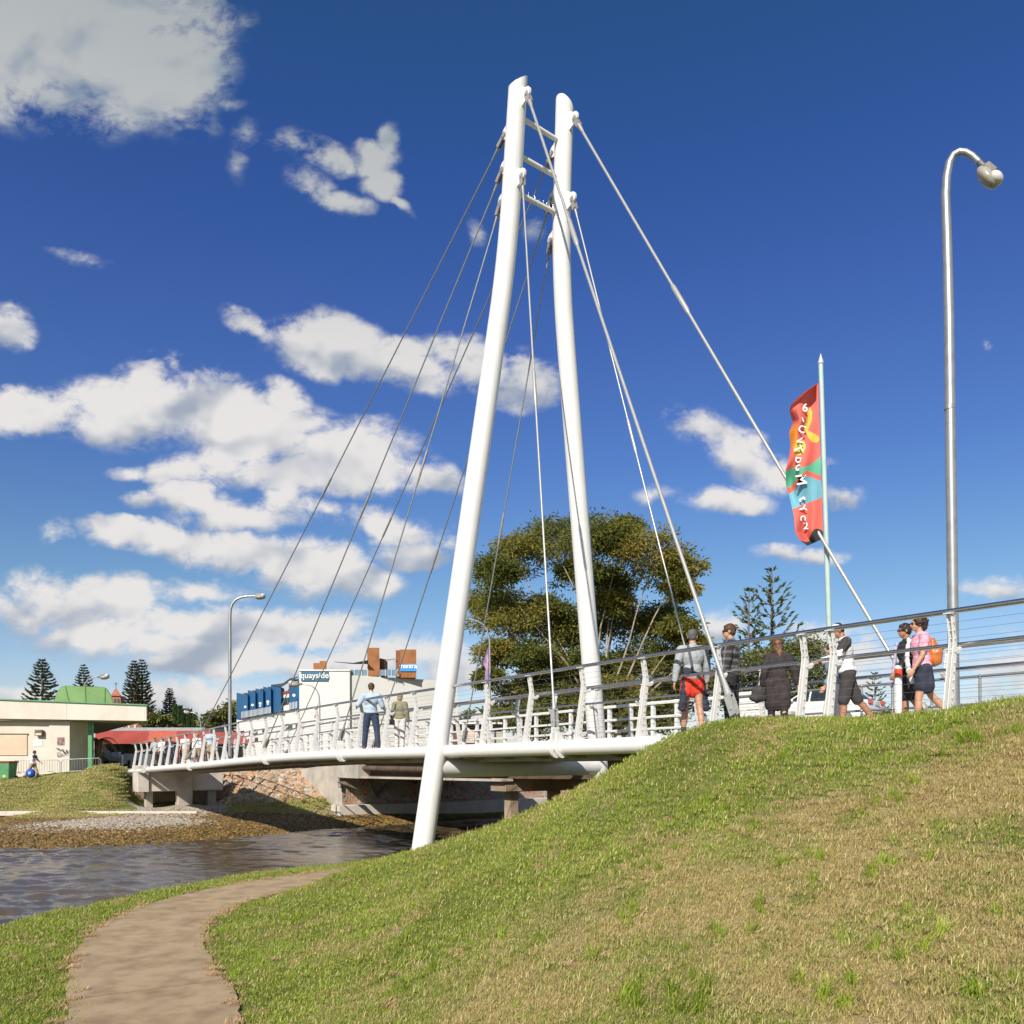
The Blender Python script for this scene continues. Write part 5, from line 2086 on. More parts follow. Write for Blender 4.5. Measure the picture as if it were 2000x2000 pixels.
lamp('small white lamp above the row of cypresses', pts, None, .06, .05, 1.3)

# ------------------------------------------------------------------ banner pole at right
fz = 15.6
fp = thing('banner_pole', 'pale green pole with pointed silver finial flying the long red banner', 'flag pole', P(1625, 1450, fz))
M_pale = pm('pale_green_paint', (0.42, 0.55, 0.50), .45, var=.06, scale=4)
MB().tube([P(1626.5, 1450, fz), P(1603, 712, fz)], [.052, .043], 16).obj('pole', M_pale, fp)
tipb, tip = P(1603, 712, fz), P(1602.5, 690, fz)
mb = MB()
mb.lathe([(.03, 0), (.055, .02), (.055, .04), (.048, .06), (.002, (tip.z - tipb.z))], tipb, 16)
mb.obj('finial', pm('silver_paint', (.75, .75, .73), .35, metal=.4), fp)

bn = thing('banner', 'long red banner with green, blue and yellow shapes and white lettering', 'banner', P(1610, 1065, fz))


def poleX(y):
    return 1603 + (y - 712) * (23.5 / 738.0)


NR, NC = 60, 12
rows = [(748, 1598, 748), (758, 1580, 756), (775, 1560, 770), (790, 1545, 783), (803, 1541.5, 794), (825, 1549, 825), (845, 1541, 845), (870, 1544, 862), (895, 1541, 890), (920, 1534, 920), (948, 1535, 945), (975, 1543, 970), (1010, 1551, 1000), (1040, 1553, 1030), (1055, 1562, 1042), (1068, 1580, 1050), (1072, 1592, 1058)]
ry = [r[0] for r in rows]
rx = [r[1] for r in rows]
gv = []
for i in range(NR + 1):
    f = i / NR
    yr = 748 + f * (1052 - 748)                 # at the pole
    yl = 748 + 14 + f * (1066 - 762)            # at the free edge
    xr = poleX(yr) - 6
    xl = float(np.interp(yl, ry, rx))
    if i == 0:
        yl = 750
        xl = 1594
    for j in range(NC + 1):
        g = j / NC
        # crumpled cloth hanging from its pole: depth waves, tighter towards the free edge
        x = xr + (xl - xr) * g
        y = yr + (yl - yr) * g
        zd = fz - .02 + .15 * math.sin(g * 5.2 + f * 5) * g + .07 * math.sin(g * 11 - f * 13) * g + .06 * math.sin(f * 17 + g * 4) * g
        gv.append(P(x, y, zd))


def banner_colour(f, g):
    """f down the banner 0..1, g from the pole outwards"""
    red, green, blue, yel, dark, och = 0, 1, 2, 3, 4, 5
    wave = .02 * math.sin(g * 5)
    if f > .955 - .03 * math.sin(g * 6):
        return dark
    lo = .47 + .07 * g + wave
    hi = .60 - .16 * max(0, .45 - abs(g - .42)) + .03 * g
    if lo < f < hi:
        return green
    hi2 = hi + .035
    b2 = .745 - .02 * g + (.05 * (g - .2))
    if hi2 < f < b2:
        return blue
    if (f - .22) ** 2 / .075 ** 2 + (g - .38 - (f - .22) * .9) ** 2 / .10 ** 2 < 1:
        return yel
    if (f - .345 + .3 * (g - .25) ** 2 + .16 * (g - .2)) ** 2 / .03 ** 2 + (g - .24) ** 2 / .21 ** 2 < 1:
        return yel
    if (f - .385) ** 2 / .05 ** 2 + (g - .68) ** 2 / .2 ** 2 < 1:
        return yel
    if (f - .30) ** 2 / .08 ** 2 + (g - .86) ** 2 / .14 ** 2 < 1:
        return och
    return red


NR2, NC2 = 240, 48
me = bpy.data.meshes.new('cloth')


def gpt(f, g):
    a, b = f * NR, g * NC
    i, j = min(NR - 1, int(a)), min(NC - 1, int(b))
    u, v = a - i, b - j
    p = lambda m, n: gv[m * (NC + 1) + n]
    return (p(i, j) * (1 - u) * (1 - v) + p(i + 1, j) * u * (1 - v) + p(i, j + 1) * (1 - u) * v + p(i + 1, j + 1) * u * v)


vs = [gpt(i / NR2, j / NC2) for i in range(NR2 + 1) for j in range(NC2 + 1)]
fs, mi = [], []
for i in range(NR2):
    for j in range(NC2):
        a = i * (NC2 + 1) + j
        fs.append((a, a + 1, a + NC2 + 2, a + NC2 + 1))
        mi.append(banner_colour((i + .5) / NR2, (j + .5) / NC2))
me.from_pydata([tuple(v) for v in vs], [], fs)


def cloth(name, c):
    m = pm(name, c, .75, var=.04, scale=3)
    T = NT(m.node_tree)
    bs = T.n['Principled BSDF']
    tl = T.node('ShaderNodeBsdfTranslucent')
    tl.inputs[0].default_value = (*c, 1)
    mx = T.node('ShaderNodeMixShader')
    mx.inputs[0].default_value = .25
    T.l.new(bs.outputs[0], mx.inputs[1])
    T.l.new(tl.outputs[0], mx.inputs[2])
    T.l.new(mx.outputs[0], T.n['Material Output'].inputs[0])
    return m


for nm, c in (('banner_red', (.86, .17, .13)), ('banner_green', (.13, .52, .32)), ('banner_blue', (.20, .50, .62)), ('banner_yellow', (.85, .60, .08)), ('banner_black', (.04, .05, .05)), ('banner_orange', (.85, .28, .03))):
    me.materials.append(cloth(nm, c))
me.polygons.foreach_set('material_index', mi)
me.polygons.foreach_set('use_smooth', [True] * len(fs))
me.update()
link('cloth', me, bn)
M_letter = pm('banner_letter_white', (.82, .82, .80), .7)
glyphs = [('6', 792, 1570, .32, 0), ('i', 813, 1567, .20, 20), ('C', 832, 1564, .30, -20), ('V', 853, 1559, .26, -80), ('T', 868, 1556, .32, -70), ('D', 890, 1557, .24, -100), ('G', 906, 1558, .26, -90),
          ('M', 930, 1562, .42, -80), ('t', 967, 1566, .34, -70), ('Y', 985, 1565, .28, -70), ('C', 1003, 1566, .22, -90), ('2', 1020, 1572, .28, 0)]
for ch_, y, x, sz, rot in glyphs:
    a = math.radians(rot)
    f_ = (y - 748) / 304.0
    xr_ = poleX(y) - 6
    xl_ = float(np.interp(y + 12, ry, rx))
    g_ = min(.97, max(.03, (x - xr_) / (xl_ - xr_)))
    c = gpt(min(.99, f_), g_) + Vector((0, -.05, 0))
    text_on('lettering', ch_, sz * .66, c, (math.cos(a), 0, math.sin(a)), (-math.sin(a), 0, math.cos(a)), M_letter, bn, .004, .004)

# second, distant banner beside the dark lamp
b2 = thing('feather_banner', 'purple and white pennant hanging beside the dark thin street lamp', 'banner', P(950, 1350, 49))
mb = MB()
mb.prism([P(954, 1262, 49), P(951, 1270, 49), P(943, 1296, 49), P(949, 1306, 49.1), P(945, 1338, 49), P(954, 1340, 49)], (0, .03, 0))
mb.obj('cloth', pm('purple_cloth', (.22, .14, .34), .8, var=.3, scale=1.5, col2=(.7, .45, .5)), b2)
b3 = thing('feather_banner', 'thin red and blue feather flag in front of the white apartment wall', 'banner', P(615, 1410, 56))
mb = MB()
mb.prism([P(622, 1370, 56), P(616, 1392, 56), P(613, 1402, 56), P(616, 1402, 56), P(620, 1392, 56)], (0, .03, 0))
mb.obj('cloth', pm('red_blue_cloth', (.5, .12, .12), .8, var=.3, scale=2, col2=(.15, .2, .4)), b3)

# ------------------------------------------------------------------ bollard and pipe fence at right
bz = 11.35
bl = thing('bollard', 'white bollard with a bright orange red reflective band', 'bollard', P(1754.5, 1445, bz))
b0, b1 = P(1754.5, 1450, bz), P(1754.5, 1299, bz)
mb = MB()
H_ = b1.z - b0.z
mb.lathe([(.048, 0), (.048, H_ - .02), (.038, H_)], b0, 20)
mb.obj('post', M_white, bl)
mb = MB()
mb.lathe([(.0495, 0), (.0495, .115)], P(1754.5, 1323, bz), 20)
mb.obj('reflective_band', pm('orange_red_band', (.80, .07, .02), .4), bl)
pf = thing('pipe_fence', 'galvanised two rail pipe fence on the far side of the path, right', 'fence', B(-3, 5.8))


def PF(t, h):
    return B(t, 5.8, 0) * 1 + Vector((0, 0, h + .02))


for h in (1.10, .58):
    MB().tube([PF(t, h) for t in (3.5, 0, -4, -9)], .025, 10).obj('rail', M_galv, pf)
for px in (1683, 1743, 1820, 1914, 2030):
    t = t_of(px, 5.8)
    MB().tube([PF(t, -.1), PF(t, 1.12)], .025, 10).obj('post', M_galv, pf)
    MB().ball(PF(t, 1.10), .036, n=10).obj('fitting', M_galv, pf)
    MB().ball(PF(t, .58), .036, n=10).obj('fitting', M_galv, pf)

# ------------------------------------------------------------------ car on the raised road
road = MB()
road.hexa([(10.2, 27.5, -3), (46, 22, -3), (46, 37, -3), (10.2, 38, -3), (10.2, 27.5, 1.22), (46, 22, 1.22), (46, 37, 1.22), (10.2, 38, 1.22)])
tag(road.obj('road', M_road), 'raised asphalt road where the white car stands', kind='structure')
M_car = pm('car_white', (0.74, 0.73, 0.70), .25, var=.03, coat=.6)
M_tail = pm('tail_light_red', (0.75, 0.04, 0.02), .25, coat=.5)
M_tyre = pm('tyre', (0.02, 0.02, 0.02), .8)


def make_car(label, loc, heading, L=4.15, Wc=1.70, paint=None):
    root = thing('parked_car', label, 'car', loc)
    root.rotation_euler = (0, 0, heading)
    paint = paint or M_car

    def add(mb, nm, mat, par=root):
        o = mb.obj(nm, mat, None)
        o.parent = par
        o.location = (0, 0, 0)
        return o
    h = Wc / 2
    side = [(-2.07, .30), (-2.10, .62), (-2.04, .93), (-1.62, .98), (-1.20, 1.36), (-.85, 1.43), (.15, 1.43), (.55, 1.36), (1.08, .98), (1.80, .84), (2.05, .66), (2.08, .32), (1.75, .25), (1.62, .48), (1.40, .62), (1.15, .48), (1.02, .22), (-.98, .22), (-1.10, .48), (-1.32, .62), (-1.55, .48), (-1.68, .24)]
    mb = MB()
    n = len(side)
    secs = [(-h, .0), (-h * .985, 1), (0, 1), (h * .985, 1), (h, 0)]
    rings = []
    for yy, k in ((-h, 0), (-h + .05, 1), (h - .05, 1), (h, 0)):
        ring = []
        for x, z in side:
            tum = max(0, z - .95) / .48 * .22
            y = yy * (1 - tum / h)
            ring.append(Vector((x * (1.0 if k else .985), y, z if k or z < .9 else z - .02)))
        rings.append(ring)
    vs = [p for r in rings for p in r]
    fs = []
    for r in range(3):
        for i in range(n):
            a, b = r * n + i, r * n + (i + 1) % n
            fs.append((a, b, b + n, a + n))
    mb.add(vs, fs, 0, False)
    # side caps as fans of triangles round the middle
    for r, flip in ((0, False), (3, True)):
        bmv = rings[r]
        c = Vector((0, bmv[0].y * .99, .75))
        base = len(mb.v)
        mb.v += [tuple(c)]
        for i in range(n):
            a, b = r * n + i, r * n + (i + 1) % n
            mb.f.append((a, b, base))
            mb.m.append(0)
            mb.s.append(False)
    body = add(mb, 'body', paint)
    for s in (-1, 1):
        y = s * (h - .10)

        def sidep(x, z, o=.012):
            tum = max(0, z - .95) / .48 * .22
            return Vector((x, s * (h - tum + o), z))
        for pts in ([(-1.45, 1.0), (-.62, 1.0), (-.62, 1.36), (-.95, 1.36), (-1.18, 1.30)], [(-.54, 1.0), (.12, 1.0), (.12, 1.37), (-.54, 1.37)], [(.20, 1.0), (.92, 1.0), (.52, 1.31), (.20, 1.37)]):
            mb = MB()
            mb.prism([sidep(x, z) for x, z in pts], (0, -s * .02, 0))
            add(mb, 'side_window', M_glassd)
        for x in (-1.32, 1.40):
            mb = MB()
            mb.tube([(x, s * (h - .20), .31), (x, s * (h - .01), .31)], .31, 20)
            w = add(mb, 'wheel', M_tyre)
            mb = MB()
            mb.tube([(x, s * (h - .02), .31), (x, s * (h + .005), .31)], .19, 16)
            o = mb.obj('rim', M_steel, None)
            o.parent = w
        mb = MB()
        mb.ball((.85, s * (h + .07), 1.02), .09, .07, .07, 10)
        add(mb, 'wing_mirror', paint)
        mb = MB()
        mb.box((-2.085, s * (h - .24), .86), .06, .34, .15)
        tl = add(mb, 'tail_light', M_tail)
        mb = MB()
        mb.box((2.06, s * (h - .26), .68), .06, .3, .13)
        add(mb, 'headlight', M_lens)
    mb = MB()
    mb.prism([Vector((-1.64, -h + .32, 1.0)), Vector((-1.64, h - .32, 1.0)), Vector((-1.24, h - .42, 1.345)), Vector((-1.24, -h + .42, 1.345))], (-.02, 0, .012))
    add(mb, 'rear_window', M_glassd)
    mb = MB()
    mb.prism([Vector((1.06, -h + .3, 1.0)), Vector((1.06, h - .3, 1.0)), Vector((.58, h - .42, 1.355)), Vector((.58, -h + .42, 1.355))], (.02, 0, .012))
    add(mb, 'windscreen', M_glassd)
    mb = MB()
    mb.box((-2.115, 0, .80), .012, .42, .12)
    add(mb, 'number_plate', pm('plate_white', (.7, .7, .66), .5))
    mb = MB()
    mb.box((-2.10, 0, .42), .08, Wc * .94, .24)
    add(mb, 'rear_bumper', paint)
    return root


cz_ = 32.0
cl = P(1606, 0, cz_ + .2)
make_car('white hatchback seen from behind through the railing, red tail lights', (cl.x, cl.y, 1.22), math.atan2(.70, -.72))
cl = P(1905, 0, 40)


# ------------------------------------------------------------------ people
M_skin = pm('skin_fair', (0.50, 0.27, 0.17), .55, var=.08, scale=14)
M_skin2 = pm('skin_tanned', (0.38, 0.18, 0.10), .55, var=.08, scale=14)
M_sole = pm('pale_sole', (.6, .58, .55), .7)


def capsule(mb, a, ra, b, rb, n=12):
    a, b = Vector(a), Vector(b)
    d = (b - a)
    L = d.length
    if L < 1e-5:
        mb.ball(a, ra, n=n)
        return
    d.normalize()
    pts, rs = [], []
    for k in (80, 50, 20):
        t = math.radians(k)
        pts.append(a - d * ra * math.sin(t))
        rs.append(ra * math.cos(t))
    pts.append(a)
    rs.append(ra)
    pts.append(b)
    rs.append(rb)
    for k in (20, 50, 80):
        t = math.radians(k)
        pts.append(b + d * rb * math.sin(t))
        rs.append(rb * math.cos(t))
    # straight axis: keep one frame
    x = d.orthogonal().normalized()
    y = d.cross(x)
    vs = []
    for p, r in zip(pts, rs):
        for k in range(n):
            t = 2 * math.pi * k / n
            vs.append(p + (x * math.cos(t) + y * math.sin(t)) * r)
    fs = []
    m = len(pts)
    for i in range(m - 1):
        for k in range(n):
            p, q = i * n + k, i * n + (k + 1) % n
            fs.append((p, q, q + n, p + n))
    fs.append(tuple(range(n))[::-1])
    fs.append(tuple(range((m - 1) * n, m * n)))
    mb.add(vs, fs, 0, True)


def fuse(mb, name, mat, parent, vox, smooth=3, wrinkle=0.0, seed=0.0):
    """melt overlapping volumes into one continuous skin"""
    me = mb.mesh(name + '_raw', [mat])
    o = bpy.data.objects.new('fuse_tmp', me)
    COL.objects.link(o)
    r = o.modifiers.new('r', 'REMESH')
    r.mode = 'VOXEL'
    r.voxel_size = vox
    s = o.modifiers.new('s', 'SMOOTH')
    s.factor = .5
    s.iterations = smooth
    dg = bpy.context.evaluated_depsgraph_get()
    out = bpy.data.meshes.new_from_object(o.evaluated_get(dg))
    bpy.data.objects.remove(o)
    bpy.data.meshes.remove(me)
    n = len(out.vertices)
    if wrinkle and n:
        co = np.empty(n * 3)
        no = np.empty(n * 3)
        out.vertices.foreach_get('co', co)
        out.vertices.foreach_get('normal', no)
        co = co.reshape(-1, 3)
        no = no.reshape(-1, 3)
        x, y, z = co.T
        w = np.sin(z * 24 + 14 * x + 5 * np.sin(x * 11 + seed) + 7 * np.sin(y * 9 + z * 4)) * (1 + np.sin(x * 19 + z * 9 + seed * 2)) + .5 * np.sin(z * 50 - x * 60 + y * 30)
        co += no * (w * wrinkle)[:, None]
        out.vertices.foreach_set('co', co.ravel())
    out.name = name
    out.materials.clear()
    out.materials.append(mat)
    out.polygons.foreach_set('use_smooth', [True] * len(out.polygons))
    out.update()
    o = bpy.data.objects.new(name, out)
    COL.objects.link(o)
    o.parent = parent
    return o


def rotx(v, a):
    c, s = math.cos(a), math.sin(a)
    return Vector((v.x, v.y * c - v.z * s, v.y * s + v.z * c))


def person(label, loc, heading, H=1.75, female=False, hipL=0, hipR=0, kneeL=5, kneeR=5, armL=(0, 8, 10), armR=(0, 8, 10), lean=0, head=(0, 0), skin=None,
           hair=None, hair_style='short', garments=(), shoes=None, socks=None, vox=.009, glasses=False, group=None, splay=.02, low=False, legab=0.0):
    """local frame: y forward, z up. hip/knee/arm angles in degrees; arm = (forward swing, sideways, elbow bend); head = (turn, nod)"""
    root = thing('person', label, 'person', loc, group)
    root.rotation_euler = (0, 0, math.radians(heading))
    k = H / 1.75
    skin = skin or M_skin
    R = math.radians
    J = {}
    hw = (.095 if female else .088) * k
    sw = (.165 if female else .195) * k
    hipz = .93 * k
    up = lambda v: rotx(v, R(-lean))
    base = Vector((0, 0, hipz))
    for s, h, kn, nm in ((-1, hipL, kneeL, 'L'), (1, hipR, kneeR, 'R')):
        hp = Vector((s * hw, 0, hipz))
        d = rotx(Vector((s * (splay + legab), 0, -1)).normalized(), R(h))
        kp = hp + d * .44 * k
        d2 = rotx(Vector((s * (splay * .3 + legab * .6), 0, -1)).normalized(), R(h - kn))
        ap_2 = kp + d2 * .42 * k
        J['hip' + nm], J['knee' + nm], J['ank' + nm] = hp, kp, ap_2
        J['toe' + nm] = ap_2 + rotx(Vector((s * .03, .17, -.045)), R(min(0, (h - kn)) * .8)) * k
        J['heel' + nm] = ap_2 + rotx(Vector((0, -.05, -.05)), R(min(0, (h - kn)) * .8)) * k
    # put the lower foot on the ground
    low_z = min(J['ankL'].z, J['ankR'].z) - .085 * k
    for q in J:
        J[q] = J[q] - Vector((0, 0, low_z))
    base = base - Vector((0, 0, low_z))
    T = lambda v: base + up(Vector(v) * k)
    waist, chest, neck0, neck1 = T((0, 0, .16)), T((0, .01, .38)), T((0, 0, .54)), T((0, .015, .62))
    yaw, nod = R(head[0]), R(head[1])
    HM = Matrix.Rotation(yaw, 3, 'Z') @ Matrix.Rotation(-nod, 3, 'X')
    hc = neck1 + HM @ (Vector((0, .02, .105)) * k)
    for s, a, nm in ((-1, armL, 'L'), (1, armR, 'R')):
        sh_ = T((s * sw / k, 0, .50))
        sw_, ab, el = a
        d = Vector((s * math.sin(R(ab)), 0, -math.cos(R(ab))))
        d = up(rotx(d, R(sw_)))
        e = sh_ + d * .285 * k
        d2 = up(rotx(Vector((s * math.sin(R(ab)) * .5, 0, -1)).normalized(), R(sw_ + el)))
        if len(a) > 3 or False:
            d2 = up(rotx(Vector(a[3]) if len(a) > 3 else d2, 0)).normalized()
        w_ = e + d2 * .255 * k
        J['sh' + nm], J['el' + nm], J['wr' + nm], J['hd' + nm] = sh_, e, w_, d2
    # ------------------------------------------------ body
    mb = MB()
    Rm = Matrix.Rotation(R(-lean), 3, 'X')
    mb.ball(T((0, 0, .02)), .155 * k * (1.08 if female else 1), .115 * k, .13 * k, 16, rot=Rm)
    mb.ball(waist, .135 * k * (.92 if female else 1), .10 * k, .16 * k, 16, rot=Rm)
    mb.ball(chest, (.15 if female else .175) * k, .115 * k, .19 * k, 16, rot=Rm)
    capsule(mb, J['shL'], .058 * k, J['shR'], .058 * k)
    capsule(mb, neck0 - Vector((0, 0, .04)), .062 * k, neck1 + Vector((0, 0, .03)), .052 * k)
    for nm in 'LR':
        capsule(mb, J['hip' + nm], .088 * k, J['knee' + nm], .056 * k)
        mid = J['knee' + nm].lerp(J['ank' + nm], .3) + rotx(Vector((0, -.012, 0)), 0)
        capsule(mb, J['knee' + nm], .054 * k, mid, .057 * k)
        capsule(mb, mid, .057 * k, J['ank' + nm], .036 * k)
        capsule(mb, J['heel' + nm], .036 * k, J['toe' + nm], .03 * k)
        capsule(mb, J['sh' + nm], .052 * k, J['el' + nm], .040 * k)
        capsule(mb, J['el' + nm], .040 * k, J['wr' + nm], .027 * k)
        # hand: palm, thumb and four curled fingers of different lengths
        s = -1 if nm == 'L' else 1
        d2 = J['hd' + nm]
        inw = Vector((-s, 0, 0))
        inw = (inw - d2 * inw.dot(d2)).normalized()
        fwd = d2.cross(inw) * s
        if fwd.y < 0:
            fwd = -fwd
        w_ = J['wr' + nm]
        pc = w_ + d2 * .05 * k
        Rh = Matrix((fwd, inw, d2)).transposed()
        mb.ball(pc, .040 * k, .017 * k, .052 * k, 12, rot=Rh)
        for i, (o, L) in enumerate(((.029, .068), (.010, .078), (-.010, .073), (-.028, .058))):
            p0 = pc + d2 * .038 * k + fwd * o * k
            p1 = p0 + (d2 + inw * (.25 + .05 * i)).normalized() * L * .5 * k
            p2 = p1 + (d2 * .8 + inw * (.75 + .1 * i)).normalized() * L * .5 * k
            capsule(mb, p0, .0095 * k, p1, .009 * k, 8)
            capsule(mb, p1, .009 * k, p2, .0075 * k, 8)
        t0 = w_ + d2 * .028 * k + fwd * .03 * k
        t1 = t0 + (fwd * .75 + d2 * .8 + inw * .3).normalized() * .036 * k
        capsule(mb, t0, .012 * k, t1, .0105 * k, 8)
        capsule(mb, t1, .0105 * k, t1 + (d2 + inw * .5 + fwd * .15).normalized() * .03 * k, .0085 * k, 8)
    # head with a face
    hp_ = lambda x, y, z: hc + HM @ (Vector((x, y, z)) * k)
    mb.ball(hp_(0, -.012, .03), .074 * k, .092 * k, .086 * k, 18, rot=HM)
    mb.ball(hp_(0, .020, -.035), .056 * k, .066 * k, .075 * k, 16, rot=HM)
    mb.ball(hp_(0, .058, -.088), .026 * k, .022 * k, .020 * k, 10, rot=HM)
    capsule(mb, hp_(0, .080, .012), .009 * k, hp_(0, .104, -.026), .013 * k, 8)
    mb.ball(hp_(0, .075, .030), .048 * k, .016 * k, .012 * k, 10, rot=HM)
    for s in (-1, 1):
        mb.ball(hp_(s * .077, -.008, -.008), .010 * k, .020 * k, .031 * k, 10, rot=HM)
    mb.ball(hp_(0, .083, -.056), .023 * k, .010 * k, .010 * k, 10, rot=HM)
    fuse(mb, 'body', skin, root, vox if not low else .014, 2)
    if not low:
        for s in (-1, 1):
            m_ = MB()
            m_.ball(hp_(s * .030, .079, .006), .011 * k, .006 * k, .007 * k, 10, rot=HM)
            o = m_.obj('eye', M_dark, None)
            o.parent = root
        m_ = MB()
        m_.ball(hp_(0, .0925, -.056), .019 * k, .003 * k, .004 * k, 10, rot=HM)
        o = m_.obj('mouth', pm('lips', (.35, .12, .10), .5), None)
        o.parent = root
    if glasses:
        m_ = MB()
        for s in (-1, 1):
            m_.ball(hp_(s * .033, .090, .010), .027 * k, .010 * k, .017 * k, 12, rot=HM)
            capsule(m_, hp_(s * .058, .085, .014), .004 * k, hp_(s * .080, -.01, .016), .004 * k, 6)
        capsule(m_, hp_(-.02, .10, .014), .004 * k, hp_(.02, .10, .014), .004 * k, 6)
        fuse(m_, 'sunglasses', M_dark, root, .005, 1)
    # ------------------------------------------------ hair
    if hair is not None:
        m_ = MB()
        if hair_style in ('short', 'cropped'):
            e = .008 if hair_style == 'cropped' else .016
            m_.ball(hp_(0, -.022, .040), (.074 + e) * k, (.088 + e) * k, (.080 + e) * k, 18, rot=HM)
            m_.ball(hp_(0, -.052, -.005), (.062 + e) * k, (.046 + e) * k, (.06 + e) * k, 14, rot=HM)
            if hair_style == 'short':
                m_.ball(hp_(0.01, .045, .092), .055 * k, .035 * k, .022 * k, 10, rot=HM)
        elif hair_style == 'bob':
            m_.ball(hp_(0, -.02, .035), .096 * k, .106 * k, .095 * k, 18, rot=HM)
            m_.ball(hp_(0, -.045, -.045), .092 * k, .070 * k, .075 * k, 16, rot=HM)
        elif hair_style == 'long':
            m_.ball(hp_(0, -.02, .035), .100 * k, .106 * k, .096 * k, 18, rot=HM)
            m_.ball(hp_(.01, -.06, -.07), .095 * k, .06 * k, .10 * k, 14, rot=HM)
            m_.ball(hp_(.04, -.085, -.17), .060 * k, .045 * k, .11 * k, 12, rot=HM)
            m_.ball(hp_(.075, -.07, -.25), .035 * k, .035 * k, .08 * k, 10, rot=HM)
        elif hair_style == 'curly':
            r_ = random.Random(5)
            m_.ball(hp_(0, -.04, .03), .098 * k, .10 * k, .095 * k, 18, rot=HM)
            for i in range(46):
                th, ph = r_.uniform(0, 6.28), r_.uniform(-.5, 1.2)
                x, y, z = .088 * math.cos(th) * math.cos(ph), -.045 + .10 * math.sin(th) * math.cos(ph), .03 + .09 * math.sin(ph)
                if y > .05 and z < .07:
                    continue
                m_.ball(hp_(x * 1.12, y * 1.1, z - .01), r_.uniform(.022, .034) * k, n=8)
            m_.ball(hp_(0, -.09, -.05), .085 * k, .06 * k, .07 * k, 12, rot=HM)
        fuse(m_, 'hair', hair, root, .008 if not low else .012, 1, .0022)
    # ------------------------------------------------ clothes
    vc = .011 if not low else .016
    for g in garments:
        kind, mat = g[0], g[1]
        o_ = g[3] if len(g) > 3 else .014
        m_ = MB()
        if kind in ('shirt', 'coat'):
            sl = g[2]
            e = o_ * k
            mb_ = m_
            mb_.ball(waist, .140 * k * (.96 if female else 1) + e, .105 * k + e, .17 * k, 16, rot=Rm)
            mb_.ball(chest, (.155 if female else .18) * k + e, .120 * k + e, .19 * k, 16, rot=Rm)
            mb_.ball(T((0, 0, .06)), .155 * k + e, .118 * k + e, .10 * k, 16, rot=Rm)
            capsule(mb_, J['shL'], .058 * k + e, J['shR'], .058 * k + e)
            capsule(mb_, neck0 - Vector((0, 0, .03)), .07 * k + e, neck0 + Vector((0, 0, .015)), .058 * k + e * .7)
            for nm in 'LR':
                if sl <= 0:
                    continue
                f1 = min(1.0, sl / .55)
                capsule(mb_, J['sh' + nm], .056 * k + e, J['sh' + nm].lerp(J['el' + nm], f1), .046 * k + e)
                if sl > .55:
                    f2 = (sl - .55) / .45
                    capsule(mb_, J['el' + nm], .044 * k + e, J['el' + nm].lerp(J['wr' + nm], f2 * .96), .034 * k + e * .8)
            if kind == 'coat':
                for nm in 'LR':
                    capsule(mb_, J['hip' + nm], .105 * k + e, J['hip' + nm].lerp(J['knee' + nm], .86), .10 * k + e)
                capsule(mb_, J['hipL'].lerp(J['hipR'], .5), .11 * k + e, J['kneeL'].lerp(J['kneeR'], .5) + Vector((0, 0, .06)), .10 * k + e)
        elif kind in ('trousers', 'shorts'):
            f = g[2]
            e = o_ * k
            m_.ball(T((0, 0, .03)), .158 * k + e, .118 * k + e, .125 * k, 16, rot=Rm)
            for nm in 'LR':
                fk = min(1.0, f / .5)
                flare = .006 * k if kind == 'shorts' else 0
                capsule(m_, J['hip' + nm], .092 * k + e, J['hip' + nm].lerp(J['knee' + nm], fk), .062 * k + e + flare)
                if f > .5:
                    f2 = (f - .5) / .5
                    capsule(m_, J['knee' + nm], .060 * k + e, J['knee' + nm].lerp(J['ank' + nm], f2), .050 * k + e)
        elif kind == 'skirt':
            f = g[2]
            e = o_ * k
            m_.ball(T((0, 0, .05)), .15 * k + e, .115 * k + e, .12 * k, 16, rot=Rm)
            c = J['hipL'].lerp(J['hipR'], .5)
            kk = J['kneeL'].lerp(J['kneeR'], .5)
            for dx in (-.06, 0, .06):
                capsule(m_, c + Vector((dx, 0, 0)) * k, .11 * k + e, c.lerp(kk, f) + Vector((dx * 1.8, 0, 0)) * k, .10 * k + e)
            for nm in 'LR':
                capsule(m_, J['hip' + nm], .10 * k + e, J['hip' + nm].lerp(J['knee' + nm], f), .08 * k + e)
        fuse(m_, {'shirt': 'shirt', 'coat': 'coat', 'trousers': 'trousers', 'shorts': 'shorts', 'skirt': 'skirt'}[kind], mat, root, vc, 3, .0022, len(label) % 7)
    for nm in 'LR':
        if shoes is not None:
            m_ = MB()
            capsule(m_, J['heel' + nm] + Vector((0, 0, .004)), .046 * k, J['toe' + nm] + Vector((0, 0, .004)), .040 * k)
            capsule(m_, J['heel' + nm], .046 * k, J['ank' + nm] + Vector((0, 0, .01)), .046 * k)
            fuse(m_, 'shoe', shoes, root, vc, 2)
        if socks is not None:
            m_ = MB()
            capsule(m_, J['ank' + nm], .045 * k, J['ank' + nm].lerp(J['knee' + nm], .17), .048 * k)
            fuse(m_, 'sock', socks, root, vc, 2)
    root['_k'] = k
    del root['_k']
    return root, J, T, hp_


def world_of(root, v):
    return Matrix.Translation(root.location) @ root.rotation_euler.to_matrix().to_4x4() @ Vector(v)


def ground_pt(px, z, e):
    v = P(px, 0, z)
    return Vector((v.x, v.y, e))


def deck_pt(px, z):
    v = P(px, 0, z)
    t = (v.x - B0.x) * D.x + (v.y - B0.y) * D.y
    return Vector((v.x, v.y, deckE(t) - (.02 if t > 0 else 0)))


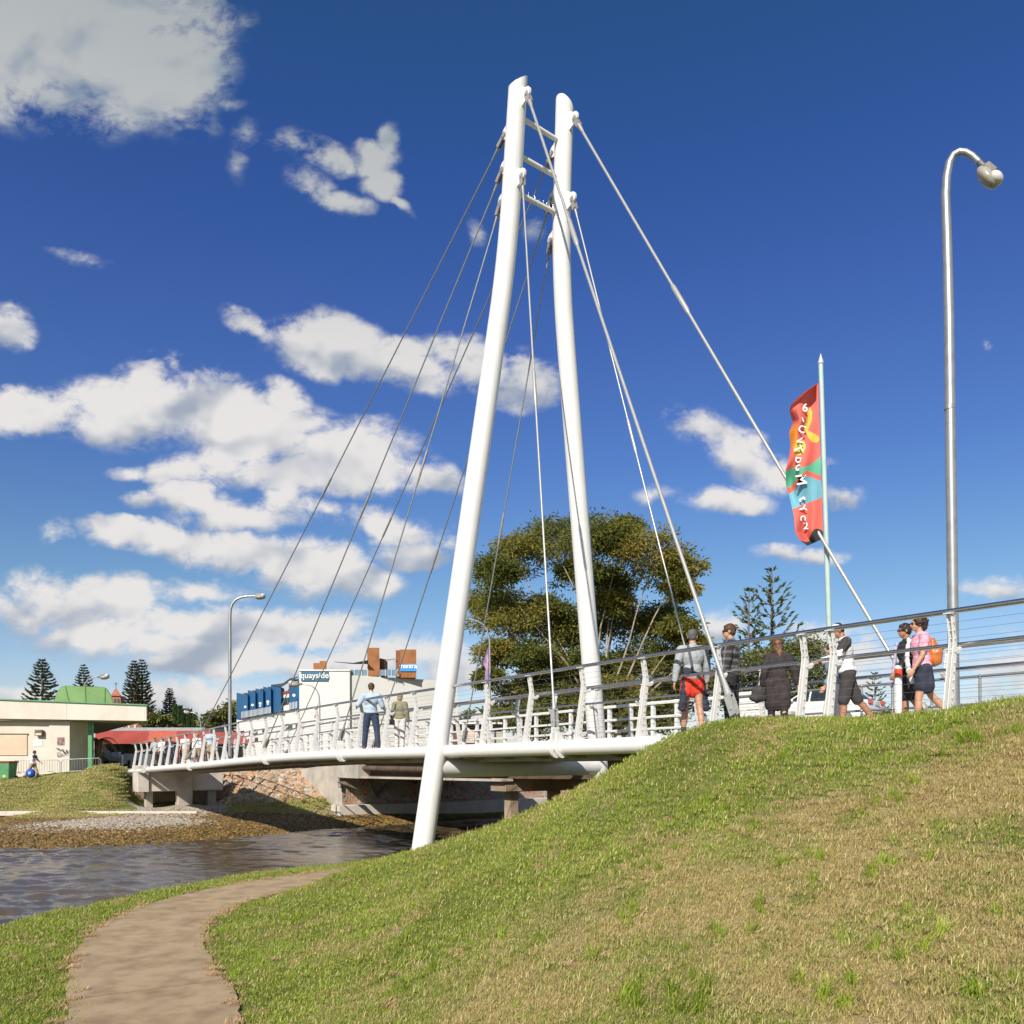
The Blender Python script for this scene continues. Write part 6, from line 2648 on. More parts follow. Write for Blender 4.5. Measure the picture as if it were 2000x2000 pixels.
C_grey = pm('grey_shirt_cloth', (.36, .38, .40), .85, var=.06, scale=8)
C_navy = pm('navy_cloth', (.025, .03, .055), .85, var=.2, scale=9)
C_red = pm('bright_red_cloth', (.72, .045, .015), .75, var=.12, scale=9)
C_black = pm('black_cloth', (.022, .02, .022), .85, var=.2, scale=9)
C_coat = pm('dark_brown_coat', (.040, .030, .032), .9, var=.2, scale=9)
C_white = pm('white_cloth', (.72, .72, .72), .8, var=.04, scale=8)
C_char = pm('charcoal_cloth', (.05, .045, .045), .9, var=.15, scale=9)
C_pink = pm('pink_cloth', (.68, .27, .36), .8, var=.2, scale=18, col2=(.75, .5, .58))
C_lblue = pm('pale_blue_cloth', (.42, .52, .64), .8, var=.06, scale=8)
C_jean = pm('navy_trousers_cloth', (.03, .05, .10), .85, var=.15, scale=9)
C_olive = pm('olive_jacket_cloth', (.24, .23, .14), .85, var=.08, scale=9)
C_offw = pm('offwhite_cloth', (.66, .62, .60), .8, var=.05, scale=9)
C_denim = pm('washed_denim', (.25, .33, .40), .85, var=.3, scale=14)
C_khaki = pm('khaki_cloth', (.40, .32, .20), .85, var=.08, scale=9)
C_blue = pm('royal_blue', (.02, .07, .42), .6, var=.1)
H_grey = pm('grey_hair', (.13, .12, .11), .7, var=.25, scale=60)
H_brown = pm('brown_hair', (.09, .045, .022), .6, var=.3, scale=60)
H_aub = pm('auburn_hair', (.17, .065, .025), .55, var=.4, scale=50)
H_dark = pm('dark_hair', (.035, .018, .012), .55, var=.3, scale=60)
H_blond = pm('blond_hair', (.42, .30, .15), .6, var=.3, scale=50)
LEATH = pm('orange_leather', (.56, .16, .03), .38, var=.12, scale=8, coat=.3)


def plaid_material():
    m = bpy.data.materials.new('plaid_cloth')
    m.use_nodes = True
    T = NT(m.node_tree)
    bs = T.n['Principled BSDF']
    tc = T.node('ShaderNodeTexCoord')
    x, y, z = T.xyz(tc.outputs['Object'])
    h = T.math('ADD', x, y)
    a = T.math('PINGPONG', h, .055)
    b = T.math('PINGPONG', z, .06)
    fa = T.maprange(a, .030, .040)
    fb_ = T.maprange(b, .034, .044)
    s = T.math('MULTIPLY', T.math('ADD', fa, fb_), .5)
    T.put(bs.inputs['Base Color'], T.mix(s, (.030, .027, .028), (.20, .19, .19)))
    bs.inputs['Roughness'].default_value = .9
    return m


C_plaid = plaid_material()


def bag_thing(name, label, cat, loc):
    return thing(name, label, cat, loc)


# --- man in grey shirt, seen from behind
pA, JA, TA, _ = person('man in grey long sleeved shirt and red and navy shorts, back to camera', deck_pt(1353, 14.15), 8, 1.83, hipL=14, hipR=-6, kneeL=6, kneeR=12, armL=(-6, 17, 8), armR=(6, 12, 10), head=(-30, 0), skin=M_skin,
                       hair=H_grey, hair_style='cropped', garments=[('shirt', C_grey, .98, .022), ('skirt', C_red, .42, .012)], shoes=C_black, socks=C_char)
mb = MB()
for s in (-1, 1):
    a0_ = TA((s * .13, -.03, .06))
    for f in range(7):
        q = f / 6
        c = a0_.lerp(TA((s * .20, -.06, -.46)), q)
        mb.ball(c, .055 + .03 * q, .05, .07, 10)
fuse(mb, 'jacket_tails', C_navy, pA, .012, 3, .004)
mb = MB()
mb.ball(TA((0, 0, .10)), .19, .155, .05, 18)
fuse(mb, 'jacket_waistband', C_navy, pA, .012, 2, .004)
mb = MB()
ps_ = [TA((-.12, -.10, .56)), TA((-.11, -.165, .40)), TA((-.07, -.155, .22)), TA((-.06, -.15, .12))]
mb.tube(ps_, .024, 8, flat=.5)
o = mb.obj('strap', pm('slate_strap', (.10, .10, .13), .8), None)
o.parent = pA

# --- man in plaid shirt facing left
pB, JB, TB, _ = person('man in dark plaid shirt and sunglasses, face turned to the left', deck_pt(1428, 13.95), 62, 1.84, hipL=2, hipR=-3, kneeL=4, kneeR=4, armL=(4, 9, 14), armR=(2, 10, 12), head=(16, 2), skin=M_skin,
                       hair=H_brown, hair_style='short', garments=[('shirt', C_plaid, .97, .034), ('trousers', C_black, .98, .02)], shoes=C_black, glasses=True)
bgB = bag_thing('shoulder_bag', 'small royal blue bag hanging behind the hip of the plaid shirt man', 'bag', world_of(pB, (.2, -.1, .8)))
mb = MB()
wp = world_of(pB, (.22, .02, .93))
mb.ball(wp, .12, .09, .11, 14)
mb.ball(wp - Vector((0, 0, .06)), .13, .09, .08, 14)
o = fuse(mb, 'bag_body', C_blue, None, .012, 2, .003)
o.parent = bgB
o.location = -bgB.location
MB().tube([wp + Vector((0, 0, .08)), wp + Vector((-.02, -.05, .35)), world_of(pB, (.12, .02, 1.52))], .012, 6).obj('bag_strap', C_blue, bgB)

# --- woman in long dark coat from behind
pC, JC, TC, _ = person('woman in long dark coat with loose auburn hair, seen from behind', deck_pt(1519, 14.35), -12, 1.66, True, hipL=6, hipR=-8, kneeL=4, kneeR=10, armL=(-8, 14, 30), armR=(-4, 26, 14), head=(-14, 6), skin=M_skin,
                       hair=H_aub, hair_style='long', garments=[('coat', C_coat, .98, .030), ('trousers', C_black, .99, .012)], shoes=C_black)
bgC = bag_thing('shoulder_bag', 'soft black shoulder bag at the left side of the woman in the long coat', 'bag', world_of(pC, (-.32, -.1, .6)))
mb = MB()
wp = world_of(pC, (-.33, -.06, .74))
mb.ball(wp, .12, .09, .14, 14)
mb.ball(wp - Vector((.01, 0, .09)), .15, .10, .08, 14)
o = fuse(mb, 'bag_body', C_char, None, .013, 2, .004)
o.parent = bgC
o.location = -bgC.location
MB().tube([wp + Vector((-.02, 0, .14)), wp + Vector((.06, -.03, .40)), world_of(pC, (-.17, -.07, 1.36)), world_of(pC, (-.15, .05, 1.40))], .014, 6).obj('bag_strap', C_char, bgC)

# --- man in white and charcoal top walking left
pD, JD, TD, hD = person('man in white and charcoal top and dark shorts with backward cap, walking left', deck_pt(1655, 13.3), 80, 1.77, hipL=10, hipR=-24, kneeL=4, kneeR=14, armL=(38, 6, 46), armR=(-4, 7, 8), lean=7, head=(5, 24), skin=M_skin2,
                        hair=H_dark, hair_style='cropped', garments=[('shirt', C_white, .96, .026), ('shorts', C_char, .50, .022)], shoes=C_offw)
mb = MB()
mb.ball(TD((0, .045, .44)), .185, .085, .13, 14)
capsule(mb, JD['shL'], .088, JD['elL'], .070)
capsule(mb, JD['elL'], .066, JD['wrL'], .046)
capsule(mb, JD['shL'], .084, JD['shR'], .084)
fuse(mb, 'shirt_yoke', C_char, pD, .011, 3, .003)
mb = MB()
mb.ball(hD(0, -.015, .050), .086, .102, .070, 18)
mb.ball(hD(0, -.135, .035), .055, .05, .012, 12)
fuse(mb, 'cap', C_offw, pD, .008, 1)
phn = bag_thing('wallet', 'small red brown wallet in the hand of the man walking left', 'wallet', world_of(pD, JD['wrR']))
mb = MB()
c = world_of(pD, JD['wrR'] + JD['hdR'] * .10 + Vector((.0, .02, 0)))
mb.box(c, .03, .11, .17, (1, 0, .1), (0, 1, 0))
mb.obj('cover', pm('wallet_red_brown', (.42, .06, .02), .5), phn, bevel=.006)

# --- someone in washed denim just behind him
pG, JG, TG, _ = person('person in washed denim jacket, mostly hidden behind the man in the backward cap', deck_pt(1628, 14.5), 75, 1.62, True, hipL=16, hipR=-12, armL=(10, 6, 20), armR=(-8, 6, 12), head=(0, 5), skin=M_skin,
                       hair=H_brown, hair_style='bob', garments=[('shirt', C_denim, .9, .03), ('trousers', C_offw, .95, .015)], shoes=C_white)

# --- woman with orange backpack
pE, JE, TE, hE = person('woman with curly dark hair, pink top and navy shorts walking left', deck_pt(1801, 12.2), 84, 1.67, True, hipL=12, hipR=-25, kneeL=6, kneeR=16, armL=(12, 7, 22), armR=(-2, 8, 14), lean=3, head=(2, 3), skin=M_skin,
                        hair=H_dark, hair_style='curly', garments=[('shirt', C_pink, .36, .022), ('skirt', C_navy, .62, .018)], shoes=C_offw, glasses=True)
mb = MB()
for f in range(9):
    q = f / 8
    mb.ball(TE((.12 - .05 * q, .13 + .05 * math.sin(q * 3), .48 - .62 * q)), .04 + .03 * q, .035, .06, 10)
fuse(mb, 'white_scarf', C_white, pE, .011, 2, .004)
bp_ = bag_thing('backpack', 'shiny orange tan leather backpack on the back of the curly haired woman', 'backpack', world_of(pE, (0, -.2, 1.0)))
mb = MB()
c = lambda v: world_of(pE, TE(v))
mb.ball(c((.02, -.195, .18)), .12, .11, .13, 18)
mb.ball(c((.02, -.205, .25)), .12, .12, .12, 18)
mb.ball(c((.02, -.18, .34)), .09, .085, .11, 16)
mb.ball(c((.02, -.175, .43)), .06, .06, .07, 14)
o = fuse(mb, 'bag_body', LEATH, None, .011, 3, .0025)
o.parent = bp_
o.location = -bp_.location
MB().tube([c((.10, -.20, .42)), c((.13, -.10, .53)), c((.13, .02, .56)), c((.13, .10, .45))], .014, 8).obj('shoulder_strap', LEATH, bp_)
MB().tube([c((.15, -.16, .33)), c((.165, -.26, .22)), c((.14, -.33, .17))], .005, 6).obj('zip', M_dark, bp_)

# --- companion beyond her
pF, JF, TF, hF = person('woman in black top and sunglasses with lilac scarf, half hidden by her curly haired friend', deck_pt(1771, 12.85), 84, 1.66, True, hipL=8, hipR=-20, kneeL=4, kneeR=10, armL=(16, 6, 20), armR=(-6, 6, 10), head=(4, 3), skin=M_skin2,
                        hair=H_dark, hair_style='short', garments=[('shirt', C_black, .98, .024), ('shorts', C_black, .42, .03)], shoes=C_black, glasses=True)
mb = MB()
for f in range(10):
    q = f / 9
    mb.ball(TF((.10 - .08 * q, .13 + .10 * q, .50 - .66 * q)), .035, .03, .06, 10)
fuse(mb, 'lilac_scarf', pm('lilac_cloth', (.46, .42, .56), .8), pF, .012, 2, .004)

# --- couple in the middle of the bridge
pH, JH, TH_, _ = person('man in pale blue shirt and navy trousers standing with his back to the camera', deck_pt(725, 23.4), 6, 1.86, hipL=6, hipR=-3, kneeL=2, kneeR=6, armL=(10, 32, 70), armR=(8, 20, 62), head=(0, 8), skin=M_skin,
                        hair=H_brown, hair_style='short', garments=[('shirt', C_lblue, .80, .026), ('trousers', C_jean, .99, .022)], shoes=pm('brown_shoe', (.12, .07, .04), .5), legab=.13, vox=.011)
pI, JI, TI, _ = person('blond woman in olive jacket and white trousers beside the man in pale blue', deck_pt(781, 23.9), -8, 1.60, True, hipL=4, hipR=-4, armL=(-2, 13, 14), armR=(2, 12, 16), head=(6, -6), skin=M_skin,
                       hair=H_blond, hair_style='bob', garments=[('shirt', C_olive, .96, .035), ('trousers', C_offw, .97, .022)], shoes=C_offw, vox=.011)
bgI = bag_thing('shoulder_bag', 'small black shoulder bag hanging beside the blond woman', 'bag', world_of(pI, (-.3, -.1, .7)))
mb = MB()
wp = world_of(pI, (-.25, -.12, .80))
mb.box(wp, .22, .09, .17, (1, .1, 0), (-.1, 1, 0))
mb.obj('bag_body', C_black, bgI, bevel=.02)
MB().tube([wp + Vector((-.05, 0, .08)), world_of(pI, (-.13, -.15, 1.15)), world_of(pI, (-.09, -.09, 1.33)), world_of(pI, (-.09, .05, 1.35))], .012, 6).obj('bag_strap', C_black, bgI)

# --- group at the far end of the bridge
GG = 'people walking at the far end of the footbridge'
grp = [(303, 47.0, 'person in grey top nearest the far end of the bridge railing', C_grey, C_char, H_brown, 'short', 1.68, 0, 170),
       (317, 45.6, 'person in white top and dark jeans at the far end of the bridge', C_white, C_jean, H_dark, 'bob', 1.64, 1, 165),
       (332, 45.4, 'person in dark jacket between two people in white tops', C_navy, C_jean, H_dark, 'short', 1.66, 0, 185),
       (362, 43.6, 'person in pale shirt and tan shorts among the far group', C_offw, C_khaki, H_brown, 'short', 1.68, 0, 178),
       (385, 42.2, 'person in white shirt beside the bicycle on the bridge', C_white, C_khaki, H_blond, 'bob', 1.62, 1, 190),
       (411, 39.4, 'person in blue shirt and shorts at the right end of the far group', C_lblue, C_khaki, H_grey, 'short', 1.66, 0, 182)]
for i, (px, z, lb, top_, bot_, hr, hs, hh, fem, hd) in enumerate(grp):
    sh_ = bot_ is C_khaki
    person(lb, deck_pt(px, z), hd, hh, bool(fem), hipL=14 if i % 2 else -10, hipR=-12 if i % 2 else 12, kneeL=8, kneeR=8, armL=(-10 + 5 * i, 8, 20), armR=(12 - 3 * i, 8, 20), hair=hr, hair_style=hs,
           garments=[('shirt', top_, .4 if i % 2 else .9, .026), ('shorts' if sh_ else 'trousers', bot_, .45 if sh_ else .97, .022)], shoes=C_white if i % 2 else C_black, low=True, group=GG)


def bicycle(label, loc, heading):
    root = thing('bicycle', label, 'bicycle', loc, 'bicycles on the bridge')
    root.rotation_euler = (0, 0, heading)

    def put(mb, nm, mt, par=None):
        o = mb.obj(nm, mt, None)
        o.parent = par or root
        return o
    fr = pm('bike_red', (.45, .04, .03), .35)
    for x in (-.52, .52):
        mb = MB()
        mb.tube([Vector((x + .33 * math.cos(2 * math.pi * k / 24), 0, .34 + .33 * math.sin(2 * math.pi * k / 24))) for k in range(25)], .02, 8, caps=False)
        w = put(mb, 'tyre', M_tyre)
        for k in range(8):
            t = math.pi * k / 8
            put(MB().tube([(x - .31 * math.cos(t), 0, .34 - .31 * math.sin(t)), (x + .31 * math.cos(t), 0, .34 + .31 * math.sin(t))], .003, 4), 'spoke', M_steel, w)
    for a, b in (((-.52, 0, .34), (-.10, 0, .32)), ((-.10, 0, .32), (-.22, 0, .82)), ((-.22, 0, .76), (.36, 0, .80)), ((-.10, 0, .32), (.38, 0, .72)), ((-.52, 0, .34), (-.22, 0, .76)), ((.52, 0, .34), (.34, 0, .95))):
        put(MB().tube([a, b], .018, 8), 'frame_tube', fr)
    put(MB().tube([(.34, -.28, .98), (.36, 0, .96), (.34, .28, .98)], .014, 8), 'handlebar', M_dark)
    mb = MB()
    mb.ball((-.24, 0, .86), .13, .07, .03, 12)
    put(mb, 'saddle', M_dark)
    return root


bicycle('red framed bicycle wheeled in the middle of the far group', deck_pt(348, 44.6), math.radians(-60))
bicycle('bicycle nearest the person in the blue shirt', deck_pt(397, 40.8), math.radians(-58))

# --- man walking past the kiosk with a blue ball shaped bag
v = P(64, 1520, 48.8)
pJ, JJ, TJ, _ = person('man in navy and white shirt striding right past the crowd barriers', (v.x, v.y, H1(v.x, v.y) + .02), -92, 1.68, hipL=24, hipR=-26, kneeL=6, kneeR=12, armL=(30, 8, 30), armR=(20, 8, 40), lean=6, head=(0, 14), skin=M_skin2,
                       hair=H_dark, hair_style='short', garments=[('shirt', C_white, .45, .03), ('trousers', C_khaki, .97, .03)], shoes=C_black, low=True)
mb = MB()
mb.ball(TJ((0, .03, .46)), .22, .15, .12, 14)
fuse(mb, 'shirt_yoke', C_jean, pJ, .014, 2)
ball = thing('round_bag', 'round royal blue bag with pale badge hanging beside the striding man', 'bag', v + Vector((.1, -.3, 0)))
mb = MB()
c = Vector((v.x + .12, v.y - .42, H1(v.x, v.y) + .34))
mb.ball(c, .27, .20, .27, 20)
mb.obj('bag_body', C_blue, ball)
mb = MB()
mb.lathe([(.09, 0), (.09, .01)], c + Vector((.05, -.20, .02)), 16, axis=(0, -1, 0))
mb.obj('badge', pm('pale_blue_badge', (.25, .45, .75), .5), ball)


# ------------------------------------------------------------------ scattered ground cover (grass, stones)
def scatter(name, label, variants, pos, scale, rot, vi):
    me = bpy.data.meshes.new(name)
    n = len(pos)
    me.vertices.add(n)
    me.vertices.foreach_set('co', np.asarray(pos, np.float32).ravel())
    for an, ty, arr in (('sc', 'FLOAT', scale), ('vi', 'INT', vi)):
        a = me.attributes.new(an, ty, 'POINT')
        a.data.foreach_set('value', np.asarray(arr, np.float32 if ty == 'FLOAT' else np.int32))
    a = me.attributes.new('rt', 'FLOAT_VECTOR', 'POINT')
    a.data.foreach_set('vector', np.asarray(rot, np.float32).ravel())
    o = link(name, me)
    ng = bpy.data.node_groups.new(name + '_scatter', 'GeometryNodeTree')
    ng.interface.new_socket('Geometry', in_out='INPUT', socket_type='NodeSocketGeometry')
    ng.interface.new_socket('Geometry', in_out='OUTPUT', socket_type='NodeSocketGeometry')
    N = ng.nodes
    gi, go = N.new('NodeGroupInput'), N.new('NodeGroupOutput')
    join = N.new('GeometryNodeJoinGeometry')

    def attr(nm, ty):
        nd = N.new('GeometryNodeInputNamedAttribute')
        nd.data_type = ty
        nd.inputs[0].default_value = nm
        return nd.outputs[0]
    sc, vr, rt = attr('sc', 'FLOAT'), attr('vi', 'INT'), attr('rt', 'FLOAT_VECTOR')
    for k, vo in enumerate(variants):
        oi = N.new('GeometryNodeObjectInfo')
        oi.inputs['Object'].default_value = vo
        oi.inputs['As Instance'].default_value = True
        cmp_ = N.new('FunctionNodeCompare')
        cmp_.data_type = 'INT'
        cmp_.operation = 'EQUAL'
        ng.links.new(vr, cmp_.inputs[2])
        cmp_.inputs[3].default_value = k
        ip = N.new('GeometryNodeInstanceOnPoints')
        ng.links.new(gi.outputs[0], ip.inputs['Points'])
        ng.links.new(cmp_.outputs[0], ip.inputs['Selection'])
        ng.links.new(oi.outputs['Geometry'], ip.inputs['Instance'])
        ng.links.new(rt, ip.inputs['Rotation'])
        ng.links.new(sc, ip.inputs['Scale'])
        ng.links.new(ip.outputs[0], join.inputs[0])
    ng.links.new(join.outputs[0], go.inputs[0])
    md = o.modifiers.new('scatter', 'NODES')
    md.node_group = ng
    tag(o, label, kind='stuff')
    return o


def blades_object(name, n, rad, h0, h1, w, splay, mat, straw, lie=0.0, seed=0):
    r = np.random.default_rng(seed)
    V, Fc, Tn = [], [], []
    for i in range(n):
        a = r.uniform(0, 6.28)
        q = rad * math.sqrt(r.uniform(0, 1))
        b = np.array([q * math.cos(a), q * math.sin(a), -0.006])
        h = r.uniform(h0, h1)
        th = r.uniform(0, 6.28)
        sp = splay * r.uniform(.3, 1.3)
        st = r.random() < straw
        if st and r.random() < lie:
            sp = 1.35
            h *= 1.3
        d = np.array([math.cos(th), math.sin(th), 0])
        s = np.array([-math.sin(th + .3), math.cos(th + .3), 0]) * w * r.uniform(.6, 1.3) / 2
        p1 = b + (d * math.sin(sp * .5) + np.array([0, 0, math.cos(sp * .5)])) * h * .55
        p2 = p1 + (d * math.sin(min(1.5, sp * 1.2)) + np.array([0, 0, math.cos(min(1.5, sp * 1.2))])) * h * .45
        if sp > 1.3:
            p1[2] = max(p1[2], .008)
            p2[2] = max(.004, p2[2] * .3)
        k = len(V)
        V += [b - s, b + s, p1 + s * .75, p1 - s * .75, p2]
        Fc += [(k, k + 1, k + 2, k + 3), (k + 3, k + 2, k + 4)]
        t = (.72 + .28 * r.random()) if st else r.uniform(0, .62)
        Tn += [t] * 5
    me = bpy.data.meshes.new(name)
    me.from_pydata([tuple(v) for v in V], [], Fc)
    a = me.attributes.new('tint', 'FLOAT', 'POINT')
    a.data.foreach_set('value', Tn)
    me.materials.append(mat)
    return bpy.data.objects.new(name, me)


def grass_material(name, bright=1.0, dry=True):
    m = bpy.data.materials.new(name)
    m.use_nodes = True
    T = NT(m.node_tree)
    bs = T.n['Principled BSDF']
    geo = T.node('ShaderNodeNewGeometry')
    pos = geo.outputs['Position']
    at = T.node('ShaderNodeAttribute', attribute_name='tint').outputs['Fac']
    patch = dry_patch(T, pos)
    n2 = T.noise(pos, 1.3, 3, .6)
    g1 = T.mix(n2, (0.12 * bright, 0.215 * bright, 0.022), (0.24 * bright, 0.335 * bright, 0.040))
    g2 = T.mix(n2, (0.285 * bright, 0.37 * bright, 0.045), (0.41 * bright, 0.45 * bright, 0.07))
    gr = T.mix(T.maprange(at, 0.0, 0.6, 0, 1, 'LINEAR'), g1, g2)
    st = T.mix(T.maprange(at, 0.7, 1.0, 0, 1, 'LINEAR'), (0.46, 0.37, 0.15), (0.74, 0.63, 0.31))
    sel = T.maprange(T.math('MULTIPLY_ADD', patch, 0.62 if dry else 0.0, at), 0.66, 0.70, 0.0, 1.0)
    var = T.maprange(T.noise(pos, 0.7, 3, .6), 0.3, 0.7, 0.72, 1.22, 'LINEAR')
    gr = T.vmath('SCALE', gr, scale=var)
    c = T.mix(sel, gr, st)
    T.put(bs.inputs['Base Color'], c)
    bs.inputs['Roughness'].default_value = 0.6
    bs.inputs['Specular IOR Level'].default_value = 0.2
    tl = T.node('ShaderNodeBsdfTranslucent')
    T.put(tl.inputs[0], c)
    mx = T.node('ShaderNodeMixShader')
    mx.inputs[0].default_value = 0.3
    T.l.new(bs.outputs[0], mx.inputs[1])
    T.l.new(tl.outputs[0], mx.inputs[2])
    T.l.new(mx.outputs[0], T.n['Material Output'].inputs[0])
    return m


def path_dist(x, y):
    out = np.empty(len(x))
    for s in range(0, len(x), 20000):
        out[s:s + 20000] = np.sqrt(((x[s:s + 20000, None] - _PL[None, :, 0]) ** 2 + (y[s:s + 20000, None] - _PL[None, :, 1]) ** 2).min(1))
    return out


def build_grass():
    M = grass_material('grass_blades')
    MT = grass_material('tuft_blades', 1.15, False)
    r = np.random.default_rng(5)
    lawn = [blades_object('lawn_clump', 60, .080, .016, .048, .0036, .95, M, .18, .5, k) for k in range(3)]
    lawn += [blades_object('straw_clump', 60, .090, .014, .045, .0034, 1.1, M, .55, .8, 10 + k) for k in range(2)]
    lawnf = [blades_object('far_lawn_clump', 56, .16, .025, .065, .008, .95, M, .25, .5, 20 + k) for k in range(2)]
    # candidate points in the wedge the camera and its neighbourhood can see
    P_, S_, V_ = [], [], []
    bands = [(0.4, 2.2, 300, 0, 5, 1.1), (2.2, 5.0, 640, 0, 5, 1.0), (5.0, 8.0, 340, 0, 5, 1.15), (8.0, 12.5, 120, 5, 7, 1.0), (12.5, 26.0, 60, 5, 7, 1.25)]
    for z0, z1, dens, v0, v1, sc in bands:
        x0, x1 = -.70 * z1 - 3.5, .74 * z1 + 4.5
        n = int((x1 - x0) * (z1 - z0) * dens)
        x = r.uniform(x0, x1, n)
        y = r.uniform(z0, z1, n)
        inside = (x > -.66 * y - .4) & (x < .68 * y + .6)
        wide = (x > -.70 * y - 3.5) & (x < .74 * y + 4.5)
        k = inside | (wide & (r.random(n) < .55))
        x, y = x[k], y[k]
        dp_ = path_dist(x, y)
        edge = 0.885 + 0.06 * np.sin(x * 7 + y * 5)
        k = dp_ > edge
        x, y = x[k], y[k]
        z = H(x, y)
        u = (x - B0.x) * D.x + (y - B0.y) * D.y
        w = (x - B0.x) * Q.x + (y - B0.y) * Q.y
        shade = (w > 0.6) & (u > -14)
        k = (z > -3.16 + .08 * np.sin(x * 3 + y * 2)) & ~shade
        x, y, z = x[k], y[k], z[k]
        P_.append(np.stack([x, y, z], 1))
        S_.append(sc * r.uniform(.65, 1.3, len(x)))
        V_.append(r.integers(v0, v1, len(x)))
    Pp = np.vstack(P_)
    rt = np.stack([r.normal(0, .12, len(Pp)), r.normal(0, .12, len(Pp)), r.uniform(0, 6.28, len(Pp))], 1)
    scatter('grass', 'mown lawn grass, green with dry straw patches, on the embankment', lawn + lawnf, Pp, np.concatenate(S_), rt, np.concatenate(V_))
    # brighter, taller tufts
    tv = [blades_object('tuft', 34, .06, .07, .15, .0065, .75, MT, .04, 0, 40 + k) for k in range(3)]
    tv.append(blades_object('sprawling_tuft', 40, .05, .12, .22, .008, 1.15, MT, .03, 0, 50))
    n = 2600
    x = r.uniform(-9, 12, n)
    y = r.uniform(3, 17, n)
    cl = np.sin(x * 1.7 + 2) * np.cos(y * 1.3 + x * .6) + .5 * np.sin(x * 3.1 - y * 2.2)
    k = (x > -.68 * y) & (x < .70 * y) & (path_dist(x, y) > 1.05) & (r.random(n) < .30 + .55 * (cl > .1))
    x, y = x[k], y[k]
    # the tufts one can pick out in the photograph
    px = [(560, 1795, 2), (580, 1800, 2), (690, 1880, 1), (800, 1930, 2.2), (830, 1900, 2), (760, 1950, 2), (1335, 1960, 2), (1310, 1950, 2), (1650, 1955, 2), (1360, 1590, 2), (1380, 1575, 2), (1440, 1575, 1.7), (1290, 1620, 1.4),
          (1350, 1585, 2), (1415, 1830, 1.2), (1240, 1700, 1.2), (1720, 1570, 1.5), (1300, 1505, 1.5), (1530, 1480, 1.6), (1860, 1470, 2), (1840, 1430, 1.8), (1920, 1450, 1.8), (1580, 1680, 1), (1770, 1695, 1), (1240, 1790, 1.1), (640, 1720, 1.5), (650, 1712, 1.5), (1800, 1870, 1.3)]
    ex, ey, es = [], [], []
    for a, b, s in px:
        zs = np.linspace(2.6, 22, 500)
        xs = (a - CX) / F * zs
        hh = H(xs, zs, False)
        el = (HY - b) / F * zs
        i = int(np.argmax(el < hh))
        for q in range(4):
            ex.append(xs[i] + r.normal(0, .10))
            ey.append(zs[i] + r.normal(0, .10))
            es.append(.67 + .16 * (s - 1) * r.uniform(.5, 1.2))
    x2 = np.concatenate([x, ex])
    y2 = np.concatenate([y, ey])
    s2 = np.concatenate([r.uniform(.3, .62, len(x)) * r.choice([1, 1, 1.5], len(x)), es])
    z2 = H(x2, y2)
    k = z2 > -3.15
    x2, y2, z2, s2 = x2[k], y2[k], z2[k], s2[k]
    u = (x2 - B0.x) * D.x + (y2 - B0.y) * D.y
    w = (x2 - B0.x) * Q.x + (y2 - B0.y) * Q.y
    k = ~((w > -.1) & (u > -14))
    x2, y2, z2, s2 = x2[k], y2[k], z2[k], s2[k]
    rt = np.stack([r.normal(0, .1, len(x2)), r.normal(0, .1, len(x2)), r.uniform(0, 6.28, len(x2))], 1)
    scatter('grass_tufts', 'bright taller tufts of grass dotted over the embankment', tv, np.stack([x2, y2, z2], 1), s2, rt, np.where(s2 > .66, 3, r.integers(0, 3, len(x2))))
    n = 260
    x3 = r.uniform(-8, 9, n)
    y3 = r.uniform(3, 15, n)
    k = (x3 > -.66 * y3) & (x3 < .68 * y3) & (path_dist(x3, y3) > 1.0)
    x3, y3 = x3[k], y3[k]
    z3 = H(x3, y3)
    k = z3 > -3.0
    x3, y3, z3 = x3[k], y3[k], z3[k]
    pi = r.integers(12, len(_PL) - 12, 520)
    sg = np.where(r.random(520) < .5, -1, 1)
    tg = _PL[pi + 1] - _PL[pi - 1]
    tg /= np.linalg.norm(tg, axis=1, keepdims=True)
    of = (sg * r.normal(.88, .045, 520))[:, None]
    ex_ = _PL[pi] + np.stack([-tg[:, 1], tg[:, 0]], 1) * of + r.normal(0, .03, (520, 2))
    x3, y3 = np.concatenate([x3, ex_[:, 0]]), np.concatenate([y3, ex_[:, 1]])
    z3 = np.concatenate([z3, np.full(520, PATH + .004)])
    lm = pm('thatch_brown', (0.42, 0.27, 0.14), .9, var=.3, scale=9, col2=(.60, .42, .24))
    tv2 = [blades_object('thatch_clump', 70, .10, .02, .07, .006, 1.4, lm, 1.0, 1.0, 90 + k) for k in range(2)]
    scatter('thatch', 'small tan clumps of dead thatch lying in the lawn', tv2, np.stack([x3, y3, z3 + .015], 1), r.uniform(.5, 1.3, len(x3)), np.stack([r.normal(0, .1, len(x3)), r.normal(0, .1, len(x3)), r.uniform(0, 6.28, len(x3))], 1), r.integers(0, 2, len(x3)))
    # dry seed stalks along the skyline of the bank
    sv = [blades_object('seed_stalk', 9, .06, .10, .24, .004, .5, M, .9, 0, 60 + k) for k in range(2)]
    ts = r.uniform(1.0, 8.2, 240)
    px_, py_ = [], []
    for t in ts:
        v = B(t, -.25 + r.uniform(-1.0, .2))
        px_.append(v.x)
        py_.append(v.y)
    px_, py_ = np.array(px_), np.array(py_)
    zz_ = H(px_, py_)
    scatter('dry_stalks', 'dry grass stalks along the crest of the embankment', sv, np.stack([px_, py_, zz_], 1), r.uniform(.5, 1.2, len(px_)), np.stack([r.normal(0, .15, len(px_)), r.normal(0, .15, len(px_)), r.uniform(0, 6.28, len(px_))], 1), r.integers(0, 2, len(px_)))


build_grass()


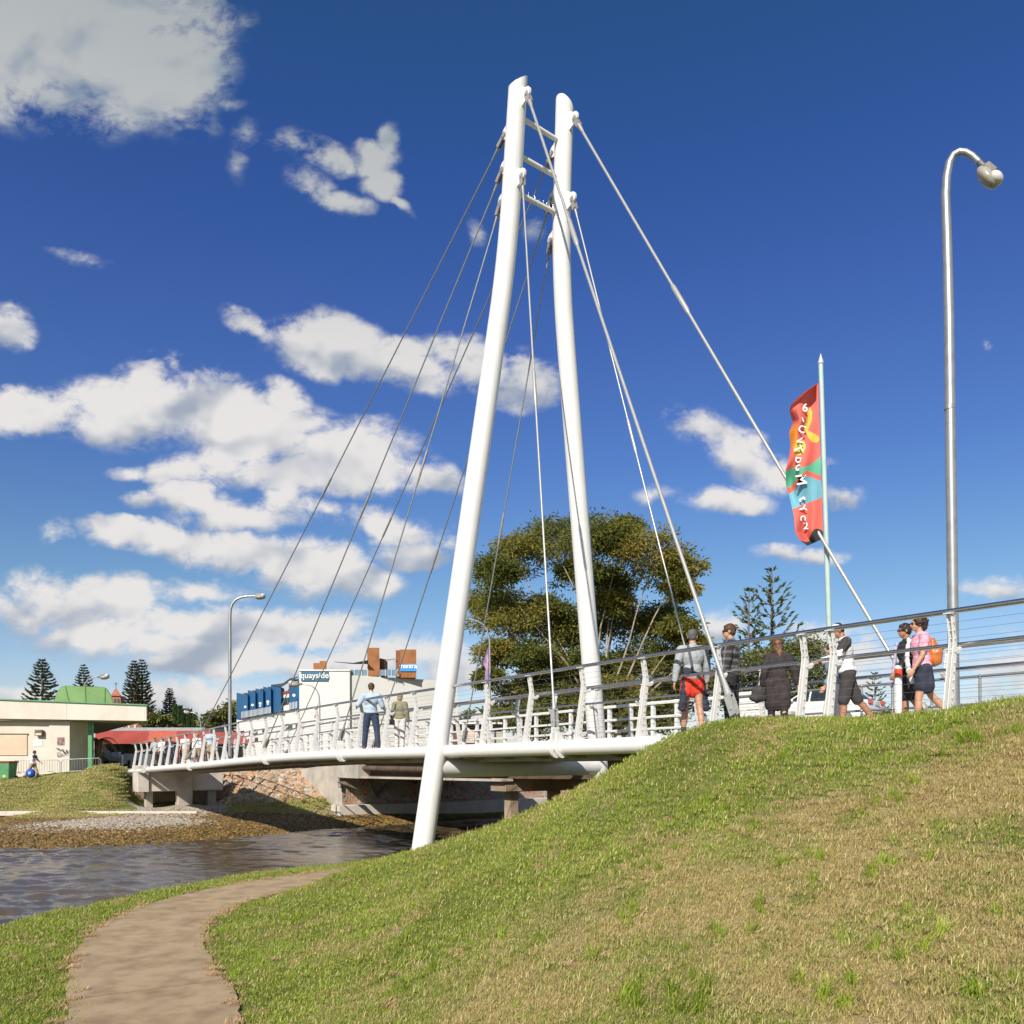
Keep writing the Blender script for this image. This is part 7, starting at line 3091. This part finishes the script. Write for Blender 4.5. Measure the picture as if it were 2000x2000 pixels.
def rock_object(name, mat, seed, flat=.6):
    r = np.random.default_rng(seed)
    bm = bmesh.new()
    bmesh.ops.create_icosphere(bm, subdivisions=2, radius=1.0)
    ph = r.uniform(0, 6, 6)
    for v in bm.verts:
        c = v.co.copy()
        k = 1 + .22 * math.sin(c.x * 3 + ph[0]) * math.cos(c.y * 2.6 + ph[1]) + .16 * math.sin(c.z * 4 + c.x * 2 + ph[2]) + r.normal(0, .05)
        v.co = Vector((c.x * k, c.y * k * .85, c.z * k * flat))
        v.co = Vector([round(q * 2.6) / 2.6 * .35 + q * .65 for q in v.co])
    me = bpy.data.meshes.new(name)
    bm.to_mesh(me)
    bm.free()
    me.materials.append(mat)
    return bpy.data.objects.new(name, me)


def stone_material(name, cols, rough=.9):
    m = bpy.data.materials.new(name)
    m.use_nodes = True
    T = NT(m.node_tree)
    bs = T.n['Principled BSDF']
    oi = T.node('ShaderNodeObjectInfo')
    geo = T.node('ShaderNodeNewGeometry')
    n = T.noise(geo.outputs['Position'], 5.0, 5, .65)
    rp = T.node('ShaderNodeValToRGB')
    T.put(rp.inputs[0], T.math('MULTIPLY_ADD', T.math('SUBTRACT', n, .5), .5, oi.outputs['Random']))
    el = rp.color_ramp.elements
    while len(el) < len(cols):
        el.new(.5)
    for i, (e, c) in enumerate(zip(el, cols)):
        e.position = i / (len(cols) - 1)
        e.color = (*c, 1)
    T.put(bs.inputs['Base Color'], rp.outputs[0])
    bs.inputs['Roughness'].default_value = rough
    return m


def build_rocks():
    r = np.random.default_rng(9)
    grey = stone_material('bank_stone', [(.16, .13, .10), (.30, .26, .21), (.44, .40, .34), (.30, .22, .13), (.50, .46, .40)])
    wet = stone_material('weedy_stone', [(.05, .03, .01), (.20, .12, .03), (.10, .06, .02), (.30, .19, .05), (.07, .05, .02)], .65)
    org = stone_material('orange_rock', [(.50, .27, .12), (.30, .20, .13), (.46, .37, .27), (.22, .12, .07), (.56, .36, .19)])
    vs = [rock_object('stone', grey, 1), rock_object('stone', grey, 2, .5), rock_object('weedy_stone', wet, 3, .5), rock_object('weedy_stone', wet, 4, .45)]
    n = 60000
    px = r.uniform(-60, 840, n)
    z = r.uniform(29.5, 46, n)
    x = (px - CX) / F * z
    h = H(x, z)
    far = (h < -2.80) & (h > WATER - .08) & (x < 12)
    x, z, h = x[far], z[far], h[far]
    hn = h + r.normal(0, .05, len(h))
    vi = np.where(hn > -2.99, r.integers(0, 2, len(h)), r.integers(2, 4, len(h)))
    sc = np.where(hn > -2.99, r.uniform(.02, .075, len(h)) ** 1, r.uniform(.03, .10, len(h)))
    scatter('bank_stones', 'rough stones and weed covered rocks along the far waterline', vs, np.stack([x, z, h], 1), sc, np.stack([r.normal(0, .3, len(x)), r.normal(0, .3, len(x)), r.uniform(0, 6.28, len(x))], 1), vi)
    # near waterline
    n = 2600
    x = r.uniform(-12, -2, n)
    y = r.uniform(11, 28, n)
    h = H(x, y)
    k = (h < -3.06) & (h > WATER - .06)
    x, y, h = x[k], y[k], h[k]
    scatter('shore_stones', 'small brown stones along the near water edge', vs[:3], np.stack([x, y, h], 1), r.uniform(.03, .11, len(x)), np.stack([r.normal(0, .3, len(x)), r.normal(0, .3, len(x)), r.uniform(0, 6.28, len(x))], 1), r.integers(0, 3, len(x)))
    vo = [rock_object('orange_rock', org, 5, .6), rock_object('orange_rock', org, 6, .5), rock_object('orange_rock', grey, 7, .6)]
    n = 9000
    px = r.uniform(430, 645, n)
    z = r.uniform(45.2, 54, n)
    x = (px - CX) / F * z
    h = H(x, z)
    k = (h > -2.7 + .5 * r.random(n))
    x, z, h = x[k], z[k], h[k]
    scatter('riprap', 'orange brown broken rock covering the slope between the two bridges', vo, np.stack([x, z, h], 1), r.uniform(.07, .12, len(x)) * r.choice([1, 1.4, 2.3], len(x)), np.stack([r.normal(0, .4, len(x)), r.normal(0, .4, len(x)), r.uniform(0, 6.28, len(x))], 1), r.choice([0, 0, 1, 1, 2], len(x)))
    # rough grass on the far lawn and at the foot of the rocks
    M = bpy.data.materials['grass_blades']
    fv = [blades_object('far_tuft', 70, .5, .03, .09, .03, 1.1, M, .62, .5, 80 + k) for k in range(3)]
    n = 9000
    px = r.uniform(-40, 660, n)
    z = r.uniform(40.9, 51, n)
    x = (px - CX) / F * z
    h = H(x, z)
    lawn = (px < 236) & (h > -3.06) & (z < 49.2)
    foot = (px > 455) & (px < 650) & (h > -2.95) & (h < -2.05)
    k = lawn | foot
    x, z, h = x[k], z[k], h[k]
    scatter('far_grass', 'patchy grass on the far bank lawn', fv, np.stack([x, z, h], 1), r.uniform(.5, 1.1, len(x)), np.stack([r.normal(0, .1, len(x)), r.normal(0, .1, len(x)), r.uniform(0, 6.28, len(x))], 1), r.integers(0, 3, len(x)))
    kb = slab('bank_kerb', Vector((-60, 42.9, 0)), 0, 43.5, 0, .18, -3.05, -2.80, M_concw, None, Vector((1, 0, 0)), Vector((0, 1, 0)))
    tag(kb, 'low pale concrete edging along the foot of the far lawn', kind='structure')


build_rocks()
